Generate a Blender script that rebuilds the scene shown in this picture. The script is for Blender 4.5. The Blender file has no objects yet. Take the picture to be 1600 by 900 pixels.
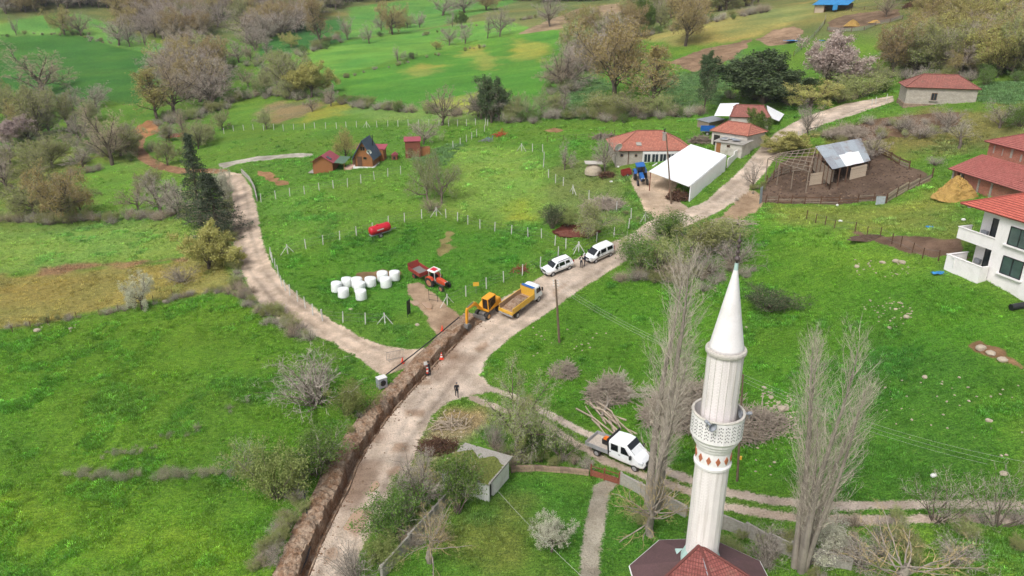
import bpy, bmesh, math, random
import numpy as np
from mathutils import Vector, Matrix
R = math.radians
scene = bpy.context.scene
# ------------------------------------------------------------------ camera
CAM = np.array((0.0, 0.0, 39.0)); FPX = 1142.0; PITCH = R(22.0)
cam_d = bpy.data.cameras.new("camera"); cam_o = bpy.data.objects.new("camera", cam_d)
scene.collection.objects.link(cam_o); scene.camera = cam_o
cam_o.location = CAM; cam_o.rotation_euler = (R(90) - PITCH, 0, 0)
cam_d.sensor_width = 36.0; cam_d.lens = 36.0 * FPX / 1600.0
cam_d.clip_start = 0.5; cam_d.clip_end = 6000
# ------------------------------------------------------------------ light
SUN_EL, SUN_AZ = 52.0, 215.0      # azimuth clockwise from +Y
world = bpy.data.worlds.new("World"); scene.world = world; world.use_nodes = True
wn = world.node_tree.nodes; wl = world.node_tree.links; wn.clear()
w_out = wn.new("ShaderNodeOutputWorld"); w_bg = wn.new("ShaderNodeBackground")
w_sky = wn.new("ShaderNodeTexSky"); w_sky.sky_type = 'NISHITA'; w_sky.sun_disc = False
w_sky.sun_elevation = R(SUN_EL); w_sky.sun_rotation = R(SUN_AZ)
w_sky.air_density = 1.0; w_sky.dust_density = 4.0; w_sky.ozone_density = 1.0
w_hs = wn.new("ShaderNodeHueSaturation"); w_hs.inputs['Saturation'].default_value = 0.36
wl.new(w_sky.outputs[0], w_hs.inputs['Color']); wl.new(w_hs.outputs[0], w_bg.inputs['Color'])
w_bg.inputs['Strength'].default_value = 0.13
wl.new(w_bg.outputs[0], w_out.inputs['Surface'])
sun_d = bpy.data.lights.new("sun", 'SUN'); sun_o = bpy.data.objects.new("sun", sun_d)
scene.collection.objects.link(sun_o)
sun_d.energy = 1.35; sun_d.angle = R(18); sun_d.color = (1.0, 0.985, 0.97)
_sd = Vector((math.sin(R(SUN_AZ)) * math.cos(R(SUN_EL)), math.cos(R(SUN_AZ)) * math.cos(R(SUN_EL)), math.sin(R(SUN_EL))))
sun_o.rotation_euler = _sd.to_track_quat('Z', 'Y').to_euler(); sun_o.location = (0, 0, 120)
scene.view_settings.view_transform = 'Standard'; scene.view_settings.look = 'None'
scene.view_settings.exposure = 0.4; scene.view_settings.gamma = 1.0
scene.view_settings.use_curve_mapping = False
scene.render.engine = 'CYCLES'; scene.cycles.use_denoising = True
scene.cycles.max_bounces = 4; scene.cycles.diffuse_bounces = 2; scene.cycles.transparent_max_bounces = 8
scene.cycles.volume_bounces = 0; scene.cycles.use_adaptive_sampling = True; scene.cycles.adaptive_threshold = .035
COL = scene.collection
# ------------------------------------------------------------------ terrain
def ray(px, py):
    u = (px - 800.0) / FPX; v = (450.0 - py) / FPX
    return np.array((u, math.cos(PITCH) + v * math.sin(PITCH), -math.sin(PITCH) + v * math.cos(PITCH)))
CTRL = [  # pixel x, pixel y, height of the ground there
 (714,620,0),(600,590,0),(480,890,-.6),(0,890,-3),(100,700,-2.4),(0,520,-1),(0,350,-.6),(0,220,1),(0,165,3),
 (230,205,2),(130,60,19),(0,60,19),(260,90,14),(130,130,8),(420,180,6),(600,200,8.6),(550,290,7),(550,370,4.6),(420,390,3),
 (600,480,1.6),(370,300,4),(300,300,2.6),(440,470,1),(700,250,8.4),(800,330,5.8),(600,100,15),(500,60,20),(800,100,17),(700,130,13.5),
 (860,200,12),(950,155,15.5),(1020,262,11.4),(1077,315,8.6),(1000,350,7.2),(880,420,4.5),(800,500,2),(1200,230,13.3),
 (1300,190,16.6),(1395,155,19.5),(1465,168,20),(1550,150,21.5),(1300,100,23),(1200,60,27),(1100,42,29),(1450,20,34),(1590,60,29),
 (1330,260,12.8),(1300,310,10.4),(1490,310,13),(1400,380,11),(1500,440,10.5),(1540,465,10.1),(1600,482,9.8),(1200,370,8),(1250,430,6.5),(1100,450,4.2),
 (1000,500,2.2),(1400,500,7.4),(1590,560,9),(1300,600,4),(1590,700,6.5),(1590,790,5),(1250,770,2.5),(1000,720,.5),(900,650,.3),
 (900,880,0),(1100,880,0),(1300,880,1.8),(1590,890,4),(700,800,.2),(300,890,-1.6),(300,600,-1),(200,450,-.5),(200,400,0),(350,540,-.4),
]
CTRLW = [(-150,460,33),(-60,420,24),(-250,380,26),(-20,400,28),(60,380,32),(150,330,40),(-400,300,12),(-420,100,-4),(-200,0,-4),(-60,10,-2),
 (0,0,-1),(60,0,3),(120,20,10),(160,100,26),(220,200,38),(300,350,50),(0,520,42),(-200,560,46),(200,560,60),(-480,560,44),(480,560,66),
 (0,700,58),(-300,700,56),(300,700,70),(-150,130,-.5),(110,60,16),(70,255,31)]
def _ctrl():
    out = []
    for px, py, z in CTRL:
        d = ray(px, py); t = (z - CAM[2]) / d[2]; p = CAM + d * t; out.append((p[0], p[1], z))
    return np.array(out + CTRLW, float)
_C = _ctrl()
def _U(r2): return r2 * np.log(r2 + 1e-9)
def _fit():
    P = _C[:, :2] / 100.0; n = len(P)
    K = _U(((P[:, None] - P[None]) ** 2).sum(-1)) + np.eye(n) * 0.0016
    A = np.zeros((n + 3, n + 3)); A[:n, :n] = K; A[:n, n] = 1; A[:n, n+1:] = P; A[n:, :n] = A[:n, n:].T
    return P, np.linalg.solve(A, np.concatenate([_C[:, 2], np.zeros(3)]))
_TP, _TW = _fit()
def lat(ix, iy, seed):
    h = (ix * 374761393 + iy * 668265263 + seed * 982451653) & 0x7fffffff
    h = ((h ^ (h >> 13)) * 1274126177) & 0x7fffffff
    return ((h ^ (h >> 16)) & 0xffff) / 65535.0
def vnoise(x, y, s, seed=0):
    x = np.asarray(x, float) / s; y = np.asarray(y, float) / s
    ix = np.floor(x).astype(np.int64); iy = np.floor(y).astype(np.int64); fx = x - ix; fy = y - iy
    fx = fx * fx * (3 - 2 * fx); fy = fy * fy * (3 - 2 * fy)
    a = lat(ix, iy, seed); b = lat(ix + 1, iy, seed); c = lat(ix, iy + 1, seed); d = lat(ix + 1, iy + 1, seed)
    return (a + (b - a) * fx) * (1 - fy) + (c + (d - c) * fx) * fy - 0.5
def base_h(x, y):
    x = np.asarray(x, float); y = np.asarray(y, float); sh = x.shape
    X = x.ravel() / 100.0; Y = y.ravel() / 100.0; out = np.empty(len(X))
    for i in range(0, len(X), 60000):
        q = slice(i, i + 60000)
        r2 = (X[q, None] - _TP[None, :, 0]) ** 2 + (Y[q, None] - _TP[None, :, 1]) ** 2
        out[q] = _U(r2) @ _TW[:-3] + _TW[-3] + _TW[-2] * X[q] + _TW[-1] * Y[q]
    return out.reshape(sh) + vnoise(x, y, 17, 1) * .5 + vnoise(x, y, 6, 2) * .22
def _hit(px, py, fn):
    d = ray(px, py); lo, hi = 25.0, 900.0
    t = np.geomspace(lo, hi, 240); p = CAM[None] + t[:, None] * d[None]
    g = p[:, 2] - fn(p[:, 0], p[:, 1]); k = np.nonzero(g < 0)[0]
    if len(k) == 0: return CAM + d * 500
    k = k[0]; a, b = t[max(k - 1, 0)], t[k]
    for _ in range(3):
        tt = np.linspace(a, b, 10); p = CAM[None] + tt[:, None] * d[None]
        g = p[:, 2] - fn(p[:, 0], p[:, 1]); j = max(int(np.argmax(g < 0)), 1); a, b = tt[j - 1], tt[j]
    return CAM + d * b
def GP(px, py):            # where a sight line meets the open ground (before any cutting)
    return Vector(_hit(px, py, base_h))
def PZ(px, py, z):         # where it meets a level plane
    d = ray(px, py); return Vector(CAM + d * ((z - CAM[2]) / d[2]))
def PY(px, py, y):         # where it meets an upright plane at distance y
    d = ray(px, py); return Vector(CAM + d * (y / d[1]))
def proj(p):
    c, s = math.cos(PITCH), math.sin(PITCH)
    dx, dy, dz = p[0] - CAM[0], p[1] - CAM[1], p[2] - CAM[2]
    dep = dy * c - dz * s; v = dy * s + dz * c
    return 800 + FPX * dx / dep, 450 - FPX * v / dep, dep
# ------------------------------------------------------------------ helpers
def lin(c):
    return tuple(((v / 255.0) / 12.92 if v <= 10 else (((v / 255.0) + .055) / 1.055) ** 2.4) for v in c)
MATS = {}
def nt_new(name):
    m = bpy.data.materials.new(name); m.use_nodes = True; nt = m.node_tree; nt.nodes.clear()
    o = nt.nodes.new("ShaderNodeOutputMaterial"); b = nt.nodes.new("ShaderNodeBsdfPrincipled")
    nt.links.new(b.outputs[0], o.inputs[0]); MATS[name] = m
    return m, nt, b
def N(nt, t, **kw):
    n = nt.nodes.new("ShaderNode" + t)
    for k, v in kw.items():
        if k in n.inputs.keys(): n.inputs[k].default_value = v
        else: setattr(n, k, v)
    return n
def mixc(nt, fac, a, b, mode='MIX'):
    n = nt.nodes.new("ShaderNodeMix"); n.data_type = 'RGBA'; n.blend_type = mode
    for i, v in ((0, fac), (6, a), (7, b)):
        if hasattr(v, 'is_output'): nt.links.new(v, n.inputs[i])
        elif i == 0: n.inputs[0].default_value = v
        else: n.inputs[i].default_value = (*v[:3], 1)
    return n.outputs[2]
def math_n(nt, op, a, b=0.0, clamp=False):
    n = nt.nodes.new("ShaderNodeMath"); n.operation = op; n.use_clamp = clamp
    for i, v in ((0, a), (1, b)):
        if hasattr(v, 'is_output'): nt.links.new(v, n.inputs[i])
        else: n.inputs[i].default_value = v
    return n.outputs[0]
def noise_n(nt, vec, scale, detail=4, rough=.6):
    n = nt.nodes.new("ShaderNodeTexNoise"); n.inputs['Scale'].default_value = scale
    n.inputs['Detail'].default_value = detail; n.inputs['Roughness'].default_value = rough
    if vec is not None: nt.links.new(vec, n.inputs['Vector'])
    return n.outputs['Fac']
def ramp_n(nt, fac, a, b):
    n = nt.nodes.new("ShaderNodeMapRange"); nt.links.new(fac, n.inputs[0])
    n.inputs[1].default_value = a; n.inputs[2].default_value = b; n.interpolation_type = 'SMOOTHSTEP'
    return n.outputs[0]
def MT(name, rgb, rough=.8, var=.25, scale=2.5, dirt=None, dirt_amt=.35, bump=.15, metal=0.0, dscale=.7, mud=0.0):
    """painted/stone/wood/metal surface with uneven colour, stains and a fine grain"""
    if name in MATS: return MATS[name]
    m, nt, b = nt_new(name)
    tc = N(nt, "TexCoord").outputs['Object']; geo = N(nt, "ObjectInfo").outputs['Random']
    n1 = noise_n(nt, tc, scale * 4, 5); n2 = noise_n(nt, tc, dscale, 5)
    base = lin(rgb); dk = tuple(v * (1 - var) for v in base); lt = tuple(min(1, v * (1 + var)) for v in base)
    c = mixc(nt, ramp_n(nt, n1, .3, .7), dk, lt)
    if dirt: c = mixc(nt, math_n(nt, 'MULTIPLY', ramp_n(nt, n2, .48, .72), dirt_amt), c, lin(dirt))
    if mud:   # road dirt thrown up on the lower panels
        sx = N(nt, "SeparateXYZ"); nt.links.new(tc, sx.inputs[0]); lo = ramp_n(nt, math_n(nt, 'ADD', sx.outputs[2], math_n(nt, 'MULTIPLY', math_n(nt, 'SUBTRACT', n2, .5), .8)), 1.05, .3)
        c = mixc(nt, math_n(nt, 'MULTIPLY', lo, mud), c, lin((164,140,114)))
    hs = N(nt, "HueSaturation"); nt.links.new(c, hs.inputs['Color'])
    nt.links.new(math_n(nt, 'ADD', math_n(nt, 'MULTIPLY', geo, var * .5), 1 - var * .25), hs.inputs['Value'])
    nt.links.new(hs.outputs[0], b.inputs['Base Color'])
    b.inputs['Roughness'].default_value = rough; b.inputs['Metallic'].default_value = metal
    if bump:
        bp = N(nt, "Bump"); bp.inputs['Strength'].default_value = bump; bp.inputs['Distance'].default_value = .05
        nt.links.new(noise_n(nt, tc, scale * 8, 3), bp.inputs['Height']); nt.links.new(bp.outputs[0], b.inputs['Normal'])
    return m
def mat_plain(name, rgb, rough=.5, metal=0.0, spec=.5):
    if name in MATS: return MATS[name]
    m, nt, b = nt_new(name); b.inputs['Base Color'].default_value = (*lin(rgb), 1)
    b.inputs['Roughness'].default_value = rough; b.inputs['Metallic'].default_value = metal
    b.inputs['Specular IOR Level'].default_value = spec
    return m

class MB:
    """collects shapes with material slots and links them as ONE mesh object"""
    def __init__(s): s.v = []; s.f = []; s.m = []; s.k = 0
    def add(s, vs, fs, k=None):
        o = len(s.v); s.v += [tuple(v) for v in vs]; s.f += [tuple(i + o for i in f) for f in fs]
        s.m += [s.k if k is None else k] * len(fs); return s
    def box(s, c, d, rz=0, M_=None, k=None, taper=1.0, rx=0, ry=0):
        x, y, z = d[0] / 2, d[1] / 2, d[2] / 2; t = taper
        vs = [(-x,-y,-z),(x,-y,-z),(x,y,-z),(-x,y,-z),(-x*t,-y*t,z),(x*t,-y*t,z),(x*t,y*t,z),(-x*t,y*t,z)]
        T = Matrix.Translation(c) @ Matrix.Rotation(rz, 4, 'Z') @ Matrix.Rotation(ry, 4, 'Y') @ Matrix.Rotation(rx, 4, 'X')
        if M_ is not None: T = M_ @ T
        return s.add([T @ Vector(v) for v in vs], [(3,2,1,0),(4,5,6,7),(0,1,5,4),(1,2,6,5),(2,3,7,6),(3,0,4,7)], k)
    def tube(s, pts, rad, n=6, k=None, cap=True):
        pts = [Vector(p) for p in pts]; rad = rad if hasattr(rad, '__len__') else [rad] * len(pts)
        vs = []; fs = []; q = None
        for i, p in enumerate(pts):
            d = (pts[min(i + 1, len(pts) - 1)] - pts[max(i - 1, 0)]).normalized()
            a = d.orthogonal().normalized() if q is None else (q - d * q.dot(d)).normalized()
            q = a; b = d.cross(a)
            for j in range(n):
                w = 2 * math.pi * j / n; vs.append(p + (a * math.cos(w) + b * math.sin(w)) * rad[i])
        for i in range(len(pts) - 1):
            for j in range(n): fs.append((i*n+j, i*n+(j+1)%n, (i+1)*n+(j+1)%n, (i+1)*n+j))
        if cap: fs.append(tuple(range(n - 1, -1, -1))); fs.append(tuple((len(pts)-1)*n+j for j in range(n)))
        return s.add(vs, fs, k)
    def lathe(s, prof, n=24, c=(0,0,0), k=None, cap=True, ax='Z'):
        vs = []; fs = []
        for r, z in prof:
            for j in range(n):
                w = 2 * math.pi * j / n; x, y = r * math.cos(w), r * math.sin(w)
                v = (x, y, z) if ax == 'Z' else ((z, x, y) if ax == 'X' else (x, z, y))
                vs.append((v[0]+c[0], v[1]+c[1], v[2]+c[2]))
        for i in range(len(prof) - 1):
            for j in range(n): fs.append((i*n+j, i*n+(j+1)%n, (i+1)*n+(j+1)%n, (i+1)*n+j))
        if cap: fs.append(tuple(range(n - 1, -1, -1))); fs.append(tuple((len(prof)-1)*n+j for j in range(n)))
        return s.add(vs, fs, k)
    def prism(s, poly, a, b, ax='Y', k=None):
        """extrude a 2-D outline between a and b along an axis: 'Y' outline is (x,z), 'X' (y,z), 'Z' (x,y)"""
        n = len(poly); mk = {'Y': lambda p, q: (p[0], q, p[1]), 'X': lambda p, q: (q, p[0], p[1]), 'Z': lambda p, q: (p[0], p[1], q)}[ax]
        vs = [mk(p, a) for p in poly] + [mk(p, b) for p in poly]
        fs = [tuple(range(n)), tuple(range(2*n-1, n-1, -1))] + [(i, i+n, (i+1)%n+n, (i+1)%n) for i in range(n)]
        return s.add(vs, fs, k)
    def quad(s, a, b, c, d, k=None): return s.add([a, b, c, d], [(0, 1, 2, 3)], k)
    def slab(s, a, b, c, d, th, k=None):
        """a flat quad with thickness th below it"""
        a, b, c, d = map(Vector, (a, b, c, d)); n = (b - a).cross(d - a).normalized()
        if n.z < 0: n = -n
        lo = [p - n * th for p in (a, b, c, d)]
        return s.add([a, b, c, d] + lo, [(0,1,2,3),(7,6,5,4),(0,4,5,1),(1,5,6,2),(2,6,7,3),(3,7,4,0)], k)
    def mesh(s, name, mats, smooth=False):
        me = bpy.data.meshes.new(name); me.from_pydata(s.v, [], s.f)
        for m in (mats if isinstance(mats, (list, tuple)) else [mats]): me.materials.append(m)
        me.polygons.foreach_set('material_index', s.m)
        bm = bmesh.new(); bm.from_mesh(me); bmesh.ops.recalc_face_normals(bm, faces=bm.faces); bm.to_mesh(me); bm.free()
        if smooth: me.shade_smooth()
        me.update(); return me
    def build(s, name, mats, parent=None, loc=(0,0,0), rz=0, smooth=False, bevel=0):
        o = bpy.data.objects.new(name, s.mesh(name, mats, smooth)); COL.objects.link(o)
        o.location = loc; o.rotation_euler = (0, 0, rz); o.parent = parent
        if bevel:
            b = o.modifiers.new("bevel", 'BEVEL'); b.width = bevel; b.segments = 2; b.limit_method = 'ANGLE'; b.angle_limit = R(40)
        return o
def tag(o, label=None, cat=None, group=None, kind=None):
    if label: o["label"] = label
    if cat: o["category"] = cat
    if group: o["group"] = group
    if kind: o["kind"] = kind
    return o
def thing(name, label, cat, loc=(0,0,0), rz=0, group=None, rx=0, ry=0):
    o = bpy.data.objects.new(name, None); COL.objects.link(o); o.empty_display_size = .3
    o.location = loc; o.rotation_euler = (rx, ry, rz); return tag(o, label, cat, group)
def put(name, mesh, parent=None, loc=(0,0,0), rot=(0,0,0), scl=(1,1,1)):
    o = bpy.data.objects.new(name, mesh); COL.objects.link(o); o.parent = parent
    o.location = loc; o.rotation_euler = rot; o.scale = scl; return o
def copy_tree(o, parent=None):
    c = o.copy(); COL.objects.link(c); c.parent = parent
    for ch in o.children: copy_tree(ch, c)
    return c
def rnd(a, b): return random.uniform(a, b)
# instances scattered over points (only for what nobody could count)
def scatter(name, pts, protos, label, cat, rot=None, scl=None, idx=None, tint=None, seed=0):
    rs = np.random.RandomState(seed); n = len(pts)
    me = bpy.data.meshes.new(name); me.vertices.add(n); me.vertices.foreach_set('co', np.asarray(pts, np.float32).ravel())
    if rot is None: rot = np.stack([rs.uniform(-.12, .12, n), rs.uniform(-.12, .12, n), rs.uniform(0, 6.28, n)], 1)
    if scl is None: scl = np.ones(n)
    scl = np.asarray(scl, float)
    if scl.ndim == 1: scl = np.repeat(scl[:, None], 3, 1)
    if idx is None: idx = rs.randint(0, len(protos), n)
    if tint is None: tint = np.full((n, 3), .5)
    a = me.attributes.new('rot', 'FLOAT_VECTOR', 'POINT'); a.data.foreach_set('vector', np.asarray(rot, np.float32).ravel())
    a = me.attributes.new('scl', 'FLOAT_VECTOR', 'POINT'); a.data.foreach_set('vector', scl.astype(np.float32).ravel())
    a = me.attributes.new('pick', 'INT', 'POINT'); a.data.foreach_set('value', np.asarray(idx, np.int32))
    a = me.attributes.new('tint', 'FLOAT_VECTOR', 'POINT'); a.data.foreach_set('vector', np.asarray(tint, np.float32).ravel())
    o = bpy.data.objects.new(name, me); COL.objects.link(o); tag(o, label, cat, None, 'stuff')
    pc = bpy.data.collections.new(name + "_kinds")
    for i, pm in enumerate(protos):
        po = bpy.data.objects.new("%s_%02d" % (name, i), pm); pc.objects.link(po)
    g = bpy.data.node_groups.new(name, 'GeometryNodeTree')
    g.interface.new_socket("Geometry", in_out='INPUT', socket_type='NodeSocketGeometry')
    g.interface.new_socket("Geometry", in_out='OUTPUT', socket_type='NodeSocketGeometry')
    gi = g.nodes.new('NodeGroupInput'); go = g.nodes.new('NodeGroupOutput'); ip = g.nodes.new('GeometryNodeInstanceOnPoints')
    ci = g.nodes.new('GeometryNodeCollectionInfo'); ci.inputs['Collection'].default_value = pc
    ci.inputs['Separate Children'].default_value = True; ci.inputs['Reset Children'].default_value = True
    def na(nm, t):
        x = g.nodes.new('GeometryNodeInputNamedAttribute'); x.data_type = t; x.inputs['Name'].default_value = nm
        return x.outputs['Attribute']
    er = g.nodes.new('FunctionNodeEulerToRotation'); g.links.new(na('rot', 'FLOAT_VECTOR'), er.inputs[0])
    g.links.new(gi.outputs[0], ip.inputs['Points']); g.links.new(ci.outputs[0], ip.inputs['Instance'])
    ip.inputs['Pick Instance'].default_value = True; g.links.new(na('pick', 'INT'), ip.inputs['Instance Index'])
    g.links.new(er.outputs[0], ip.inputs['Rotation']); g.links.new(na('scl', 'FLOAT_VECTOR'), ip.inputs['Scale'])
    g.links.new(ip.outputs[0], go.inputs[0])
    md = o.modifiers.new("scatter", 'NODES'); md.node_group = g
    return o
# ------------------------------------------------------------------ ground, roads, fields
def px_line(pts, step=14):
    out = []
    for (a, b), (c, d) in zip(pts[:-1], pts[1:]):
        n = max(1, int(math.hypot(c - a, d - b) / step))
        for i in range(n): out.append((a + (c - a) * i / n, b + (d - b) * i / n))
    out.append(pts[-1]); return out
_WP = {}
def wpoly(pts):
    k = tuple(pts)
    if k not in _WP: _WP[k] = np.array([GP(*p)[:2] for p in px_line(list(pts) + [pts[0]], 30)[:-1]])
    return _WP[k]
def wline(pts, step=14): return np.array([GP(*p)[:2] for p in px_line(pts, step)])
def seg_dist(P, A, B):
    d = B - A; L = (d * d).sum() + 1e-12
    t = np.clip(((P - A) @ d) / L, 0, 1); return np.sqrt((((P - A) - t[:, None] * d) ** 2).sum(1)), t
def sdf_poly(X, Y, poly, margin=4.0):
    """positive inside, metres; clipped to +-margin"""
    out = np.full(X.shape, -float(margin)); lo = poly.min(0) - margin; hi = poly.max(0) + margin
    k = (X > lo[0]) & (X < hi[0]) & (Y > lo[1]) & (Y < hi[1])
    if not k.any(): return out
    P = np.stack([X[k], Y[k]], 1); d = np.full(len(P), 1e9); ins = np.zeros(len(P), bool)
    for i in range(len(poly)):
        A, B = poly[i], poly[(i + 1) % len(poly)]
        d = np.minimum(d, seg_dist(P, A, B)[0])
        c = ((A[1] > P[:, 1]) != (B[1] > P[:, 1])); den = B[1] - A[1] if abs(B[1] - A[1]) > 1e-9 else 1e-9
        ins ^= c & (P[:, 0] < (B[0] - A[0]) * (P[:, 1] - A[1]) / den + A[0])
    out[k] = np.clip(np.where(ins, d, -d), -margin, margin); return out
def dist_line(X, Y, line, margin=4.0):
    out = np.full(X.shape, float(margin)); lo = line.min(0) - margin; hi = line.max(0) + margin
    k = (X > lo[0]) & (X < hi[0]) & (Y > lo[1]) & (Y < hi[1])
    if not k.any(): return out
    P = np.stack([X[k], Y[k]], 1); d = np.full(len(P), 1e9)
    for A, B in zip(line[:-1], line[1:]): d = np.minimum(d, seg_dist(P, A, B)[0])
    out[k] = np.minimum(d, margin); return out
ROAD = wpoly([(455,905),(470,880),(530,760),(575,690),(600,640),(622,600),(650,565),(668,545),(690,528),(700,512),(722,498),(752,484),(800,458),(832,440),(870,420),(905,401),(955,379),(985,366),(1008,349),
  (1030,338),(1075,326),(1105,313),(1130,290),(1160,262),(1187,232),(1214,206),(1252,185),(1320,162),(1396,149),(1397,158),(1330,181),(1282,196),(1243,216),(1212,246),(1195,270),(1165,303),(1130,327),(1090,346),(1032,376),
  (1000,393),(950,426),(900,457),(850,492),(800,526),(765,556),(752,585),(770,612),(735,618),(700,628),(672,650),(655,690),(640,730),(610,775),(575,840),(545,905)])
LANE = wpoly([(680,540),(640,547),(600,540),(560,525),(530,508),(490,481),(455,452),(425,417),(411,380),(402,330),(392,292),(378,272),(350,268),(340,276),(358,294),(363,315),(362,350),(366,390),(381,432),(401,470),(432,496),(470,516),(520,536),(562,562),(598,588),(640,572),(690,560)])
YARD = wpoly([(985,283),(996,305),(1008,330),(1030,347),(1078,328),(1062,314),(1052,302),(1060,284),(1015,268),(990,266)])
GATE = wpoly([(722,500),(690,470),(672,455),(655,440),(640,445),(636,460),(650,478),(668,500),(678,520),(690,532),(712,512)])
TRACKPATH = wpoly([(342,256),(400,245),(470,239),(490,240),(490,244),(430,248),(370,256),(346,266)])
RUTA = wline([(742,600),(800,618),(862,650),(930,684),(985,712),(1040,735),(1082,752),(1140,770),(1210,783),(1300,790),(1440,788),(1600,790),(1640,792)])
RUTB = wline([(738,622),(785,640),(835,652),(895,690),(950,722),(1030,752),(1085,771),(1140,792),(1215,806),(1285,812),(1390,812),(1500,809),(1640,812)])
STREAM = wline([(345,268),(320,266),(285,268),(250,260),(226,247),(214,232),(219,214),(232,203),(244,190)])
TRENCH = wline([(752,494),(735,507),(716,525),(697,545),(676,564),(655,588),(632,612),(600,648),(570,690),(548,728),(536,760),(515,800),(490,850),(468,905),(452,945)], 10)
PATH = wline([(955,752),(940,765),(935,790),(929,820),(925,850),(921,905)])
CENTRE = wline([(510,905),(580,770),(625,690),(672,625),(716,570),(770,522),(830,482),(900,436),(960,402),(1020,364),(1080,337),(1130,309),(1170,277),(1202,246),(1237,216),(1290,191),(1395,154)])
LCENTRE = wline([(372,284),(380,320),(384,370),(402,425),(438,468),(500,506),(560,541),(612,562),(670,562)])
BLOTS = [wpoly(q) for q in ([(640,594),(676,592),(672,600),(640,602)],[(655,578),(685,566),(690,574),(662,588)],[(632,640),(662,640),(660,650),(634,650)],[(600,735),(628,722),(632,738),(604,748)],[(540,830),(570,790),(582,800),(556,845)],[(505,860),(525,850),(530,868),(508,880)],[(700,556),(716,552),(718,560),(702,562)],[(612,690),(640,690),(636,704),(610,706)],[(740,545),(760,532),(766,540),(748,552)],[(860,455),(885,440),(888,447),(866,462)])]
SOILS = {  # bare soil patches: outline, colour
 'corral': ([(1192,288),(1184,316),(1300,320),(1385,312),(1458,283),(1435,264),(1392,250),(1368,234),(1290,236),(1225,250)], (112,94,80)),
 'bed': ([(1338,362),(1390,368),(1440,370),(1505,372),(1502,400),(1460,404),(1400,388),(1345,374)], (118,96,80)),
 'redbed': ([(862,362),(880,350),(920,348),(938,362),(920,372),(880,372)], (92,50,40)),
 'plough': ([(838,40),(900,14),(985,2),(992,12),(930,32),(870,46),(808,54)], (158,138,110)),
 'hillsoil': ([(1044,98),(1100,76),(1158,66),(1180,58),(1160,80),(1120,105),(1085,112)], (152,126,102)),
 'hillsoil2': ([(1180,62),(1205,48),(1240,42),(1262,48),(1240,66),(1200,72)], (158,132,108)),
 'pen': ([(1290,36),(1320,24),(1400,14),(1412,28),(1360,40),(1300,50)], (125,104,84)),
 'carport': ([(1020,296),(1050,300),(1064,316),(1035,322),(1015,312)], (120,88,66)),
 'bank': ([(1120,345),(1160,305),(1185,292),(1190,318),(1180,330),(1140,352)], (166,142,116)),
 'litter': ([(1365,268),(1400,262),(1432,272),(1420,286),(1385,292),(1362,282)], (142,112,76)),
 'mound': ([(848,204),(866,200),(882,203),(870,208)], (165,128,95)),
 'garden1': ([(1290,210),(1350,190),(1420,180),(1500,175),(1490,195),(1400,215),(1330,222)], (118,96,76)),
 'baleS': ([(560,428),(590,424),(620,424),(640,430),(600,436),(565,438)], (128,104,76)),
 'tr1': ([(676,392),(690,378),(712,380),(705,395),(685,402)], (140,130,84)),
 'tr2': ([(690,375),(700,362),(704,366),(698,378)], (140,130,84)),
 'g1': ([(1490,400),(1512,402),(1500,412),(1480,410)], (130,108,84)),
 'rs2': ([(1530,530),(1570,548),(1605,570),(1605,585),(1560,562),(1525,545)], (150,118,88)),
 'cab': ([(402,266),(420,270),(450,288),(432,290),(412,278)], (165,125,92)),
 'str1': ([(205,205),(228,188),(250,190),(246,206),(225,216)], (176,128,88)),
 'penleft': ([(252,210),(300,205),(300,212),(258,216)], (150,80,60)),
}
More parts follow.
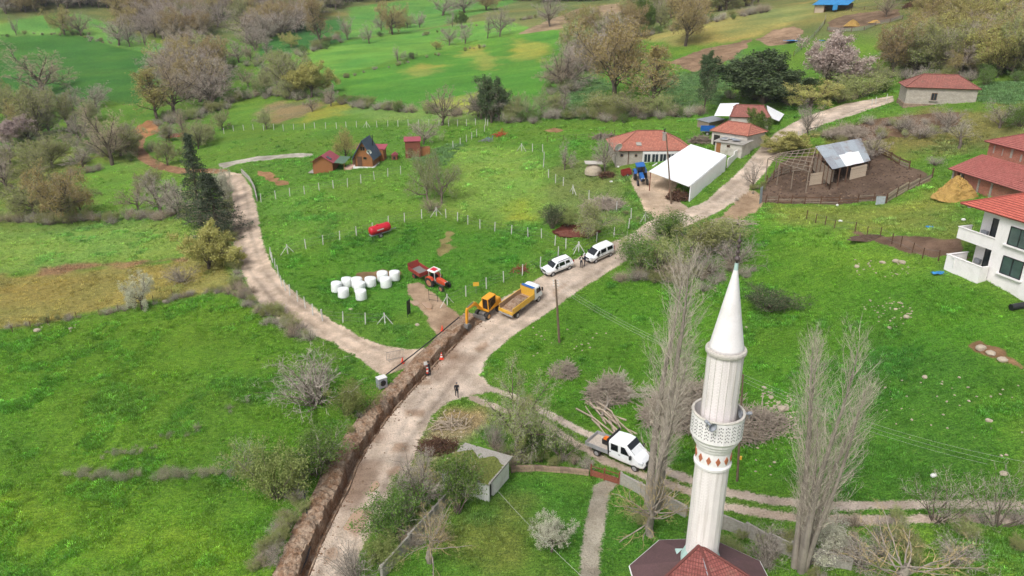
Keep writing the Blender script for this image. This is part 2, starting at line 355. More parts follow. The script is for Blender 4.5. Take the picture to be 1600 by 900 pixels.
REG = [ # fields: outline, colour, edge softness (m), noise of the edge (m)
 ([(0,-5),(1605,-5),(1605,60),(0,60)], (92,118,66), 8, 6),
 ([(-20,58),(60,54),(120,53),(185,74),(265,88),(238,130),(216,162),(150,158),(90,150),(-20,132)], (44,108,34), 1.5, 2),
 ([(-20,40),(80,22),(130,22),(200,48),(280,84),(262,88),(185,73),(120,52),(-20,57)], (76,142,60), 1.5, 2),
 ([(395,98),(420,60),(480,36),(535,28),(545,62),(470,80)], (44,112,44), 1.5, 2),
 ([(535,60),(545,12),(680,-5),(830,-5),(690,40),(610,56)], (72,140,54), 2, 3),
 ([(400,100),(470,82),(560,62),(640,50),(770,30),(850,48),(640,90),(520,118),(420,140)], (80,150,52), 2, 3),
 ([(500,128),(640,92),(770,60),(870,45),(900,60),(880,100),(860,160),(830,185),(640,175),(520,155)], (62,134,36), 2, 3),
 ([(632,112),(655,100),(690,104),(685,114),(650,120)], (112,142,58), 3, 6),
 ([(712,84),(745,72),(782,92),(770,108),(748,108),(735,90)], (114,144,58), 3, 6),
 ([(660,160),(720,150),(790,140),(780,175),(720,180)], (128,158,60), 3, 4),
 ([(800,60),(860,70),(850,95),(805,95)], (118,150,56), 3, 4),
 ([(410,170),(440,158),(520,160),(500,178),(430,192),(405,185)], (112,118,86), 3, 6),
 ([(470,180),(520,160),(560,165),(545,178),(480,190)], (120,144,50), 2, 5),
 ([(520,172),(640,168),(760,178),(760,195),(600,190)], (92,144,66), 3, 4),
 ([(1000,60),(1120,30),(1262,4),(1290,10),(1275,22),(1210,46),(1150,66),(1050,72)], (118,140,78), 2, 3),
 ([(880,140),(925,112),(955,130),(945,178),(880,186)], (72,118,62), 2, 3),
 ([(1030,118),(1080,112),(1130,102),(1160,78),(1165,100),(1150,128),(1120,160),(1040,170)], (70,114,60), 2, 3),
 ([(1530,128),(1605,126),(1605,165),(1530,160)], (70,116,62), 2, 3),
 ([(-20,358),(150,352),(300,348),(345,385),(330,400),(220,412),(80,424),(-20,432)], (96,146,60), 2.5, 3),
 ([(-20,432),(80,426),(220,414),(330,400),(362,420),(372,452),(300,462),(200,478),(100,498),(-20,522)], (116,130,68), 1.2, 2),
 ([(60,418),(160,410),(290,402),(292,408),(160,418),(60,430)], (120,112,84), .8, 1.8),
 ([(-20,230),(130,240),(300,262),(330,300),(320,345),(150,350),(-20,355)], (92,128,56), 4, 6),
 ([(120,250),(300,275),(310,330),(140,340)], (82,140,40), 4, 6),
 ([(-20,522),(150,498),(372,455),(480,540),(560,590),(600,605),(480,740),(400,905),(-20,905)], (70,130,18), 1.5, 2),
 ([(-20,640),(120,690),(300,720),(440,760),(420,830),(250,790),(-20,760)], (62,122,20), 4, 6),
 ([(-20,770),(160,790),(330,830),(380,905),(-20,905)], (82,136,16), 4, 6),
 ([(120,640),(420,560),(470,600),(300,680)], (68,126,24), 4, 6),
 ([(410,320),(430,300),(640,260),(690,330),(650,345),(440,392)], (78,136,40), 2, 3),
 ([(700,230),(820,235),(850,250),(880,300),(860,340),(800,352),(700,330)], (98,146,56), 3, 4),
 ([(780,330),(830,310),(840,345),(800,352)], (120,152,40), 3, 4),
 ([(420,410),(660,345),(840,372),(830,430),(720,470),(600,500),(520,500),(440,460)], (60,124,24), 2, 3),
 ([(760,520),(1000,400),(1180,330),(1230,350),(1330,390),(1500,440),(1605,480),(1605,790),(1300,785),(1100,750),(900,660),(780,600)], (62,126,18), 1.5, 2),
 ([(1330,500),(1470,540),(1605,600),(1605,740),(1460,700),(1350,640)], (52,114,24), 4, 6),
 ([(1300,680),(1605,690),(1605,785),(1300,780)], (52,112,24), 4, 6),
 ([(1180,335),(1250,340),(1400,400),(1480,430),(1400,440),(1230,400)], (78,138,28), 3, 4),
 ([(1190,322),(1300,324),(1390,318),(1470,300),(1510,330),(1505,372),(1340,360),(1230,345)], (98,132,52), 3, 4),
 ([(1260,240),(1300,200),(1400,178),(1600,165),(1605,210),(1490,235),(1420,245)], (98,116,62), 3, 5),
 ([(790,740),(1000,760),(1100,900),(600,905),(700,820)], (60,122,26), 3, 4),
 ([(700,820),(800,790),(850,830),(830,905),(700,905)], (88,120,46), 3, 5),
 ([(660,660),(720,630),(760,650),(720,700),(690,760),(640,780)], (128,132,98), 2, 4),
 ([(880,250),(960,245),(980,290),(990,340),(930,352),(860,345),(850,300)], (92,126,62), 3, 4),
]
def ground_fields(X, Y):
    n = X.shape; base = np.empty(n + (3,)); base[:] = lin((72,128,32))
    wob = vnoise(X, Y, 5, 11) + .6 * vnoise(X, Y, 1.6, 12)
    for poly, col, soft, nz in REG:
        s = sdf_poly(X, Y, wpoly(poly), soft + nz + 2) + wob * nz
        w = np.clip(s / soft * .5 + .5, 0, 1); w = w * w * (3 - 2 * w)
        base = base * (1 - w[..., None]) + np.array(lin(col)) * w[..., None]
    # broad clumps of darker and lighter, yellower growth
    a = vnoise(X, Y, 9, 21) + .7 * vnoise(X, Y, 3.2, 22) + .5 * vnoise(X, Y, 1.1, 23)
    b = vnoise(X, Y, 14, 24) + .6 * vnoise(X * .6, Y * 1.5, 4, 25)
    base = base * (1 + .15 * a)[..., None]
    rr_ = np.clip((np.sqrt(X * X + Y * Y) - 150) / 100, 0, 1); st = vnoise(X * .5 + Y * .2, Y * 1.6 - X * .3, 13, 27) + .7 * vnoise(X * .6, Y * 1.8, 5, 28); base = base * (1 + .3 * st * rr_)[..., None]; base[..., 0] *= 1 + .35 * rr_ * st
    base[..., 0] *= 1 + .3 * b; base[..., 2] *= 1 - .15 * b
    base = base * np.array((1.62, 1.11, 1.1)); L = base @ np.array((.3, .6, .1)); base = base * .88 + L[..., None] * np.array((1.0, 1.0, .6)) * .12
    return np.clip(base + .004, .004, 1)
def ground_soil(X, Y):
    """bare-earth amount as a distance (m) and the colour of that earth"""
    wob = .5 * vnoise(X, Y, 1.3, 31) + .6 * vnoise(X, Y, 3.5, 32)
    col = np.empty(X.shape + (3,)); col[:] = lin((188,168,144)); s = np.full(X.shape, -3.0)
    for k, (poly, c) in SOILS.items():
        q = sdf_poly(X, Y, wpoly(poly), 3) + wob * (2.2 if k in ('garden1', 'pen', 'rs1', 'rs2', 'tr1', 'tr2', 'plough', 'hillsoil', 'hillsoil2', 'litter', 'baleS', 'cab', 'bed', 'bank', 'str1') else 1.0); m = q > s
        s = np.where(m, q, s); col[m & (q > -1.5)] = lin(c)
    for line, hw, c in ((RUTA, .46, (206,190,176)), (RUTB, .46, (200,182,166)), (STREAM, 1.5, (150,116,88)), (PATH, .75, (172,164,148))):
        q = hw - dist_line(X, Y, line, 4) + wob * .2; m = q > s
        s = np.where(m, q, s); col[m & (q > -1.2)] = lin(c)
    cls = np.zeros(X.shape, int)
    for i, (poly, c) in enumerate(((ROAD, (206,189,172)), (LANE, (206,186,166)), (YARD, (198,177,154)), (GATE, (174,150,126)), (TRACKPATH, (188,182,170)))):
        q = sdf_poly(X, Y, poly, 3) + wob * (.35 if i < 3 else 1.1); m = q > s
        s = np.where(m, q, s); col[m & (q > -1.5)] = lin(c)
        cls[(q > 0) & m] = (1, 2, 1, 3, 4)[i]
    for q in (RUTA, RUTB):
        cls[(cls == 0) & (dist_line(X, Y, q, 4) < .5)] = 5
    cls[(cls == 0) & (dist_line(X, Y, PATH, 4) < .8)] = 6
    tv = 1 + .42 * (vnoise(X, Y, 5, 41) + .8 * vnoise(X, Y, 1.7, 42) + .4 * vnoise(X, Y, .6, 44))
    # spilled and driven-in brown earth along the trench side of the road
    dt = dist_line(X, Y, TRENCH, 6); w = np.clip((5.5 - dt) / 5, 0, 1) * np.clip(vnoise(X, Y, 2.6, 43) * 3.4 + .3, 0, 1) * .8
    for ln in (CENTRE, LCENTRE):
        dc = dist_line(X, Y, ln, 4); rut = np.exp(-((dc - .82) / .3) ** 2) * (.55 + .9 * vnoise(X, Y, 3, 45)); tv = tv - .36 * np.clip(rut, 0, 1) + .07 * np.exp(-(dc / .4) ** 2)
    for bp_ in BLOTS:
        q = sdf_poly(X, Y, bp_, 2) + wob * .9; wv = np.clip(q / .5 + .3, 0, 1)[..., None] * .75; col = col * (1 - wv) + np.array(lin((150,122,98))) * wv
    col = col * tv[..., None]; col = col * (1 - w[..., None]) + np.array(lin((128,100,78))) * w[..., None]
    return s, np.clip(col, .01, .9), cls, dt
def side_dist(X, Y, line, margin=6.0):
    """signed distance to a polyline, positive on the left of its direction; margin where far away or past the ends"""
    out = np.full(X.shape, float(margin)); lo = line.min(0) - margin; hi = line.max(0) + margin
    k = (X > lo[0]) & (X < hi[0]) & (Y > lo[1]) & (Y < hi[1])
    if not k.any(): return out
    P = np.stack([X[k], Y[k]], 1); d = np.full(len(P), 1e9); sg = np.ones(len(P))
    for i, (A, B) in enumerate(zip(line[:-1], line[1:])):
        q, t = seg_dist(P, A, B); D = B - A; c = D[0] * (P[:, 1] - A[1]) - D[1] * (P[:, 0] - A[0])
        if i == 0: q = np.where(t <= 0, 1e8, q)
        m = q < d; d = np.where(m, q, d); sg = np.where(m, np.sign(c), sg)
    out[k] = np.where(d < margin, d * sg, margin); return out
def hgt(X, Y):
    """finished ground level, trench cut and road dip included"""
    X = np.asarray(X, float); Y = np.asarray(Y, float); h = base_h(X, Y)
    u = side_dist(X, Y, TRENCH)
    return h - np.clip(np.minimum((.62 - u) / .25, (u + 2.2) / .4), 0, 1) * 1.3
def gz(x, y): return float(hgt(np.array([x]), np.array([y]))[0])
def G(px, py):              # a standing point on the finished ground
    p = GP(px, py); return Vector((p.x, p.y, gz(p.x, p.y)))
def build_ground():
    az = np.concatenate([np.arange(-78, -41, 1.0), np.arange(-41, 41, .13), np.arange(41, 79, 1.0)]); az = np.radians(az)
    rr = np.concatenate([[1.0, 8, 16, 22], np.geomspace(26, 720, 520), [800, 950, 1200]])
    A, Rr = np.meshgrid(az, rr); X = Rr * np.sin(A); Y = Rr * np.cos(A)
    far = np.clip((Rr - 640) / 300, 0, 1)
    Z = hgt(X, Y) * (1 - far) + far * 62
    S, C, K, dt = ground_soil(X, Y); B = ground_fields(X, Y)
    # grass grows uneven, roads lie a little sunk and flatter
    fine = vnoise(X, Y, 1.4, 51) * .16 + vnoise(X, Y, .55, 52) * .12
    Z += fine * np.clip(-S, 0, 1) - np.clip(S, 0, .6) * .08 + np.clip(S, 0, 1) * vnoise(X, Y, 1.2, 53) * .05
    nr, nc = X.shape; V = np.stack([X, Y, Z], -1).reshape(-1, 3).astype(np.float32)
    i, j = np.meshgrid(np.arange(nr - 1), np.arange(nc - 1), indexing='ij'); q = (i * nc + j).ravel()
    F = np.stack([q, q + 1, q + nc + 1, q + nc], 1)[:, ::-1]
    kf = K[:-1, :-1].ravel()
    names = ['ground', 'dirt_road', 'farm_lane', 'gateway_track', 'gravel_path', 'wheel_ruts', 'garden_path']
    for c in range(7):
        sel = F[kf == c]
        if not len(sel): continue
        use, inv = np.unique(sel, return_inverse=True); inv = inv.reshape(sel.shape)
        me = bpy.data.meshes.new(names[c]); me.vertices.add(len(use)); me.vertices.foreach_set('co', V[use].ravel())
        nf = len(sel); me.loops.add(nf * 4); me.loops.foreach_set('vertex_index', inv.astype(np.int32).ravel())
        me.polygons.add(nf); me.polygons.foreach_set('loop_start', np.arange(0, nf * 4, 4, dtype=np.int32))
        me.update(calc_edges=True); me.shade_smooth()
        a = me.attributes.new('field_col', 'FLOAT_VECTOR', 'POINT'); a.data.foreach_set('vector', B.reshape(-1, 3)[use].astype(np.float32).ravel())
        a = me.attributes.new('soil_col', 'FLOAT_VECTOR', 'POINT'); a.data.foreach_set('vector', C.reshape(-1, 3)[use].astype(np.float32).ravel())
        a = me.attributes.new('soil', 'FLOAT', 'POINT'); a.data.foreach_set('value', S.ravel()[use].astype(np.float32))
        me.materials.append(MATS['earth']); o = bpy.data.objects.new(names[c], me); COL.objects.link(o); o["kind"] = "structure"
def mat_earth():
    m, nt, b = nt_new('earth'); pos = N(nt, "NewGeometry").outputs['Position']
    fc = N(nt, "Attribute", attribute_name='field_col').outputs['Vector']; sc = N(nt, "Attribute", attribute_name='soil_col').outputs['Vector']
    sd = N(nt, "Attribute", attribute_name='soil').outputs['Fac']
    n1 = noise_n(nt, pos, 1.6, 3, .7); n2 = noise_n(nt, pos, 7, 2, .7); n3 = noise_n(nt, pos, .45, 3, .65)
    st = N(nt, "Mapping"); nt.links.new(pos, st.inputs['Vector']); st.inputs['Scale'].default_value = (.9, 3.0, 1)
    st.inputs['Rotation'].default_value = (0, 0, .35)
    n4 = noise_n(nt, st.outputs[0], 1.3, 3, .65)
    g = mixc(nt, 1.0, fc, mixc(nt, ramp_n(nt, n2, .25, .75), (.5,.54,.48), (1.55,1.48,1.4)), 'MULTIPLY')
    g = mixc(nt, 1.0, g, mixc(nt, ramp_n(nt, n4, .3, .7), (.74,.8,.8), (1.28,1.2,1.15)), 'MULTIPLY')
    g = mixc(nt, math_n(nt, 'MULTIPLY', ramp_n(nt, n1, .58, .78), .3), g, lin((150,158,80)))
    s = mixc(nt, 1.0, sc, mixc(nt, ramp_n(nt, n2, .25, .75), (.84,.83,.82), (1.14,1.14,1.14)), 'MULTIPLY')
    s = mixc(nt, 1.0, s, mixc(nt, ramp_n(nt, n3, .35, .65), (.82,.79,.75), (1.14,1.13,1.12)), 'MULTIPLY')
    peb = N(nt, "TexVoronoi"); peb.inputs['Scale'].default_value = 3.2; nt.links.new(pos, peb.inputs['Vector'])
    s = mixc(nt, math_n(nt, 'MULTIPLY', math_n(nt, 'LESS_THAN', peb.outputs['Distance'], .1), .25), s, lin((130,114,98)))
    e = math_n(nt, 'ADD', sd, math_n(nt, 'ADD', math_n(nt, 'MULTIPLY', math_n(nt, 'SUBTRACT', n1, .5), .8), math_n(nt, 'MULTIPLY', math_n(nt, 'SUBTRACT', n2, .5), .6)))
    nt.links.new(mixc(nt, ramp_n(nt, e, -.14, .16), g, s), b.inputs['Base Color'])
    b.inputs['Roughness'].default_value = .95; b.inputs['Specular IOR Level'].default_value = .15
    bp = N(nt, "Bump"); bp.inputs['Strength'].default_value = .9; bp.inputs['Distance'].default_value = .25
    nt.links.new(n2, bp.inputs['Height']); nt.links.new(bp.outputs[0], b.inputs['Normal'])
mat_earth(); build_ground()
# ------------------------------------------------------------------ spoil bank and trench
def mat_spoil():
    m, nt, b = nt_new('spoil'); pos = N(nt, "NewGeometry").outputs['Position']
    n1 = noise_n(nt, pos, 1.1, 4, .7); n2 = noise_n(nt, pos, 6, 3, .75)
    c = mixc(nt, ramp_n(nt, n1, .35, .65), lin((132,104,82)), lin((160,142,124)))
    c = mixc(nt, 1.0, c, mixc(nt, ramp_n(nt, n2, .25, .75), (.6,.58,.55), (1.4,1.38,1.36)), 'MULTIPLY')
    nt.links.new(c, b.inputs['Base Color']); b.inputs['Roughness'].default_value = .95; b.inputs['Specular IOR Level'].default_value = .1
    bp = N(nt, "Bump"); bp.inputs['Strength'].default_value = .8; bp.inputs['Distance'].default_value = .12
    nt.links.new(n2, bp.inputs['Height']); nt.links.new(bp.outputs[0], b.inputs['Normal'])
mat_spoil()
def resample(line, step):
    seg = np.sqrt((np.diff(line, axis=0) ** 2).sum(1)); s = np.concatenate([[0], np.cumsum(seg)]); q = np.arange(0, s[-1], step)
    x = np.interp(q, s, line[:, 0]); y = np.interp(q, s, line[:, 1])
    for _ in range(int(1.2 / step)):
        x[1:-1] = (x[:-2] + 2 * x[1:-1] + x[2:]) / 4; y[1:-1] = (y[:-2] + 2 * y[1:-1] + y[2:]) / 4
    return np.stack([x, y], 1)
def strip(line, us, zfun, name, mat):
    d = np.gradient(line, axis=0); d /= np.sqrt((d ** 2).sum(1))[:, None]; nrm = np.stack([-d[:, 1], d[:, 0]], 1)
    U = np.asarray(us); X = line[:, None, 0] + nrm[:, None, 0] * U; Y = line[:, None, 1] + nrm[:, None, 1] * U
    Z = zfun(X, Y, np.broadcast_to(U, X.shape), np.arange(len(line))[:, None] + 0 * X)
    nr, nc = X.shape; i, j = np.meshgrid(np.arange(nr - 1), np.arange(nc - 1), indexing='ij'); q = (i * nc + j).ravel()
    me = bpy.data.meshes.new(name); me.from_pydata(np.stack([X, Y, Z], -1).reshape(-1, 3).tolist(), [], np.stack([q, q + nc, q + nc + 1, q + 1], 1).tolist())
    me.materials.append(mat); o = bpy.data.objects.new(name, me); COL.objects.link(o); return o
TL = resample(TRENCH, .12)
def _bank(X, Y, U, I):
    w = .8 + 1.0 * vnoise(X * 0 + I * .12, Y * 0, 3.4, 61) + .7 * vnoise(X * 0 + I * .12, Y * 0, 1.1, 62)
    kk = np.clip(.42 + .58 * I * .12 / 15, 0, 1); cent = -1.2 * kk + .25 * vnoise(I * .12, 0 * I, 4, 63)
    up = np.clip(1 - np.abs((U - cent) / kk) ** 1.7, 0, 1) * w * .34
    clod = (vnoise(X, Y, .9, 68) * .24 + vnoise(X, Y, .45, 64) * .26 + vnoise(X, Y, .2, 65) * .2) * np.clip((U + 2.5 * kk) / .5, .12, 1) * np.clip((-.2 - U) / .3, 0, 1)
    edge = vnoise(X, Y, .8, 66) * .25; cut = np.clip((.47 + edge - np.abs(U - .05)) / .16, 0, 1) * -1.15
    z = base_h(X, Y) + up + clod + cut + np.where((U > .45), .03, 0)
    z = np.where(U < -2.45, base_h(X, Y) - .25, z); z = np.where(U > .65, base_h(X, Y) - .3, z)
    fade = np.clip(I * .12 / 1.2, 0, 1); return base_h(X, Y) - .05 + (z - base_h(X, Y) + .05) * fade
bank = strip(TL, np.concatenate([[-2.55], np.arange(-2.4, -.4, .11), np.arange(-.4, .56, .07), [.62, .7]]), _bank, 'spoil_bank', MATS['spoil'])
tag(bank, 'long bank of dug brown earth beside the pipe trench along the road', 'earth bank')
# ------------------------------------------------------------------ grass
def mat_tint(name, rough=.9):
    m, nt, b = nt_new(name); a = N(nt, "Attribute", attribute_name='tint', attribute_type='INSTANCER').outputs['Vector']
    l = N(nt, "Attribute", attribute_name='blade').outputs['Fac']
    hs = N(nt, "HueSaturation"); nt.links.new(a, hs.inputs['Color']); nt.links.new(math_n(nt, 'ADD', math_n(nt, 'MULTIPLY', l, .8), .75), hs.inputs['Value'])
    nt.links.new(math_n(nt, 'SUBTRACT', 1.1, math_n(nt, 'MULTIPLY', l, .25)), hs.inputs['Saturation'])
    nt.links.new(hs.outputs[0], b.inputs['Base Color']); b.inputs['Roughness'].default_value = rough
    b.inputs['Specular IOR Level'].default_value = .2
    tr = N(nt, "BsdfTranslucent"); nt.links.new(hs.outputs[0], tr.inputs['Color']); mx = N(nt, "MixShader"); mx.inputs[0].default_value = .3
    nt.links.new(b.outputs[0], mx.inputs[1]); nt.links.new(tr.outputs[0], mx.inputs[2])
    nt.links.new(mx.outputs[0], [n for n in nt.nodes if n.type == 'OUTPUT_MATERIAL'][0].inputs[0])
    return m
mat_tint('grass_blade')
def tuft_mesh(name, seed, n, hgt_, spread, wid, lean, broad=False):
    rs = np.random.RandomState(seed); V = []; F = []; A = []
    for i in range(n):
        a = rs.uniform(0, 6.28); r = spread * math.sqrt(rs.uniform()); b = np.array((r * math.cos(a), r * math.sin(a), -.03))
        h = hgt_ * rs.uniform(.55, 1.1); la = a + rs.uniform(-1, 1); le = lean * rs.uniform(.2, 1)
        wa = rs.uniform(0, 6.28); w = np.array((math.cos(wa), math.sin(wa), 0)) * wid * rs.uniform(.7, 1.3)
        mid = b + np.array((math.cos(la) * le * .4, math.sin(la) * le * .4, h * .6)); tip = b + np.array((math.cos(la) * le, math.sin(la) * le, h))
        o = len(V); k = rs.uniform(0, 1)
        if broad: V += [b, mid - w, tip, mid + w]; F += [(o, o+1, o+2, o+3)]; A += [k] * 4
        else: V += [b - w, b + w, mid + w * .8, mid - w * .8, tip]; F += [(o, o+1, o+2, o+3), (o+3, o+2, o+4)]; A += [k] * 5
    me = bpy.data.meshes.new(name); me.from_pydata([tuple(v) for v in V], [], F); me.materials.append(MATS['grass_blade'])
    a = me.attributes.new('blade', 'FLOAT', 'POINT'); a.data.foreach_set('value', np.array(A, np.float32)); return me
TUFTS = [tuft_mesh('tuft', 1, 14, .26, .2, .022, .2), tuft_mesh('tuft', 2, 16, .2, .25, .025, .22), tuft_mesh('tuft', 3, 12, .34, .16, .02, .25),
         tuft_mesh('weed', 4, 26, .2, .24, .028, .16, True), tuft_mesh('weed', 5, 30, .26, .3, .03, .2, True)]
def field_height(X, Y):
    return hgt(X, Y)
def scatter_grass(n, seed):
    rs = np.random.RandomState(seed); a = R(1) * rs.uniform(-43, 43, n); r = np.exp(rs.uniform(math.log(36), math.log(200), n))
    X = r * np.sin(a); Y = r * np.cos(a); S, C, K, dt = ground_soil(X, Y); u = side_dist(X, Y, TRENCH)
    ok = (S + .35 * vnoise(X, Y, .9, 71) < -.1) & ~((u > -2.6) & (u < 1.2))
    X, Y, r = X[ok], Y[ok], r[ok]; col = ground_fields(X, Y); lum = col @ np.array((.3, .6, .1))
    cl = vnoise(X, Y, 2.6, 72) + .6 * vnoise(X, Y, 7, 73)
    keep = rs.uniform(0, 1, len(X)) < (.85 + .7 * cl) * np.clip((200 - r) / 90, 0, 1); X, Y, r, col, cl, lum = X[keep], Y[keep], r[keep], col[keep], cl[keep], lum[keep]
    weed = (cl > .3) & (rs.uniform(0, 1, len(X)) < .75)
    idx = np.where(weed, rs.randint(3, 5, len(X)), rs.randint(0, 3, len(X)))
    sc = (.6 + .45 * np.clip(cl + .3, 0, 1)) * (.5 + r / 130) * rs.uniform(.7, 1.3, len(X))
    tint = col * np.exp(rs.normal(.38, .3, (len(X), 1))); tint[weed] *= np.array((.9, 1.04, 1.05))
    Z = hgt(X, Y) - .02
    scatter('meadow_grass', np.stack([X, Y, Z], 1), TUFTS, 'uneven green grass and low weeds covering the meadows', 'grass', scl=sc, idx=idx, tint=tint, seed=seed)
scatter_grass(200000, 5)
# ------------------------------------------------------------------ trees: skeletons grown branch by branch
class Tree:
    def __init__(s, seed): s.r = np.random.RandomState(seed); s.q = random.Random(seed); s.seg = []; s.tips = []
    def branch(s, p, d, L, r, lv, cfg):
        c = cfg[lv]; n = c.get('n', 4); Q = s.q; g = Q.gauss; wig = c.get('wig', .12); upw = c.get('up', 0.0) * (1 if n < 2 else 2.0 / n); e = c.get('end', .3)
        px, py, pz = p; dx, dy, dz = d; pts = [(px, py, pz)]; dirs = [(dx, dy, dz)]; step = L / n
        for i in range(n):
            dx += g(0, wig); dy += g(0, wig); dz += g(0, wig) + upw; l = math.sqrt(dx * dx + dy * dy + dz * dz); dx /= l; dy /= l; dz /= l
            qx, qy, qz = px + dx * step, py + dy * step, pz + dz * step
            s.seg.append(((px, py, pz), (qx, qy, qz), r * (1 - i / n * (1 - e)), r * (1 - (i + 1) / n * (1 - e)), lv)); px, py, pz = qx, qy, qz; pts.append((px, py, pz)); dirs.append((dx, dy, dz))
        if lv + 1 >= len(cfg): s.tips.append((pts[-1], d)); s.tips.append((pts[len(pts) // 2], d)); return
        k = cfg[lv + 1]; m = k['count']; m = max(1, int(round(m * Q.uniform(.8, 1.2)))) if m > 2 else m
        a0 = Q.uniform(0, 6.28); lo, hi = k.get('from', .3), k.get('to', 1.0); sh = k.get('shape', lambda f: 1 - .45 * f)
        for i in range(m):
            f = lo + (hi - lo) * (i + Q.uniform(.1, .9)) / m; x = f * n; j = min(int(x), n - 1); x -= j; A, B = pts[j], pts[j + 1]
            q = (A[0] + (B[0] - A[0]) * x, A[1] + (B[1] - A[1]) * x, A[2] + (B[2] - A[2]) * x); ex, ey, ez = dirs[min(j + 1, n)]
            az = a0 + i * 2.4 + Q.uniform(-.4, .4); an = R(Q.uniform(*k['ang']))
            if abs(ez) < .95: l = math.hypot(ex, ey); ox, oy, oz = ey / l, -ex / l, 0.0
            else: ox, oy, oz = 1.0, 0.0, 0.0
            wx, wy, wz = ey * oz - ez * oy, ez * ox - ex * oz, ex * oy - ey * ox; ca, sa, c1, s1 = math.cos(az), math.sin(az), math.cos(an), math.sin(an)
            s.branch(q, (ex * c1 + (ox * ca + wx * sa) * s1, ey * c1 + (oy * ca + wy * sa) * s1, ez * c1 + (oz * ca + wz * sa) * s1), L * k['len'] * sh(f) * Q.uniform(.75, 1.2), r * k['rad'] * (1 - .4 * f), lv + 1, cfg)
def ribbons(P0, P1, W, rs):
    d = P1 - P0; a = rs.normal(size=d.shape); w = np.cross(d, a); w /= np.sqrt((w ** 2).sum(1))[:, None] + 1e-9; w *= W[:, None]
    V = np.stack([P0 - w, P0 + w, P1 + w * .6, P1 - w * .6], 1).reshape(-1, 3); n = len(P0); i = np.arange(n) * 4
    return V, np.stack([i, i + 1, i + 2, i + 3], 1)
def mesh_np(name, V, F, mi, mats, attr=None):
    me = bpy.data.meshes.new(name); me.vertices.add(len(V)); me.vertices.foreach_set('co', np.asarray(V, np.float32).ravel()); nf = len(F)
    me.loops.add(nf * 4); me.loops.foreach_set('vertex_index', np.asarray(F, np.int32).ravel())
    me.polygons.add(nf); me.polygons.foreach_set('loop_start', np.arange(0, nf * 4, 4, dtype=np.int32))
    me.update(calc_edges=True)
    for m in mats: me.materials.append(m)
    me.polygons.foreach_set('material_index', np.asarray(mi, np.int32))
    if attr is not None: a = me.attributes.new('blade', 'FLOAT', 'POINT'); a.data.foreach_set('value', np.asarray(attr, np.float32))
    return me
def tubes(segs, n):
    V = []; F = []; o = 0
    ca = [(math.cos(6.2832 * j / n), math.sin(6.2832 * j / n)) for j in range(n)]
    for a, b, r0, r1, lv in segs:
        a = np.array(a); b = np.array(b); d = b - a; L = math.sqrt(d @ d) + 1e-9; d = d / L; x = np.cross(d, (0.3, .2, .93)); x /= math.sqrt(x @ x) + 1e-9; y = np.cross(d, x)
        a = a - d * r0 * .3
        for c, s_ in ca: V.append(a + (x * c + y * s_) * r0)
        for c, s_ in ca: V.append(b + (x * c + y * s_) * r1)
        for j in range(n): F.append((o + j, o + (j + 1) % n, o + n + (j + 1) % n, o + n + j))
        o += 2 * n
    return np.array(V), np.array(F)
def leaves(tips, per, size, jit, rs, keep=1.0, flat=0.0):
    T = np.array([t[0] for t in tips]); T = T[rs.uniform(0, 1, len(T)) < keep]; T = np.repeat(T, per, 0); T = T + rs.normal(0, jit, T.shape); n = len(T)
    u = rs.normal(size=(n, 3)); u /= np.sqrt((u ** 2).sum(1))[:, None]; w = np.cross(u, rs.normal(size=(n, 3)) + np.array((0, 0, flat))); w /= np.sqrt((w ** 2).sum(1))[:, None] + 1e-9
    s = size * rs.uniform(.6, 1.3, n)[:, None]; u = u * s; w = w * s * .6
    V = np.stack([T - u, T - w, T + u, T + w], 1).reshape(-1, 3); i = np.arange(n) * 4
    return V, np.stack([i, i + 1, i + 2, i + 3], 1), np.repeat(rs.uniform(0, 1, n), 4)
def make_geo(name, t, split, leaf=None, twig_w=1.0, wmin=.0):
    """trunk mesh (thick wood) and crown mesh (twigs, slot 0, and leaves, slot 1), normalised to height 1"""
    rs = t.r; thick = [s for s in t.seg if s[4] <= split]; thin = [s for s in t.seg if s[4] > split]
    P0 = np.array([s[0] for s in thin]); P1 = np.array([s[1] for s in thin]); W = np.array([(s[2] + s[3]) * .5 for s in thin]) * 1.15 * twig_w; W = np.maximum(W, wmin)
    V, F = ribbons(P0, P1, W, rs); mi = np.zeros(len(F), int); at = np.repeat(rs.uniform(0, 1, len(F)), 4)
    if leaf:
        LV, LF, LA = leaves(t.tips, leaf['per'], leaf['size'], leaf['jit'], rs, leaf.get('keep', 1.0), leaf.get('flat', 0))
        F = np.concatenate([F, LF + len(V)]); V = np.concatenate([V, LV]); mi = np.concatenate([mi, np.ones(len(LF), int)]); at = np.concatenate([at, LA])
    TV, TF = tubes(thick, 6)
    zz = np.percentile(V[:, 2], 99.7); rad = np.percentile(np.sqrt((V[:, :2] ** 2).sum(1)), 86)
    return dict(trunk=mesh_np(name + '_trunk', TV / zz, TF, np.zeros(len(TF), int), [MATS['bark']]),
                crown=mesh_np(name + '_crown', V / zz, F, mi, [MATS['twig_grey'], MATS['leaf_green']], at), rad=rad / zz)
def mat_twig(name, rgb, var=.3):
    m, nt, b = nt_new(name); l = N(nt, "Attribute", attribute_name='blade').outputs['Fac']; rd = N(nt, "ObjectInfo").outputs['Random']
    base = lin(rgb); c = mixc(nt, l, tuple(v * (1 - var) for v in base), tuple(v * (1 + var) for v in base))
    hs = N(nt, "HueSaturation"); nt.links.new(c, hs.inputs['Color']); nt.links.new(math_n(nt, 'ADD', math_n(nt, 'MULTIPLY', rd, .3), .85), hs.inputs['Value'])
    nt.links.new(hs.outputs[0], b.inputs['Base Color']); b.inputs['Roughness'].default_value = .95; b.inputs['Specular IOR Level'].default_value = .1; return m
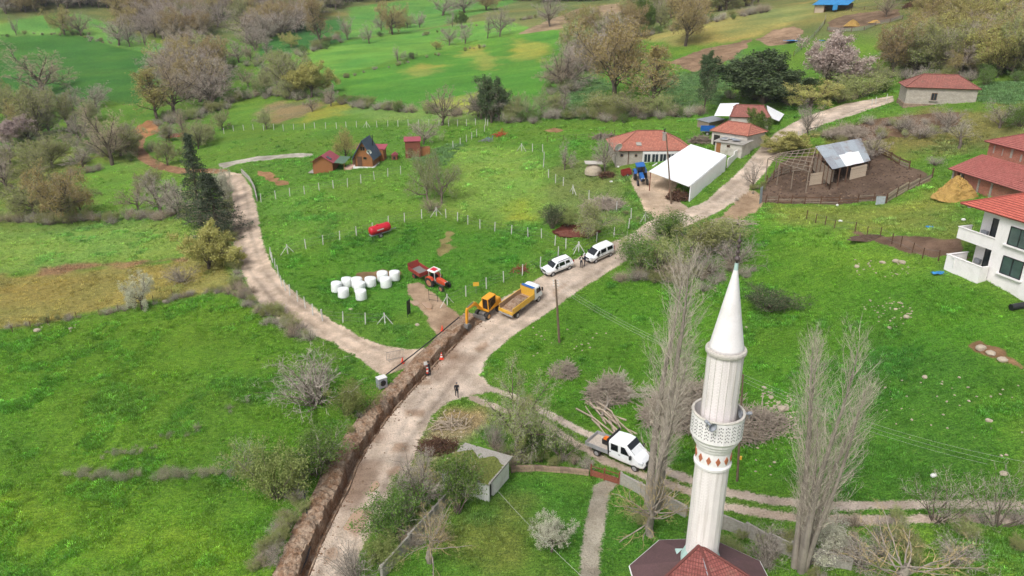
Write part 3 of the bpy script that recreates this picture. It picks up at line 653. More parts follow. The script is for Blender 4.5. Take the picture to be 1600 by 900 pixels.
def mat_leaf(name, rgb, rgb2, tr_amt=.3):
    m, nt, b = nt_new(name); l = N(nt, "Attribute", attribute_name='blade').outputs['Fac']; rd = N(nt, "ObjectInfo").outputs['Random']
    c = mixc(nt, l, lin(rgb), lin(rgb2)); hs = N(nt, "HueSaturation"); nt.links.new(c, hs.inputs['Color'])
    nt.links.new(math_n(nt, 'ADD', math_n(nt, 'MULTIPLY', rd, .35), .82), hs.inputs['Value']); nt.links.new(math_n(nt, 'ADD', math_n(nt, 'MULTIPLY', rd, .03), .485), hs.inputs['Hue'])
    nt.links.new(hs.outputs[0], b.inputs['Base Color']); b.inputs['Roughness'].default_value = .7; b.inputs['Specular IOR Level'].default_value = .25
    tr = N(nt, "BsdfTranslucent"); nt.links.new(hs.outputs[0], tr.inputs['Color']); mx = N(nt, "MixShader"); mx.inputs[0].default_value = tr_amt
    nt.links.new(b.outputs[0], mx.inputs[1]); nt.links.new(tr.outputs[0], mx.inputs[2])
    nt.links.new(mx.outputs[0], [n for n in nt.nodes if n.type == 'OUTPUT_MATERIAL'][0].inputs[0]); return m
MT('bark', (112,100,88), .95, .3, 3, bump=.3); MT('bark_dark', (98,86,74), .95, .3, 3, bump=.3); MT('bark_pale', (150,140,128), .95, .25, 3, bump=.3)
mat_twig('twig_grey', (172,162,150)); mat_twig('twig_brown', (178,162,140)); mat_twig('twig_mauve', (180,166,154)); mat_twig('twig_green', (136,142,88)); mat_twig('twig_pale', (186,178,162)); mat_twig('twig_poplar', (182,172,156)); mat_twig('twig_ochre', (172,154,112))
mat_leaf('leaf_green', (84,114,48), (124,150,72)); mat_leaf('leaf_yellow', (166,164,88), (200,194,124)); mat_leaf('leaf_olive', (142,150,86), (174,178,116))
mat_leaf('leaf_ochre', (158,140,88), (184,166,112)); mat_leaf('leaf_dark', (64,80,52), (100,116,76), .15); mat_leaf('leaf_fir', (54,66,50), (92,104,78), .1)
mat_leaf('leaf_white', (186,186,158), (228,226,206)); mat_leaf('leaf_willow', (130,146,78), (162,174,106)); mat_leaf('leaf_pink', (172,150,142), (206,190,182)); mat_leaf('leaf_kale', (70,112,72), (104,146,104))
D0 = np.array((0, 0, 1.0))
def skel_round(seed, fine=1.0):
    t = Tree(seed); t.branch(np.zeros(3), D0 + t.r.normal(0, .06, 3), 2.5, .25, 0, [
        dict(n=4, wig=.05, end=.7), dict(count=11, ang=(10, 84), len=1.8, rad=.5, n=5, wig=.14, up=.13, shape=lambda f: .72 + .28 * f, **{'from': .32}),
        dict(count=8, ang=(25, 62), len=.52, rad=.48, n=4, wig=.2, up=.1, **{'from': .18}),
        dict(count=8, ang=(25, 65), len=.5, rad=.42, n=3, wig=.25, up=.05, **{'from': .12}),
        dict(count=7 * fine, ang=(25, 70), len=.58, rad=.55, n=2, wig=.3, end=.5, **{'from': .12})]); return t
def skel_tall(seed):
    t = Tree(seed); t.branch(np.zeros(3), D0 + t.r.normal(0, .04, 3), 9.0, .22, 0, [
        dict(n=8, wig=.06, end=.2), dict(count=30, ang=(30, 65), len=.36, rad=.42, n=4, wig=.16, up=.22, shape=lambda f: 1.15 - .75 * f, **{'from': .2}),
        dict(count=7, ang=(28, 60), len=.5, rad=.5, n=3, wig=.22, up=.1, **{'from': .2}),
        dict(count=8, ang=(25, 70), len=.6, rad=.55, n=2, wig=.3, end=.5, **{'from': .12})]); return t
def skel_shrub(seed, stems=14, spread=.9, up=.2):
    t = Tree(seed); cfg = [dict(n=4, wig=.18, up=up, end=.3), dict(count=7, ang=(20, 60), len=.55, rad=.55, n=3, wig=.25, up=.08, **{'from': .2}),
        dict(count=6, ang=(25, 65), len=.5, rad=.55, n=2, wig=.3, end=.5, **{'from': .2})]
    for i in range(stems):
        a = t.r.uniform(0, 6.28); k = spread * t.r.uniform(.1, 1); d = np.array((math.cos(a) * k, math.sin(a) * k, 1.0)); d /= math.sqrt(d @ d)
        t.branch(np.array((math.cos(a), math.sin(a), 0)) * .25 * k, d, t.r.uniform(1.3, 2.3), .026, 0, cfg)
    return t
def skel_poplar(seed, stems):
    t = Tree(seed); cfg = [dict(n=12, wig=.02, up=.06, end=.08), dict(count=74, ang=(12, 30), len=.21, rad=.13, n=5, wig=.06, up=.32, end=.2, shape=lambda f: (1.25 - .75 * f) * min(1, .12 + f * 1.7), **{'from': .2}),
        dict(count=9, ang=(12, 34), len=.42, rad=.55, n=3, wig=.1, up=.25, **{'from': .12}), dict(count=3, ang=(14, 38), len=.6, rad=.62, n=2, wig=.14, up=.15, end=.5, **{'from': .2})]
    for x, y, L, lx, ly in stems: t.branch(np.array((x, y, 0.0)), np.array((lx, ly, 1.0)), L, .2 * L / 18, 0, cfg)
    return t
def skel_fir(seed):
    t = Tree(seed); t.branch(np.zeros(3), D0, 10.0, .2, 0, [dict(n=8, wig=.02, end=.1),
        dict(count=95, ang=(70, 100), len=.2, rad=.25, n=4, wig=.08, up=-.06, shape=lambda f: 1.25 - 1.12 * f, **{'from': .03, 'to': .99}),
        dict(count=8, ang=(30, 60), len=.35, rad=.5, n=2, wig=.15, up=-.05, **{'from': .1})]); return t
def skel_spread(seed):
    t = Tree(seed); cfg = [dict(n=4, wig=.15, end=.6), dict(count=18, ang=(25, 85), len=1.9, rad=.24, n=6, wig=.16, up=.1, **{'from': .5}),
        dict(count=8, ang=(20, 55), len=.4, rad=.5, n=3, wig=.2, up=.1, **{'from': .2}), dict(count=6, ang=(20, 60), len=.5, rad=.55, n=2, wig=.25, end=.5, **{'from': .2})]
    t.branch(np.zeros(3), D0 + t.r.normal(0, .1, 3), 1.7, .2, 0, cfg); return t
GEO = {}
for i in range(3): GEO['bare%d' % i] = make_geo('bare%d' % i, skel_round(100 + i, 1.15), 2, None, 1.3, .011)
for i in range(3): GEO['bud%d' % i] = make_geo('bud%d' % i, skel_round(110 + i), 2, dict(per=1, size=.085, jit=.16, keep=.85), 1.1, .009)
for i in range(2): GEO['feather%d' % i] = make_geo('feather%d' % i, skel_round(115 + i), 2, dict(per=1, size=.07, jit=.22, keep=.8), .9, .007)
for i in range(2): GEO['leafy%d' % i] = make_geo('leafy%d' % i, skel_round(120 + i), 2, dict(per=2, size=.11, jit=.16))
for i in range(2): GEO['tall%d' % i] = make_geo('tall%d' % i, skel_tall(130 + i), 1, dict(per=1, size=.1, jit=.15, keep=.9), 1.3, .013)
for i in range(2): GEO['tallbare%d' % i] = make_geo('tallbare%d' % i, skel_tall(135 + i), 1, None, 1.5, .016)
for i in range(3): GEO['shrub%d' % i] = make_geo('shrub%d' % i, skel_shrub(140 + i), 0, dict(per=6, size=.04, jit=.08))
for i in range(2): GEO['airy%d' % i] = make_geo('airy%d' % i, skel_shrub(145 + i, 16, 1.1, .15), 0, dict(per=2, size=.03, jit=.06, keep=.7), .8, .005)
for i in range(2): GEO['brush%d' % i] = make_geo('brush%d' % i, skel_shrub(150 + i, 34, 1.2, .1), 0, None, 1.0, .006)
for i in range(2): GEO['spread%d' % i] = make_geo('spread%d' % i, skel_spread(160 + i), 1, None, 1.0, .005)
GEO['poplar0'] = make_geo('poplar0', skel_poplar(170, [(0, 0, 19.5, .0, .0), (.3, .2, 18, .07, .03), (-.25, .15, 13, -.07, .02), (.2, -.3, 12, .1, -.05)]), 0)
GEO['poplar1'] = make_geo('poplar1', skel_poplar(171, [(0, 0, 17, .05, .02), (.3, .2, 18.5, .085, .02), (.2, -.2, 16.5, .03, -.04), (-.25, .2, 14.5, .0, .03), (.1, .3, 15.5, .07, .05), (.15, 0, 13, .11, .0)]), 0)
for i in range(2): GEO['fir%d' % i] = make_geo('fir%d' % i, skel_fir(180 + i), 0, dict(per=9, size=.07, jit=.12))
GEO['pine0'] = make_geo('pine0', skel_round(190), 2, dict(per=4, size=.12, jit=.18))
t_ = skel_tall(195); GEO['ivy0'] = make_geo('ivy0', t_, 1, dict(per=4, size=.12, jit=.18))
KIND = { # kind: geometry, bark, twigs, leaves, name, category
 'grey': ('bare', 'bark', 'twig_grey', None, 'bare_tree', 'tree'), 'brown': ('bare', 'bark_dark', 'twig_brown', None, 'bare_tree', 'tree'), 'mauve': ('bare', 'bark', 'twig_mauve', None, 'bare_tree', 'tree'),
 'budy': ('bud', 'bark_dark', 'twig_ochre', 'leaf_yellow', 'budding_tree', 'tree'), 'budo': ('bud', 'bark_dark', 'twig_brown', 'leaf_ochre', 'budding_tree', 'tree'), 'budg': ('bud', 'bark', 'twig_grey', 'leaf_olive', 'budding_tree', 'tree'),
 'willow': ('feather', 'bark', 'twig_pale', 'leaf_willow', 'willow_tree', 'tree'), 'green': ('leafy', 'bark', 'twig_grey', 'leaf_green', 'leafy_tree', 'tree'), 'yellow': ('leafy', 'bark_dark', 'twig_ochre', 'leaf_yellow', 'leafy_tree', 'tree'), 'dark': ('leafy', 'bark_dark', 'twig_brown', 'leaf_dark', 'evergreen_tree', 'tree'),
 'tally': ('tall', 'bark_dark', 'twig_ochre', 'leaf_yellow', 'budding_tree', 'tree'), 'tallo': ('tall', 'bark_dark', 'twig_brown', 'leaf_ochre', 'budding_tree', 'tree'), 'tallgrey': ('tallbare', 'bark', 'twig_grey', None, 'bare_tree', 'tree'), 'tallbrown': ('tallbare', 'bark', 'twig_brown', None, 'bare_tree', 'tree'),
 'shrub': ('shrub', 'bark', 'twig_grey', 'leaf_green', 'shrub', 'shrub'), 'shrubo': ('shrub', 'bark', 'twig_grey', 'leaf_olive', 'shrub', 'shrub'), 'airy': ('airy', 'bark', 'twig_grey', 'leaf_green', 'shrub', 'shrub'), 'shruby': ('shrub', 'bark', 'twig_green', 'leaf_willow', 'shrub', 'shrub'), 'shrubd': ('shrub', 'bark_dark', 'twig_brown', 'leaf_dark', 'evergreen_shrub', 'shrub'), 'shrubw': ('shrub', 'bark', 'twig_grey', 'leaf_white', 'flowering_shrub', 'shrub'),
 'brush': ('brush', 'bark', 'twig_grey', None, 'bare_shrub', 'shrub'), 'brushb': ('brush', 'bark_dark', 'twig_brown', None, 'bare_shrub', 'shrub'),
 'white': ('bud', 'bark_dark', 'twig_grey', 'leaf_white', 'blossom_tree', 'tree'), 'pink': ('leafy', 'bark_dark', 'twig_mauve', 'leaf_pink', 'blossom_tree', 'tree'),
 'spread': ('spread', 'bark', 'twig_pale', None, 'bare_tree', 'tree'), 'spready': ('spread', 'bark_pale', 'twig_ochre', None, 'pollarded_tree', 'tree'),
 'poplar': ('poplar', 'bark_pale', 'twig_poplar', None, 'poplar_tree', 'tree'), 'fir': ('fir', 'bark_dark', 'twig_brown', 'leaf_fir', 'conifer_tree', 'tree'),
 'pine': ('pine', 'bark_dark', 'twig_brown', 'leaf_dark', 'pine_tree', 'tree'), 'ivy': ('ivy', 'bark_dark', 'twig_brown', 'leaf_dark', 'ivy_clad_tree', 'tree'),
}
NG = {}
for k in GEO: NG[k.rstrip('0123456789')] = NG.get(k.rstrip('0123456789'), 0) + 1
TREE_N = [0]; PLACED = []
def slots(o, mats):
    for i, m in enumerate(mats):
        if m is None or i >= len(o.material_slots): continue
        o.material_slots[i].link = 'OBJECT'; o.material_slots[i].material = MATS[m]
def tree(px, py, hp, wp, kind, label, group=None, var=None, base=None, lean=(0, 0)):
    g, bark, twig, leaf, name, cat = KIND[kind]; TREE_N[0] += 1; i = TREE_N[0]
    p = G(px, py) if base is None else base; dep = proj(p)[2]; h = hp * dep / FPX / .95; w = wp * dep / FPX
    geo = GEO['%s%d' % (g, (i if var is None else var) % NG[g])]; sx = w / 2 / geo['rad'] * 1.12
    o = thing(name, label, cat, p - Vector((0, 0, .08)), (i * 2.399) % 6.28, group, lean[0], lean[1]); o.scale = (sx, sx, h)
    a = put('trunk' if cat == 'tree' else 'stems', geo['trunk'], o); slots(a, [bark]); b = put('crown' if cat == 'tree' else 'foliage', geo['crown'], o); slots(b, [twig, leaf])
    PLACED.append((p.x, p.y, w)); return o
T = tree
# far left hillside
T(68,150,78,96,'brown','broad bare oak alone at the foot of the dark green field')
T(101,54,40,38,'budy','budding tree on the ridge, left one of the pair above the dark field')
T(127,56,38,32,'brown','brownish tree on the ridge, right one of the pair above the dark field')
T(26,55,28,14,'grey','thin pale sapling at the left end of the bank above the dark field')
T(186,71,44,46,'mauve','bare multi-stemmed tree on the upper edge of the dark green field')
T(203,73,38,24,'grey','slender bare tree just right of the multi-stemmed one above the dark field')
T(227,72,26,20,'grey','faint small bare tree on the slope right of the dark green field')
T(267,82,21,22,'budy','small yellow budding tree at the right tip of the dark green field')
T(150,168,38,52,'grey','round grey bare tree below the dark green field')
T(247,192,78,48,'tally','tall yellow-green tree beside the orange spoil of the stream bend')
T(272,180,80,74,'brown','largest bare brown tree of the clump above the stream bend')
T(332,168,62,62,'mauve','bare brown tree at the right end of the clump above the stream bend')
T(296,120,50,56,'grey','grey bare tree at the top of the clump left of the bushy valley')
T(314,108,52,52,'budg','olive budding tree rising behind the grey tree of the valley clump')
T(340,118,38,26,'budy','small yellow budding tree on the right edge of the valley clump')
T(352,100,32,28,'brown','first bare brown tree of the hedge row running up the valley')
T(374,98,32,30,'mauve','second bare tree of the hedge row running up the valley')
T(392,96,26,24,'brown','third bare tree of the hedge row running up the valley')
T(291,224,56,48,'brown','bare brown tree standing by the white fence posts and the stream')
T(348,203,32,26,'budg','small olive tree on the meadow beside the start of the white posts')
T(388,136,30,28,'brown','small round brown tree on the slope right of the valley clump')
T(176,258,98,68,'brown','large bare brown tree left of the stream bend, in front of the dark field')
T(14,192,62,44,'budg','pale budding tree at the left edge below the dark field')
T(60,214,76,56,'budg','wide pale budding tree below the broad bare oak')
T(108,206,60,40,'budg','pale budding tree between the wide budding one and the large bare one')
T(20,228,42,48,'pink','greyish blossoming bush-like tree at the left edge')
T(38,205,50,40,'budo','ochre budding tree behind the greyish blossoming one at the left edge')
T(12,300,84,48,'mauve','bare tree cut by the left edge above the windblown field')
T(100,348,92,76,'budo','bare tree with a faint haze of buds on the hedge above the windblown field')
T(82,262,44,56,'budg','low pale budding tree behind the hedge tree in the rough pasture')
T(130,262,38,44,'grey','grey bare tree at the top of the rough pasture')
T(280,340,56,50,'grey','grey bare tree directly left of the dark conifers')
T(238,300,34,36,'budg','small pale tree in the middle of the rough pasture')
T(314,352,134,40,'fir','taller and narrower of the two dark conifers by the lane',None,0)
T(342,372,98,54,'fir','shorter and bushier of the two dark conifers by the lane',None,1)
T(352,318,52,30,'white','white blossoming tree squeezed between conifers and lane')
T(327,420,66,70,'yellow','bright yellow-green tree below the dark conifers')
T(222,484,60,40,'white','white blossoming tree on the hedge between the two left fields')
T(284,440,30,44,'brush','leafless grey shrub at the end of the hedge between the left fields')
T(262,258,40,40,'budg','pale tree at the foot of the stream behind the rough pasture')
T(205,238,44,36,'mauve','bare mauve tree on the left bank of the stream bend')
# centre hillside
T(502,73,64,32,'tallo','tall ochre tree with a narrow crown in the strip of dark green crop')
T(543,62,39,27,'mauve','bare brown tree just right of the tall ochre one')
T(455,74,22,26,'budy','small round ochre tree in the strip of dark green crop')
T(418,94,36,14,'tallgrey','thin bare tree at the lower edge of the dark green strip')
T(577,68,32,24,'grey','grey bare tree right of the dark green strip')
T(613,54,50,42,'budo','ochre budding oak alone on the bright upper meadow')
T(656,43,24,22,'grey','small grey tree right of the lone ochre oak')
T(707,42,24,16,'grey','small grey tree below the skyline clump of bare trees')
T(722,42,22,14,'green','small green tree below the skyline clump of bare trees')
T(702,71,30,26,'grey','faint bare tree, left one of the pair on the upper slope')
T(727,68,34,26,'grey','faint bare tree, right one of the pair on the upper slope')
T(762,60,30,14,'tallgrey','thin bare tree left of the round bare one on the upper slope')
T(781,57,45,32,'grey','round bare tree on the upper slope at the ploughed strip')
T(692,24,32,52,'mauve','wide bare tree, leftmost of the skyline clump')
T(726,20,30,44,'mauve','bare tree in the middle of the skyline clump')
T(760,16,26,36,'budo','ochre tree, rightmost of the skyline clump')
T(621,96,24,22,'grey','small bare tree on the field bank in the middle of the slope')
T(646,92,10,16,'shrubd','small dark shrub on the field bank in the middle of the slope')
T(682,78,13,14,'budy','tiny yellow tree on the upper field bank')
T(594,57,8,9,'shrubd','tiny dark bush left of the lone ochre oak')
T(487,152,52,52,'yellow','round yellow-green tree at the lower left of the central hill')
T(450,148,64,60,'budg','grey-green tree left of the round yellow-green one')
T(420,128,40,34,'grey','grey bare tree behind the grey-green one at the hill foot')
T(517,166,34,22,'mauve','small bare tree on the hedge below the central hill')
T(488,174,26,22,'mauve','small bare tree in front of the hedge below the central hill')
T(416,202,32,24,'budg','small olive tree behind the upper row of white posts')
T(691,196,58,52,'brown','spreading bare tree above the upper row of white posts')
T(768,192,66,46,'dark','dark evergreen tree at the corner of the upper fence')
T(752,186,66,44,'grey','bare grey tree behind the dark evergreen at the fence corner')
T(797,190,28,20,'budg','small olive tree right of the dark evergreen')
T(662,226,40,46,'mauve','round bare tree above the brown garden shed')
T(541,248,46,36,'budy','small budding tree between the two cabins')
T(690,318,82,52,'willow','willow with split pale trunk at the fence corner')
T(668,314,74,50,'willow','left-hand willow of the clump at the fence corner')
T(676,330,26,34,'brushb','bare brown brush under the willows at the fence corner')
# behind the farm
T(859,41,46,38,'grey','bare tree on the ploughed strip near the top')
T(960,154,116,92,'budo','huge ochre oak behind the red-roofed farmhouse')
T(912,84,60,62,'budo','ochre-grey tree behind and left of the huge ochre oak')
T(876,142,60,54,'brown','bare brown tree left of the huge ochre oak')
T(984,60,52,40,'budo','ochre tree above the huge oak by the pale field corner')
T(1012,50,48,30,'green','dark leafy tree on the crest above the pale field, left of the pair')
T(1032,46,46,28,'budg','olive tree on the crest above the pale field, right of the pair')
T(1071,72,76,60,'budo','ochre oak at the edge of the pale hillside field')
T(1019,174,94,46,'tallo','slim ochre tree right of the huge ochre oak')
T(990,182,38,70,'budg','low olive tree at the foot of the huge ochre oak')
T(940,178,30,60,'shrubo','olive shrub left of the huge oak trunk')
T(1030,182,36,30,'shrubo','olive shrub beside the slim ochre tree')
T(1099,178,90,24,'ivy','dark ivy-clad trunk behind the farm')
T(1193,162,72,112,'pine','wide dark pine above the outbuildings')
T(808,188,40,28,'budg','olive tree, left one of the pair at the left of the farm meadow')
T(824,188,42,30,'willow','yellowish willow, right one of the pair at the left of the farm meadow')
T(911,182,22,28,'shrub','bright green round bush on the edge of the farm meadow')
T(846,178,40,34,'willow','willow between the olive pair and the leaning bare tree')
T(880,182,46,18,'tallgrey','leaning thin bare tree left of the bright green round bush')
T(870,176,30,34,'budg','olive tree behind the leaning thin bare tree')
T(1290,138,78,76,'pink','big white-grey blossoming tree above the farm road')
T(1266,168,42,78,'budy','broad ochre-green tree just above the farm road')
T(1261,212,54,34,'grey','thin bare tree on the lower side of the farm road')
T(1183,218,44,34,'green','green tree growing against the outbuildings')
T(1238,240,32,56,'yellow','bright green shrubby tree on the bend of the farm road')
T(1340,152,36,56,'shrubo','olive shrub at the road left of the grey-walled barn')
T(1310,160,30,44,'shrubo','olive shrub below the big blossoming tree')
T(1372,140,40,40,'budg','olive tree touching the corner of the grey-walled barn')
# wood at the upper right
T(1392,122,78,54,'budo','ochre tree at the left end of the wood behind the barn')
T(1428,118,72,50,'mauve','bare mauve tree second from the left in the wood behind the barn')
T(1462,120,80,54,'budg','olive tree directly behind the barn roof')
T(1500,120,78,56,'mauve','bare tree behind the right half of the barn roof')
T(1540,118,84,56,'budo','ochre tree behind the right end of the barn roof')
T(1580,120,88,60,'budg','olive tree at the right edge behind the barn')
T(1455,56,62,52,'budo','ochre oak left of the upper track in the corner wood')
T(1516,66,66,58,'budy','yellow-ochre oak below the upper track in the corner wood')
T(1560,60,66,56,'budy','yellow-ochre oak in the corner wood near the right edge')
T(1484,84,54,50,'budy','yellow-ochre tree in the middle of the corner wood')
T(1594,90,70,50,'budo','ochre tree cut by the right edge in the corner wood')
T(1385,26,32,26,'brown','dark bare tree at the woodpile beyond the hillside pens')
T(1545,90,58,52,'budg','olive tree in the middle of the corner wood')
T(1440,26,30,36,'budy','small yellow-ochre oak beside the start of the upper track')
# gardens right
T(1498,232,44,44,'spread','bare spreading tree left of the two red-roofed brick buildings')
T(1480,205,40,48,'grey','grey bare tree in the rough garden below the barn')
T(1562,200,42,52,'grey','grey bare tree above the upper red roof')
T(1596,198,34,44,'shrub','bright green bush at the right edge above the upper red roof')
T(1410,205,30,40,'brush','grey leafless bush in the rough garden, left one')
T(1440,215,28,44,'brush','grey leafless bush in the rough garden, right one')
T(1360,250,46,40,'grey','bare tree rising behind the corrugated shed roof')
T(1462,258,18,24,'brush','small leafless bush beside the corral fence')
T(1176,296,52,26,'grey','bare sapling on the roadside bank left of the corral')
# thicket on the road bend
T(1040,368,44,80,'shrub','bright green shrub at the top of the roadside thicket')
T(1000,420,56,66,'shrub','dark leafy shrub at the left end of the roadside thicket')
T(1030,425,62,70,'shrubo','olive shrub in the front of the roadside thicket')
T(1080,395,56,80,'shrubo','olive shrub in the middle of the roadside thicket')
T(1095,428,50,74,'brush','grey leafless bush in the front of the roadside thicket')
T(1130,385,46,70,'shrubo','olive shrub at the upper right of the roadside thicket')
T(1150,412,50,66,'brush','grey leafless bush at the right end of the roadside thicket')
T(1060,440,44,60,'brushb','brown leafless bush at the foot of the roadside thicket')
T(920,372,64,60,'budg','young tree with yellowish trunk by the red-brown garden bed')
T(862,358,38,40,'shrubd','grey-green olive bush beside the garden bed')
T(886,352,26,30,'shruby','yellow flowering bush between the olive bush and the young tree')
T(882,266,48,26,'grey','bare tree in the farm orchard near the white fence')
T(945,268,58,32,'grey','bare tree against the left wall of the farmhouse')
T(1200,484,36,62,'shrubd','dark round shrub alone on the grassy slope right of the minaret')
# foreground
T(1022,800,422,100,'poplar','tall bare poplar left of the minaret, behind the white pickup',None,0)
T(1250,884,424,100,'poplar','tall bare poplar with many stems right of the minaret',None,1)
T(806,712,158,112,'willow','leafing willow with leaning trunks beside the road junction',None,0)
T(818,716,112,60,'budg','second budding trunk at the foot of the leafing willow')
T(655,800,118,70,'grey','dark bare tree beside the road above the concrete wall')
T(672,878,96,92,'spready','pollarded tree with bare spread branches beside the concrete wall')
T(1402,918,110,170,'spready','yellowish spreading tree cut by the bottom edge at the right')
T(1016,836,108,116,'spready','low bare tree with yellow shoots below the tall poplar',None,None,G(1016,836))
T(862,862,62,52,'white','small white blossoming fruit tree in the mosque garden')
T(500,628,84,120,'brush','big bare spreading bush beside the lane mouth')
T(540,648,62,60,'shruby','yellow-green bush between the bare bush and the spoil bank')
T(436,778,94,82,'shruby','feathery yellow-green bush in the left meadow by the trench')
T(496,742,86,82,'shrub','rounded dense green bush against the spoil bank')
T(380,732,52,60,'airy','brownish olive bush at the end of the weedy strip')
T(616,836,84,72,'shrub','green bush between road and concrete wall')
T(640,790,56,60,'shrub','lower green bush at the foot of the dark bare tree')
T(714,802,96,80,'shrub','dark green bush at the corner of the mossy shed')
T(556,905,70,80,'brush','leafless straw-coloured bush at the bottom edge beside the road')
T(600,880,54,50,'shruby','yellow-green bush near the bottom end of the concrete wall')
T(846,722,50,60,'shrub','leafy green bush right of the mossy shed')
T(876,714,58,56,'airy','bright feathery bush beside the garden wall')
T(770,700,56,40,'brush','leafless shrub behind the mossy shed')
T(1310,862,56,70,'shrubw','white flowering bush at the foot of the many-stemmed poplar')
T(1462,812,90,90,'airy','sparse olive bush on the lower side of the two-track road')
T(1560,820,96,84,'airy','sparse flowering olive bush at the right edge by the two-track road')
T(1340,880,60,80,'brush','leafless bush between the many-stemmed poplar and the yellowish tree')
T(1500,880,50,70,'brush','leafless bush in the bottom right corner')
T(1200,880,70,60,'brush','bare brush between minaret and many-stemmed poplar')
# ------------------------------------------------------------------ buildings
def mat_tiles(name, rgb, rgb2, moss=(96,84,66), moss_amt=.3, tw=.26, th_=.36):
    m, nt, b = nt_new(name); uv = N(nt, "UVMap").outputs[0]
    br = N(nt, "TexBrick"); br.offset = 0.0; br.inputs['Scale'].default_value = 1.0; br.inputs['Brick Width'].default_value = tw; br.inputs['Row Height'].default_value = th_
    br.inputs['Mortar Size'].default_value = .022; br.inputs['Color1'].default_value = (*lin(rgb), 1); br.inputs['Color2'].default_value = (*lin(rgb2), 1)
    br.inputs['Mortar'].default_value = (*[v * .45 for v in lin(rgb)], 1); nt.links.new(uv, br.inputs['Vector'])
    n1 = noise_n(nt, uv, .8, 4, .7); n2 = noise_n(nt, uv, 5, 3)
    c = mixc(nt, math_n(nt, 'MULTIPLY', ramp_n(nt, n1, .5, .75), moss_amt), br.outputs['Color'], lin(moss))
    c = mixc(nt, 1.0, c, mixc(nt, n2, (.72,.7,.7), (1.28,1.28,1.28)), 'MULTIPLY')
    nt.links.new(c, b.inputs['Base Color']); b.inputs['Roughness'].default_value = .85
    bp = N(nt, "Bump"); bp.inputs['Strength'].default_value = .6; bp.inputs['Distance'].default_value = .04
    nt.links.new(br.outputs['Fac'], bp.inputs['Height']); bp.invert = True; nt.links.new(bp.outputs[0], b.inputs['Normal']); return m
mat_tiles('tiles_red', (186,112,102), (166,94,86)); mat_tiles('tiles_bright', (212,114,96), (192,98,84), (170,98,86), .25); mat_tiles('tiles_old', (178,114,100), (150,98,88), (124,110,92), .6)
mat_tiles('tiles_orange', (200,132,110), (178,112,94), (148,118,100), .4); mat_tiles('shingle_maroon', (96,62,62), (88,56,58), (74,54,50), .5); mat_tiles('tiles_mosque', (156,92,84), (132,74,68), (140,126,104), .5, .17, .24); MT('maroon_felt', (94,70,70), .9, .12, 2, (78,60,56), .6)
def mat_brick(name, a, b_, mort, w=.3, h=.14, s=1.0):
    m, nt, b = nt_new(name); tc = N(nt, "TexCoord").outputs['Object']; sp = N(nt, "SeparateXYZ"); nt.links.new(tc, sp.inputs[0]); cb = N(nt, "CombineXYZ")
    nt.links.new(math_n(nt, 'ADD', sp.outputs[0], sp.outputs[1]), cb.inputs[0]); nt.links.new(sp.outputs[2], cb.inputs[1])
    br = N(nt, "TexBrick"); br.inputs['Scale'].default_value = s; br.inputs['Brick Width'].default_value = w; br.inputs['Row Height'].default_value = h; br.inputs['Mortar Size'].default_value = .014
    br.inputs['Color1'].default_value = (*lin(a), 1); br.inputs['Color2'].default_value = (*lin(b_), 1); br.inputs['Mortar'].default_value = (*lin(mort), 1); nt.links.new(cb.outputs[0], br.inputs['Vector'])
    n = noise_n(nt, tc, 1.3, 4, .65); c = mixc(nt, 1.0, br.outputs['Color'], mixc(nt, n, (.6,.6,.62) if name != 'minaret_shell' else (.9,.9,.9), (1.4,1.38,1.35) if name != 'minaret_shell' else (1.06,1.06,1.06)), 'MULTIPLY')
    if name == 'minaret_shell':   # rain streaks
        mp = N(nt, 'Mapping'); nt.links.new(tc, mp.inputs['Vector']); mp.inputs['Scale'].default_value = (5, 5, .3); c = mixc(nt, math_n(nt, 'MULTIPLY', ramp_n(nt, noise_n(nt, mp.outputs[0], 1.0, 4, .6), .48, .72), .5), c, lin((190,178,168)))
    nt.links.new(c, b.inputs['Base Color']); b.inputs['Roughness'].default_value = .9; return m
mat_brick('brick_red', (172,104,82), (150,86,68), (150,132,116)); mat_brick('block_grey', (178,170,158), (164,156,144), (140,132,122), .5, .25); mat_brick('stone_foot', (160,138,116), (132,112,96), (110,98,86), .45, .28)
mat_brick('plank_brown', (142,96,62), (120,78,50), (60,40,28), 40, .16); mat_brick('minaret_shell', (242,234,231), (239,231,228), (230,221,217), .16, .11)
MT('render_white', (240,235,233), .8, .03, 1.5, (206,200,192), .3); MT('render_old', (196,190,180), .9, .12, 1.5, (140,130,116), .6); MT('wall_white', (236,234,230), .85, .06, 1.5, (184,176,164), .4)
MT('concrete', (160,155,146), .92, .18, 2, (112,106,96), .6); MT('frame_white', (225,224,220), .5, .05); MT('frame_black', (34,34,38), .45, .1); MT('frame_wood', (110,84,60), .8, .2)
MT('metal_white', (238,239,240), .45, .03, .6, (205,202,196), .25, .02); MT('metal_grey', (150,154,160), .5, .15, 1.5, (120,92,74), .5, .1); MT('tin_blue', (160,168,174), .5, .15, 1.2, (128,96,74), .6, .1)
MT('wood_grey', (136,122,106), .92, .25, 3); MT('wood_pale', (176,160,140), .92, .2, 3); MT('wood_brown', (150,98,58), .85, .22, 2.5); MT('wood_dark', (98,70,52), .9, .25, 2.5)
MT('roof_pink', (160,72,84), .55, .12, 1.5); MT('roof_green', (86,112,92), .6, .12, 1.5); MT('roof_slate', (66,82,98), .6, .15, 2); MT('moss', (104,112,50), .95, .35, 2, (140,126,92), .7, .5); MT('interior', (40,36,32), .95, .2)
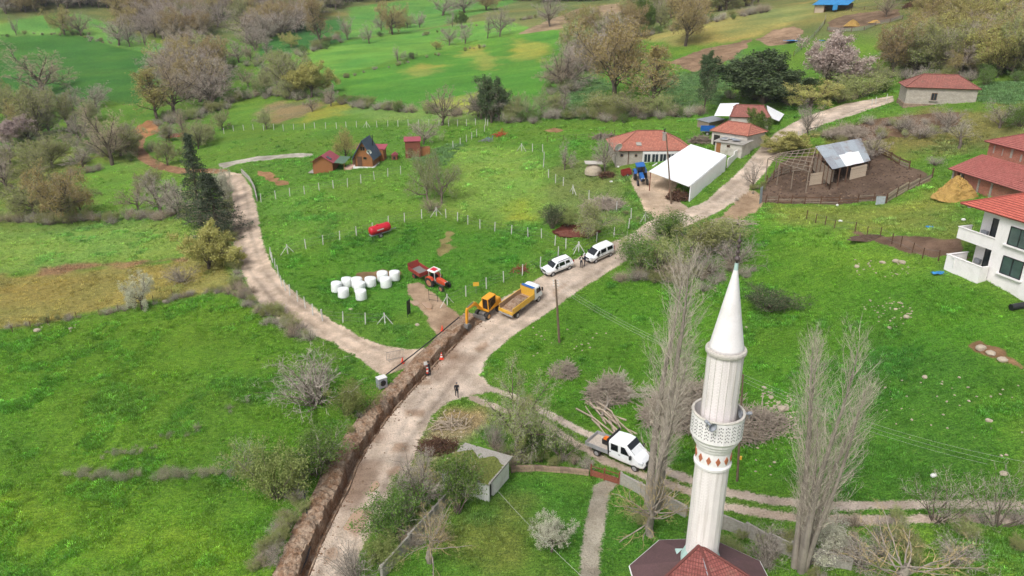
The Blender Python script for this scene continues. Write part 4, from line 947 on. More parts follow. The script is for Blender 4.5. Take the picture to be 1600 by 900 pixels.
MT('finial_dark', (84,72,70), .5, .15, 2); MT('diamond', (178,108,76), .8, .15, 2); MT('rust', (132,76,58), .85, .3, 3, (104,70,56), .6); MT('blue_tarp', (44,130,186), .5, .2, 2, (30,90,140), .5); MT('mint', (178,206,198), .7, .08, 2); MT('tile_pink', (206,170,152), .8, .1, 3)
def mat_glass(name, rgb=(46,56,60), rough=.08):
    m, nt, b = nt_new(name); tc = N(nt, "TexCoord").outputs['Object']; n = noise_n(nt, tc, .9, 3)
    nt.links.new(mixc(nt, n, tuple(v * .5 for v in lin(rgb)), tuple(v * 1.5 for v in lin(rgb))), b.inputs['Base Color']); b.inputs['Roughness'].default_value = rough; b.inputs['Specular IOR Level'].default_value = .8; return m
mat_glass('glass'); mat_glass('glass_car', (26,30,34), .06); mat_glass('glass_green', (72,90,86), .06)
def roof_plane(parent, name, q, mat, th=.12, rows=True):
    """tiled plane from four corners: eave left, eave right, ridge right, ridge left; the rows step like laid tiles"""
    a, b, c, d = map(Vector, q); up = ((d + c) - (a + b)) * .5; L = up.length; n = max(2, int(L / .36)) if rows else 1
    nrm = (b - a).cross(d - a).normalized(); nrm = nrm if nrm.z > 0 else -nrm
    V = []; F = []; UV = []
    for i in range(n):
        f0, f1 = i / n, (i + 1) / n
        p0, p1 = a.lerp(d, f0), b.lerp(c, f0); p2, p3 = b.lerp(c, f1), a.lerp(d, f1); o = len(V)
        st = .05 if rows else 0
        V += [p0 + nrm * st, p1 + nrm * st, p2, p3]; F.append((o, o+1, o+2, o+3))
        e = (b - a).normalized(); uvs = [((p - a).dot(e), f * L) for p, f in ((p0, f0), (p1, f0), (p2, f1), (p3, f1))]; UV += uvs
        if rows: V += [p0 - nrm * .01, p1 - nrm * .01, p1 + nrm * st, p0 + nrm * st]; F.append((o+4, o+5, o+6, o+7)); UV += [uvs[0], uvs[1], uvs[1], uvs[0]]
    o = len(V); V += [p - nrm * th for p in (a, b, c, d)] + [p + nrm * .0 for p in (a, b, c, d)]; F += [(o+3, o+2, o+1, o), (o, o+1, o+5, o+4), (o+1, o+2, o+6, o+5), (o+3, o, o+4, o+7)]; UV += [(0, 0)] * 8
    me = bpy.data.meshes.new(name); me.from_pydata([tuple(v) for v in V], [], F); uvl = me.uv_layers.new(name='UVMap')
    for l in me.loops: uvl.data[l.index].uv = UV[l.vertex_index]
    me.materials.append(MATS[mat]); return put(name, me, parent)
def bx(parent, name, c, d, mat, rz=0, bevel=0, **kw): return MB().box(c, d, rz, **kw).build(name, MATS[mat], parent, bevel=bevel)
def window(parent, x, z, w, h, y=0, frame='frame_black', glass='glass', bars=1, sill=None, axis='Y', name='window'):
    """frame proud of a wall facing -y (axis 'Y') or -x (axis 'X'); pane is its sub-part"""
    m = MB(); t = .07
    def B(mb, cx, cz, ww, hh, dep, off): mb.box((cx, y - off, cz) if axis == 'Y' else (y - off, cx, cz), (ww, dep, hh) if axis == 'Y' else (dep, ww, hh))
    B(m, x - w/2 + t/2, z + h/2, t, h, .12, .03); B(m, x + w/2 - t/2, z + h/2, t, h, .12, .03); B(m, x, z + t/2, w - 2*t, t, .12, .03); B(m, x, z + h - t/2, w - 2*t, t, .12, .03)
    for i in range(bars): B(m, x - w/2 + w * (i + 1) / (bars + 1), z + h/2, t, h - 2*t, .1, .03)
    o = m.build(name, MATS[frame], parent); p = MB(); B(p, x, z + h/2, w - t, h - t, .04, .012); p.build('pane', MATS[glass], o)
    if sill: s = MB(); B(s, x, z - .08, w + .5, .14, .3, .12); s.build('sill', MATS[sill], o)
    return o
def walls(parent, L, D, h, mat, x0=0, y0=0, z0=0, name='wall', t=.2):
    """four walls, each a part, butted at the corners"""
    for c, d in (((x0 + L/2, y0 + t/2), (L, t)), ((x0 + L/2, y0 + D - t/2), (L, t)), ((x0 + t/2, y0 + D/2), (t, D - 2*t)), ((x0 + L - t/2, y0 + D/2), (t, D - 2*t))):
        bx(parent, name, (c[0], c[1], z0 + h/2), (d[0], d[1], h), mat)
def hip_roof(parent, L, D, z, rise, ov, mat, inset=None, x0=0, y0=0):
    i = D/2 if inset is None else inset; a = (x0-ov, y0-ov, z); b = (x0+L+ov, y0-ov, z); c = (x0+L+ov, y0+D+ov, z); d = (x0-ov, y0+D+ov, z)
    r0 = (x0+i-ov*.3, y0+D/2, z+rise); r1 = (x0+L-i+ov*.3, y0+D/2, z+rise)
    roof_plane(parent, 'roof', (a, b, r1, r0), mat); roof_plane(parent, 'roof', (c, d, r0, r1), mat)
    if i > 0: roof_plane(parent, 'roof', (d, a, r0, r0), mat); roof_plane(parent, 'roof', (b, c, r1, r1), mat)
    m = MB(); m.tube([Vector(r0) + Vector((0,0,.06)), Vector(r1) + Vector((0,0,.06))], .1, 6)
    if i > 0:
        for p, r in ((a, r0), (d, r0), (b, r1), (c, r1)): m.tube([Vector(p) + Vector((0,0,.05)), Vector(r) + Vector((0,0,.05))], .09, 6)
    m.build('ridge_tiles', MATS[mat], parent)
def ang(f): return math.atan2(f[1], f[0])
# ---- white two-storey house at the right edge
H = thing('white_house', 'new white two-storey house with red tiled roof and two corner balconies', 'house', (48.6, 76.2, 11.3), ang((.30, -.954)))
bx(H, 'wall', (9.4, 6.0, 2.1), (10.0, 11.95, 9.2), 'render_white'); bx(H, 'wall', (2.75, 6.9, 2.12), (3.28, 10.2, 9.16), 'render_white')
for z, hh in ((2.98, .28), (6.62, .2)): bx(H, 'floor_slab', (2.2, .9, z), (4.35, 1.8, hh), 'render_white')
m = MB(); m.box((2.2, .08, 3.6), (4.36, .16, 1.0)); m.box((.08, .95, 3.6), (.16, 1.58, 1.0)); m.box((2.2, .06, 4.13), (4.5, .26, .07)); m.box((.06, 1.0, 4.13), (.26, 1.6, .07)); m.build('balcony', MATS['render_white'], H)
m = MB(); m.box((2.6, -1.2, -.3), (4.3, .16, 3.0)); m.box((.53, .2, -.3), (.16, 2.6, 3.0)); m.box((4.67, -.65, -.3), (.16, .95, 3.0)); m.box((2.6, -1.2, 1.23), (4.46, .26, .07)); m.box((.53, .3, 1.23), (.26, 2.6, .07)); m.build('terrace', MATS['render_white'], H)
bx(H, 'terrace_floor', (2.6, .3, -.1), (4.1, 2.9, .2), 'concrete')
window(H, 3.1, 3.2, 1.5, 2.4, 1.8, bars=1, name='balcony_door'); window(H, 3.1, 0.05, 1.5, 2.4, 1.8, bars=1, name='balcony_door')
window(H, 7.0, 4.0, 2.3, 1.9, 0, glass='glass_green', sill='render_white'); window(H, 7.0, 0.9, 2.3, 1.9, 0, glass='glass_green', sill='render_white'); window(H, 11.2, 4.0, 2.3, 1.9, 0, glass='glass_green', sill='render_white'); window(H, 11.2, .9, 2.3, 1.9, 0, glass='glass_green', sill='render_white')
hip_roof(H, 13.2, 12.6, 6.78, 2.9, .35, 'tiles_bright', x0=.3, y0=-.2); bx(H, 'eave_beam', (.5, .9, 6.5), (.25, 1.6, .3), 'render_white')
m = MB(); m.tube([(1.6, -1.36, .1), (1.6, -1.36, 1.1), (1.3, -1.36, 1.15)], .05, 8); m.build('drain_pipe', MATS['frame_white'], H)
for z in (3.5, .3):
    m = MB(); m.box((1.9, 1.55, z + .35), (.7, .3, .5)); m.lathe([(.18, 1.38), (.18, 1.4)], 14, (1.9, 0, z + .35), ax='Y'); m.build('air_conditioner', MATS['metal_grey'], H)
# ---- brick building behind it
H = thing('brick_building', 'red brick farm building with stepped red tiled roofs behind the straw heap', 'building', (62.5, 102.2, 12.6), ang((.15, -.989)))
for x, w in ((.35, .7), (4.6, 5.0), (10.7, 6.6)): bx(H, 'wall', (x + .0 if w < 1 else x, .25, 1.5), (w, .22, 3.6), 'brick_red')
bx(H, 'wall', (.3, 2.5, 1.6), (.22, 4.0, 3.8), 'brick_red')
for x in (.05, 1.55, 5.0, 7.3): bx(H, 'concrete_column', (x, .2, 1.5), (.3, .34, 3.7), 'concrete')
bx(H, 'wall', (7.3, 8.4, 4.0), (14, 7.9, 6.2), 'brick_red'); bx(H, 'inner_wall', (1.45, .5, 1.4), (1.5, .2, 3.3), 'wood_dark')
roof_plane(H, 'lower_roof', ((-.5, -.5, 3.25), (14.4, -.5, 3.25), (14.4, 4.44, 5.15), (-.5, 4.44, 5.15)), 'tiles_red')
hip_roof(H, 14, 7.9, 7.05, 2.0, .5, 'tiles_red', x0=.3, y0=4.45)
for i in range(7): bx(H, 'plaster_patch', (1.2 + i * 1.7 + rnd(-.3, .3), 4.42, 6.1 + rnd(-.3, .2)), (rnd(.1, .9), .05, rnd(.6, 1.3)), 'concrete')
bx(H, 'parapet', (11, 9, 9.0), (3.5, 3, .35), 'metal_white')
# ---- barn with grey block walls
H = thing('block_barn', 'long grey block-walled barn with old red tiled roof beside the farm road', 'barn', (72.0, 137.0, 19.2), ang((.953, -.30)))
walls(H, 11.4, 7, 3.9, 'block_grey'); bx(H, 'stone_foot', (5.7, -.02, .45), (11.5, .3, 1.1), 'stone_foot'); bx(H, 'stone_foot', (-.03, 3.6, .3), (.3, 6.9, 1.5), 'stone_foot')
hip_roof(H, 11.4, 7, 3.9, 2.0, .4, 'tiles_old', 3.0); window(H, 4.6, 1.7, .95, 1.3, 0, 'frame_wood', 'glass', 1, 'concrete')
# ---- farmhouse
FH0 = GP(962, 261)
H = thing('farmhouse', 'low farmhouse with broad red tiled hip roof and white sunroom windows', 'house', FH0 - Vector((0,0,.2)), ang((1, .02)))
walls(H, 13.0, 9.8, 3.1, 'block_grey'); hip_roof(H, 13.0, 9.8, 3.1, 2.5, .45, 'tiles_orange', 4.4)
bx(H, 'sunroom_wall', (8.6, -.28, .55), (8.2, .5, 1.1), 'wall_white'); bx(H, 'sunroom_beam', (8.6, -.28, 2.78), (8.2, .5, .3), 'frame_white')
for i in range(6): window(H, 5.3 + i * 1.36, 1.1, 1.2, 1.5, -.5, 'frame_white', 'glass', 1)
for i in range(7): bx(H, 'sunroom_post', (4.6 + i * 1.36, -.3, 1.86), (.13, .42, 1.52), 'frame_white')
window(H, .95, 2.0, .5, .5, 0, 'frame_wood', 'glass', 0); window(H, 3.4, 2.0, .45, .45, 0, 'frame_wood', 'glass', 0)
m = MB(); m.box((8.6, 2.4, 4.9), (.5, .5, 1.5)); m.box((8.6, 2.4, 5.7), (.7, .7, .12)); m.build('chimney', MATS['concrete'], H)
m = MB(); m.tube([(8.6, 2.4, 5.7), (8.6, 2.4, 6.3)], .08, 8); m.tube([(8.35, 2.4, 6.35), (8.6, 2.4, 6.2), (8.85, 2.4, 6.4)], .08, 8); m.build('flue', MATS['frame_black'], H)
bx(H, 'drain_pipe', (2.1, -.08, 1.5), (.1, .1, 3.0), 'wood_dark'); bx(H, 'roof_hatch', (4.0, 1.1, 3.98), (.9, .9, .1), 'concrete', rx=.42)
def dish(parent, loc, r=.55, yaw=0, name='satellite_dish', label=None, post=.8):
    m = MB(); m.lathe([(.02, 0), (r * .5, .05), (r * .85, .14), (r, .2), (r * .97, .22), (r * .5, .08), (.02, .03)], 18, ax='Y', cap=False); m.tube([(0, .1, 0), (0, -.4, -.05)], .02, 5, k=1); m.tube([(0, .1, 0), (0, .25, -post)], .035, 6, k=1)
    o = m.build(name, [MATS['frame_white'], MATS['metal_grey']], parent, loc, yaw)
    return o
o = dish(None, FH0 + Vector((.1, -.6, 3.7)), .75, R(25)); tag(o, 'white satellite dish on the left eave of the farmhouse', 'satellite dish'); o.rotation_euler = (R(25), 0, R(25)); o.scale = (1, -1, 1)
# ---- white carport / machine shed
NR, FR, FL, NL = Vector((27.7, 111.0, 11.4)), Vector((35.9, 121.7, 13.8)), Vector((30.7, 125.6, 14.9)), Vector((22.15, 115.2, 12.8))
H = thing('machine_shed', 'open-fronted machine shed with smooth white metal roof and side wall', 'shed', (27.7, 111.0, 8.6)); O_ = Vector((27.7, 111.0, 8.6))
sdv = (FR - NR).normalized(); m = MB(); m.slab(NL - O_ - sdv * .6, NR - O_ - sdv * .6, FR - O_, FL - O_, .12); m.build('roof', MATS['metal_white'], H)
for i in range(9): f = (i + .5) / 9; MB().tube([(NL - O_ - sdv * .6).lerp(FL - O_, f) + Vector((0,0,.02)), (NR - O_ - sdv * .6).lerp(FR - O_, f) + Vector((0,0,.02))], .03, 4).build('roof_seam', MATS['frame_white'], H)
m = MB(); k = Vector((.04, -.03, 0)); m.add([NR - O_ + k - Vector((0,0,.16)), FR - O_ + k - Vector((0,0,.16)), FR - O_ + k - Vector((0,0,3.4)), NR - O_ + k - Vector((0,0,3.4)), NR - O_ - k * 2 - Vector((0,0,.16)), FR - O_ - k * 2 - Vector((0,0,.16)), FR - O_ - k * 2 - Vector((0,0,3.4)), NR - O_ - k * 2 - Vector((0,0,3.4))], [(0,1,2,3),(7,6,5,4),(0,4,5,1),(1,5,6,2),(2,6,7,3),(3,7,4,0)]); m.build('side_wall', MATS['metal_white'], H)
m = MB(); m.add([FL - O_ - Vector((0,0,.2)), FR - O_ - Vector((0,0,.2)), FR - O_ - Vector((0,0,3.4)), FL - O_ - Vector((0,0,3.8))], [(0,1,2,3)]); m.build('back_wall', MATS['metal_grey'], H)
for f in (0.0, .5): 
    for s_ in (0, .45, .95):
        p = (NL - O_).lerp(FL - O_, s_) if f == 0 else (NL - O_).lerp(NR - O_, .5).lerp((FL - O_).lerp(FR - O_, .5), s_)
        MB().tube([p - Vector((0,0,.14)), p - Vector((0,0,3.6))], .08, 8).build('post', MATS['rust'], H)
# ---- outbuildings up the farm road
def rect_house(name, label, fl, fr, ze, zg, depth, roofmat, wallmat, rise, ov=.3, inset=None, mono=False, cat='outbuilding'):
    A, B = PZ(*fl, ze), PZ(*fr, ze); f = (B - A).xy; L = f.length; H = thing(name, label, cat, (A.x, A.y, zg), ang(f)); walls(H, L, depth, ze - zg + 1.6, wallmat, z0=-1.62)
    if mono: MB().slab((-ov, -ov, ze - zg), (L + ov, -ov, ze - zg), (L + ov, depth + ov, ze - zg + rise), (-ov, depth + ov, ze - zg + rise), .08).build('roof', MATS[roofmat], H)
    else: hip_roof(H, L, depth, ze - zg, rise, ov, roofmat, inset)
    return H, L
H, L = rect_house('cattle_barn', 'long outbuilding with weathered red roof and white metal lean-tos', (1143,182), (1202,184), 17.2, 13.6, 7.5, 'tiles_old', 'render_old', 1.7, .3, 1.0)
MB().slab((-3.2, .2, 3.6), (.3, .2, 3.7), (1.6, 7.2, 5.2), (-2, 7.2, 5.0), .06).build('white_lean_to', MATS['metal_white'], H); wl = [H.matrix_world.inverted() @ p for p in (PZ(1214, 181, 16.4), PZ(1243, 189, 14.9), PZ(1257, 163, 16.2), PZ(1200, 166, 18.6))] if False else [(L + .25, 3.2, 3.3), (L + 2.2, 3.0, 2.6), (L + 3.8, 9.5, 3.0), (L + .25, 9.5, 4.6)]; MB().slab(*wl, .06).build('white_lean_to', MATS['metal_white'], H)
bx(H, 'opening', (L + .03, 3.2, 2.1), (.1, .8, .8), 'interior')
H, L = rect_house('tiled_outbuilding', 'small outbuilding with red tiled roof and dark doorway beside the blue trailer', (1113,204), (1168,212), 15.7, 13.0, 6.2, 'tiles_orange', 'render_old', 1.5, .35, 1.4)
bx(H, 'door', (1.1, -.02, 1.0), (1.2, .14, 2.1), 'interior')
H, L = rect_house('flat_roofed_coop', 'low coop with patched flat roof in front of the small tiled outbuilding', (1118,220), (1160,226), 14.6, 12.6, 3.4, 'concrete', 'render_old', .35, .3, mono=True)
bx(H, 'door', (.7, -.02, .9), (.8, .12, 1.7), 'wood_brown'); window(H, 2.6, 1.2, .6, .4, 0, 'frame_wood', 'interior', 0)
for i in range(7): bx(H, 'roof_sheet', (rnd(.5, L - .5), rnd(.4, 3.2), 2.32 + i * .012), (rnd(.9, 1.8), rnd(.6, 1.3), .03), ('metal_grey', 'render_old', 'tin_blue')[i % 3], rz=rnd(-.5, .5))
H, L = rect_house('lean_to_shelter', 'grey tin lean-to roof left of the small tiled outbuilding', (1108,191), (1132,186), 15.6, 14.0, 2.6, 'metal_grey', 'wood_grey', .3, .2, mono=True)
# ---- cabins on the meadow
H = thing('garden_cabin', 'small wooden cabin with pinkish red roof and green side canopy', 'cabin', GP(490, 272) - Vector((0,0,.1)), ang((1, -.08)))
bx(H, 'wall', (1.95, 2.3, 1.3), (3.9, 4.6, 2.6), 'wood_brown'); m = MB(); m.prism([(0, 2.58), (3.9, 2.58), (1.95, 3.75)], .02, 4.58, 'Y'); m.build('gable', MATS['wood_brown'], H)
for s_ in (-1, 1): MB().slab((1.95 + s_ * 2.3, -.45, 2.42), (1.95, -.45, 3.85), (1.95, 5.0, 3.85), (1.95 + s_ * 2.3, 5.0, 2.42), .08).build('roof', MATS['roof_pink'], H)
for s_ in (-1, 1): MB().box((1.95 + s_ * 1.2, .6, 3.2), (1.0, .9, .05), ry=s_ * .555).build('solar_panel', MATS['glass'], H)
MB().slab((4.2, .0, 2.4), (6.3, .0, 2.3), (6.3, 4.4, 2.7), (4.2, 4.4, 2.8), .06).build('canopy', MATS['roof_green'], H)
for x, y in ((6.2, .1), (6.2, 4.2)): MB().tube([(x, y, 0), (x, y, 2.4)], .06, 6).build('canopy_post', MATS['wood_brown'], H)
MB().box((-.5, 2.2, .35), (1.1, 4.6, .12)).build('porch_deck', MATS['concrete'], H)
H = thing('a_frame_cabin', 'a-frame wooden cabin with steep slate blue roof and pink terraces', 'cabin', GP(552, 264) - Vector((0,0,.1)), ang((1, -.1)))
bx(H, 'plinth', (2.15, 2.5, .25), (4.3, 5.0, .7), 'render_white'); m = MB(); m.prism([(.4, .6), (3.9, .6), (3.9, 2.6), (2.15, 5.4), (.4, 2.6)], .05, 4.9, 'Y'); m.build('front_wall', MATS['wood_brown'], H)
for s_ in (-1, 1): MB().slab((2.15 + s_ * 2.25, -.5, 2.0), (2.15, -.5, 5.75), (2.15, 5.3, 5.75), (2.15 + s_ * 2.25, 5.3, 2.0), .12).build('roof', MATS['roof_slate'], H)
window(H, 2.15, 3.7, .9, .8, .05, 'frame_wood', 'glass_car', 1); window(H, 2.5, 2.0, .7, .5, .05, 'frame_wood', 'glass_car', 0); bx(H, 'door', (1.4, 0, 1.6), (.9, .08, 1.9), 'wood_dark')
for x in (-.9, 5.1): MB().box((x, 1.2, .2), (1.5, 3.6, .35)).build('terrace', MATS['tile_pink'], H)
bx(H, 'shutter', (.25, -.1, 1.7), (.5, .3, 1.4), 'wood_dark'); bx(H, 'annex', (2.15, 6.2, 1.4), (5.2, 2.2, 2.8), 'wood_brown'); MB().slab((-.8, 5.2, 3.0), (5.1, 5.2, 3.0), (5.1, 7.6, 3.6), (-.8, 7.6, 3.6), .08).build('annex_roof', MATS['roof_pink'], H)
m = MB(); m.tube([(3.2, 3.5, 4.0), (3.2, 3.5, 6.1)], .1, 8); m.build('flue', MATS['frame_black'], H)
o = dish(None, GP(579, 262) + Vector((0, -.3, 3.2)), .5, 0); tag(o, 'white satellite dish on the front of the a-frame cabin', 'satellite dish'); o.scale = (1, -1, 1); o.rotation_euler = (R(20), 0, 0)
H = thing('garden_shed', 'tall reddish brown garden shed with flat pink-red roof', 'shed', GP(634, 248) - Vector((0,0,.1)), ang((1, .15)))
bx(H, 'wall', (1.5, 1.3, 1.8), (3.0, 2.6, 3.6), 'rust'); MB().slab((-.2, -.2, 3.6), (3.2, -.2, 3.6), (3.2, 2.8, 4.0), (-.2, 2.8, 4.0), .1).build('roof', MATS['roof_pink'], H); bx(H, 'annex', (4.0, 1.5, 1.0), (1.9, 2.0, 2.0), 'wood_brown'); bx(H, 'door', (1.0, -.02, 1.2), (.9, .1, 2.0), 'wood_dark')
H = thing('dog_kennel', 'small maroon dog kennel between cabin and tall shed', 'kennel', GP(612, 250), 0)
bx(H, 'wall', (.55, .6, .5), (1.1, 1.2, 1.0), 'rust'); m = MB(); m.prism([(-.1, .98), (1.2, .98), (.55, 1.5)], -.15, 1.35, 'Y'); m.build('roof', MATS['roof_pink'], H); bx(H, 'opening', (.55, -.01, .4), (.45, .06, .6), 'interior')
# ---- mossy white shed
FRp, BRp = Vector((-1.95, 49.3, 0)), Vector((-.27, 52.7, 0)); dv = (BRp - FRp).xy.normalized()
H = thing('mossy_shed', 'small white shed with flat moss-grown roof beside the road trees', 'shed', (FRp.x, FRp.y, -.1), ang(dv)); Ls = (BRp - FRp).length
bx(H, 'wall', (Ls * .62, .1, 1.0), (Ls * .76, .2, 2.0), 'wall_white'); bx(H, 'wall', (.1, 2.2, 1.0), (.2, 4.0, 2.0), 'wall_white'); bx(H, 'wall', (Ls - .1, 2.2, 1.0), (.2, 4.0, 2.0), 'wall_white'); bx(H, 'wall', (Ls / 2, 4.3, 1.0), (Ls, .2, 2.0), 'wall_white')
bx(H, 'door', (.5, .18, .95), (.62, .06, 1.85), 'interior'); bx(H, 'door_jamb', (.14, .09, 1.0), (.16, .24, 2.0), 'frame_white'); MB().box((Ls / 2, 2.1, 2.08), (Ls + .5, 4.7, .16)).build('roof', MATS['concrete'], H)
m = MB(); rs = random.Random(3)
gx, gy = 22, 26
vs = []; 
for i in range(gx):
    for j in range(gy):
        x, y = -.3 + (Ls * .98) * (i / (gx - 1)) * (1 - .22 * (.5 + .5 * math.sin(j * .55 + 1))), -.2 + 4.8 * j / (gy - 1); e = min(i, gx - 1 - i, j, gy - 1 - j); vs.append((x + rs.uniform(-.05, .05), y + rs.uniform(-.05, .05), 2.15 + (rs.uniform(.03, .12) if e > 0 else -.02)))
m.add(vs, [(i * gy + j, (i + 1) * gy + j, (i + 1) * gy + j + 1, i * gy + j + 1) for i in range(gx - 1) for j in range(gy - 1)]); m.build('moss_cover', MATS['moss'], H)
# ---- corral shed with tin roof
FLc, FRc = PZ(1301, 264, 14.0), PZ(1360, 251, 14.4); BLc, BRc = PZ(1275, 230, 16.2), PZ(1345, 217, 16.6); O_ = Vector((FLc.x, FLc.y, 11.2))
H = thing('cattle_shelter', 'ramshackle cattle shelter with patched corrugated tin roof in the muddy corral', 'shelter', O_)
for i in range(6):
    for j in range(2):
        q = [(FLc.lerp(FRc, (i + a) / 6)).lerp(BLc.lerp(BRc, (i + a) / 6), (j + b) / 2) - O_ + Vector((0, 0, .03 * ((i + j) % 2) + .02 * j)) for a, b in ((-.04, -.02), (1.04, -.02), (1.04, 1.05), (-.04, 1.05))]
        MB().slab(*q, .03).build('roof_sheet', MATS['metal_white' if (j == 0 and i in (2, 3, 4)) else ('tin_blue' if (i + j) % 3 else 'metal_grey')], H)
for k, (a, b) in enumerate(((FLc, FRc), (FLc, BLc), (FRc, BRc), (BLc, BRc))):
    n = 5
    for i in range(n + 1):
        p = a.lerp(b, i / n) - O_; MB().tube([Vector((p.x, p.y, -1.5 if k else -.9)), p - Vector((0,0,.06))], .08, 6).build('post', MATS['wood_dark'], H)
    if k in (1, 2, 3):
        for i in range(5):
            z = .3 + i * .45; a2 = Vector((a.x - O_.x, a.y - O_.y, z)); b2 = Vector((b.x - O_.x, b.y - O_.y, z + (b.z - a.z) * .5)); MB().add([a2, b2, b2 + Vector((0,0,.4)), a2 + Vector((0,0,.4)), a2 + Vector((.05,.05,0)), b2 + Vector((.05,.05,0)), b2 + Vector((.05,.05,.4)), a2 + Vector((.05,.05,.4))], [(0,1,2,3),(7,6,5,4),(0,4,5,1),(2,6,7,3),(0,3,7,4),(1,5,6,2)]).build('plank', MATS['wood_grey'], H)
def plank_wall(parent, a, b, z0, n, h, mat='wood_pale', th=.05, sag=.02):
    a = Vector(a); b = Vector(b); d = (b - a); L = d.length; az = math.atan2(d.y, d.x); el = math.asin(d.z / L)
    for i in range(n): MB().box((0, 0, 0), (L, th, h - .02)).build('plank', MATS[mat], parent, (a + b) / 2 + Vector((0, 0, z0 + h * (i + .5) + rnd(-sag, sag))), az).rotation_euler = (0, -el + rnd(-.01, .01), az)
a = GP(1264, 290) - O_; b = GP(1301, 284) - O_; plank_wall(H, a, b, 0, 5, .38); a = GP(1327, 281) - O_; b = GP(1352, 275) - O_; plank_wall(H, a, b, 0, 5, .38)
# bare pole frame left of it
H2 = thing('pole_pergola', 'unroofed frame of bare poles on the left side of the cattle shelter', 'pergola', O_)
c0, c1, c2, c3 = PZ(1264, 268, 13.6) - O_, PZ(1200, 248, 14.2) - O_, PZ(1215, 240, 14.6) - O_, BLc - O_
for i in range(8): f = i / 7; MB().tube([c0.lerp(c1, f), c3.lerp(c2, f)], .06, 5).build('pole', MATS['wood_grey'], H2)
for i in range(6): f = i / 5; MB().tube([c0.lerp(c3, f) - (c1 - c0) * .04, c1.lerp(c2, f)], .07, 5).build('pole', MATS['wood_grey'], H2)
for p in (c0, c1, c0.lerp(c1, .35), c0.lerp(c1, .7), c2): MB().tube([p, Vector((p.x, p.y, p.z - 3.6))], .08, 6).build('post', MATS['wood_grey'], H2)
# ---- tarpaulin shed and small things on the hill
p0 = GP(1272, 20); p1 = GP(1322, 17); d_ = (p1 - p0)
H = thing('tarpaulin_shed', 'hillside sheep shed roofed with blue tarpaulin at the top edge', 'shed', p0 - Vector((0,0,.2)), ang(d_)); Lt = d_.length
for x in (0, Lt * .33, Lt * .66, Lt): MB().tube([(x, 0, 0), (x, 0, 2.6)], .1, 6).build('post', MATS['wood_dark'], H)
bx(H, 'back_wall', (Lt / 2, 5, 1.5), (Lt, .2, 3), 'wood_grey'); bx(H, 'side_wall', (0, 2.5, 1.3), (.2, 4.8, 2.6), 'wood_pale'); bx(H, 'front_wall', (Lt * .15, 0, 1.3), (Lt * .3, .14, 2.5), 'wood_pale')
MB().slab((-.6, -.8, 2.5), (Lt + .6, -.8, 2.6), (Lt + .6, 5.6, 4.4), (-.6, 5.6, 4.3), .1).build('tarpaulin', MATS['blue_tarp'], H)
MB().slab((Lt * .6, -.82, 2.7), (Lt * .75, -.82, 2.7), (Lt * .75, -.9, 1.2), (Lt * .6, -.9, 1.0), .05).build('hanging_tarpaulin', MATS['blue_tarp'], H)
# ---- mosque: tiled main roof, octagonal porch roof, minaret
MX, MY = 12.3, 37.6
H = thing('mosque', 'mosque roofs: octagonal maroon porch roof with red tiled pyramid roof in front', 'mosque', (MX, MY, 0))
oc = []
for i in range(8): a_ = R(22.5 + 45 * i) + R(3); oc.append(Vector((math.cos(a_) * 4.75, math.sin(a_) * 4.3 - .9, 3.7)))
ap = Vector((0, -.3, 5.0))
for i in range(8): roof_plane(H, 'porch_roof', (oc[i], oc[(i + 1) % 8], ap, ap), 'maroon_felt', .1, rows=False)
for i in range(8):
    a_, b_ = oc[i], oc[(i + 1) % 8]; MB().tube([a_ - Vector((0,0,.08)), b_ - Vector((0,0,.08))], .07, 6).build('gutter', MATS['frame_white'], H)
    c = Vector((a_.x * .88, (a_.y + .9) * .88 - .9, 0)); MB().tube([c, c + Vector((0,0,3.7))], .16, 8).build('column', MATS['mint'], H)
AP = PZ(1093, 852, 6.6) - Vector((MX, MY, 0)); La = PZ(1042, 900, 5.5) - Vector((MX, MY, 0)); Ra = PZ(1168, 900, 5.5) - Vector((MX, MY, 0))
kl = AP + (La - AP) * 1.9; kr = AP + (Ra - AP) * 1.9; kf = AP + ((PZ(1110, 900, 5.55) - Vector((MX, MY, 0))) - AP) * 2.6
roof_plane(H, 'main_roof', (kl, kf, AP, AP), 'tiles_mosque'); roof_plane(H, 'main_roof', (kf, kr, AP, AP), 'tiles_mosque')
for p in (kl, kr, kf): MB().tube([p + Vector((0,0,.05)), AP + Vector((0,0,.05))], .09, 6).build('ridge_tiles', MATS['tiles_mosque'], H)
for p in (kl, kr): MB().add([AP - Vector((0,0,.14)), p - Vector((0,0,.14)), Vector((p.x, p.y, 3.2)), Vector((AP.x, AP.y, 3.2))], [(0,1,2,3)]).build('gable_wall', MATS['mint'], H)
mid = (kl + kr) / 2; MB().tube([mid + Vector((0,0,.1)), AP + Vector((.02,0,.08))], .035, 5).build('lightning_cable', MATS['metal_grey'], H)
bx(H, 'wall', (0, kf.y + 1.2, 1.6), (4.0, 3.0, 3.2), 'mint')
MN = thing('minaret', 'tall white minaret with conical cap and pierced balcony', 'minaret', (MX, MY, 0))
NS = 16
def ring(prof, name, mat, n=NS, smooth=False): m = MB(); m.lathe(prof, n); return m.build(name, MATS[mat], MN, smooth=smooth)
bx(MN, 'base', (0, 0, 2.2), (2.7, 2.7, 4.4), 'mint'); ring([(1.28, 4.3), (1.28, 4.9), (1.06, 5.5)], 'base_ring', 'mint')
ring([(1.04, 5.3), (1.03, 12.3)], 'lower_shaft', 'minaret_shell'); ring([(1.12, 12.28), (1.14, 12.45), (1.08, 12.55)], 'lower_ring', 'render_white', 24); ring([(1.05, 12.5), (1.05, 13.5)], 'band', 'render_white', 24)
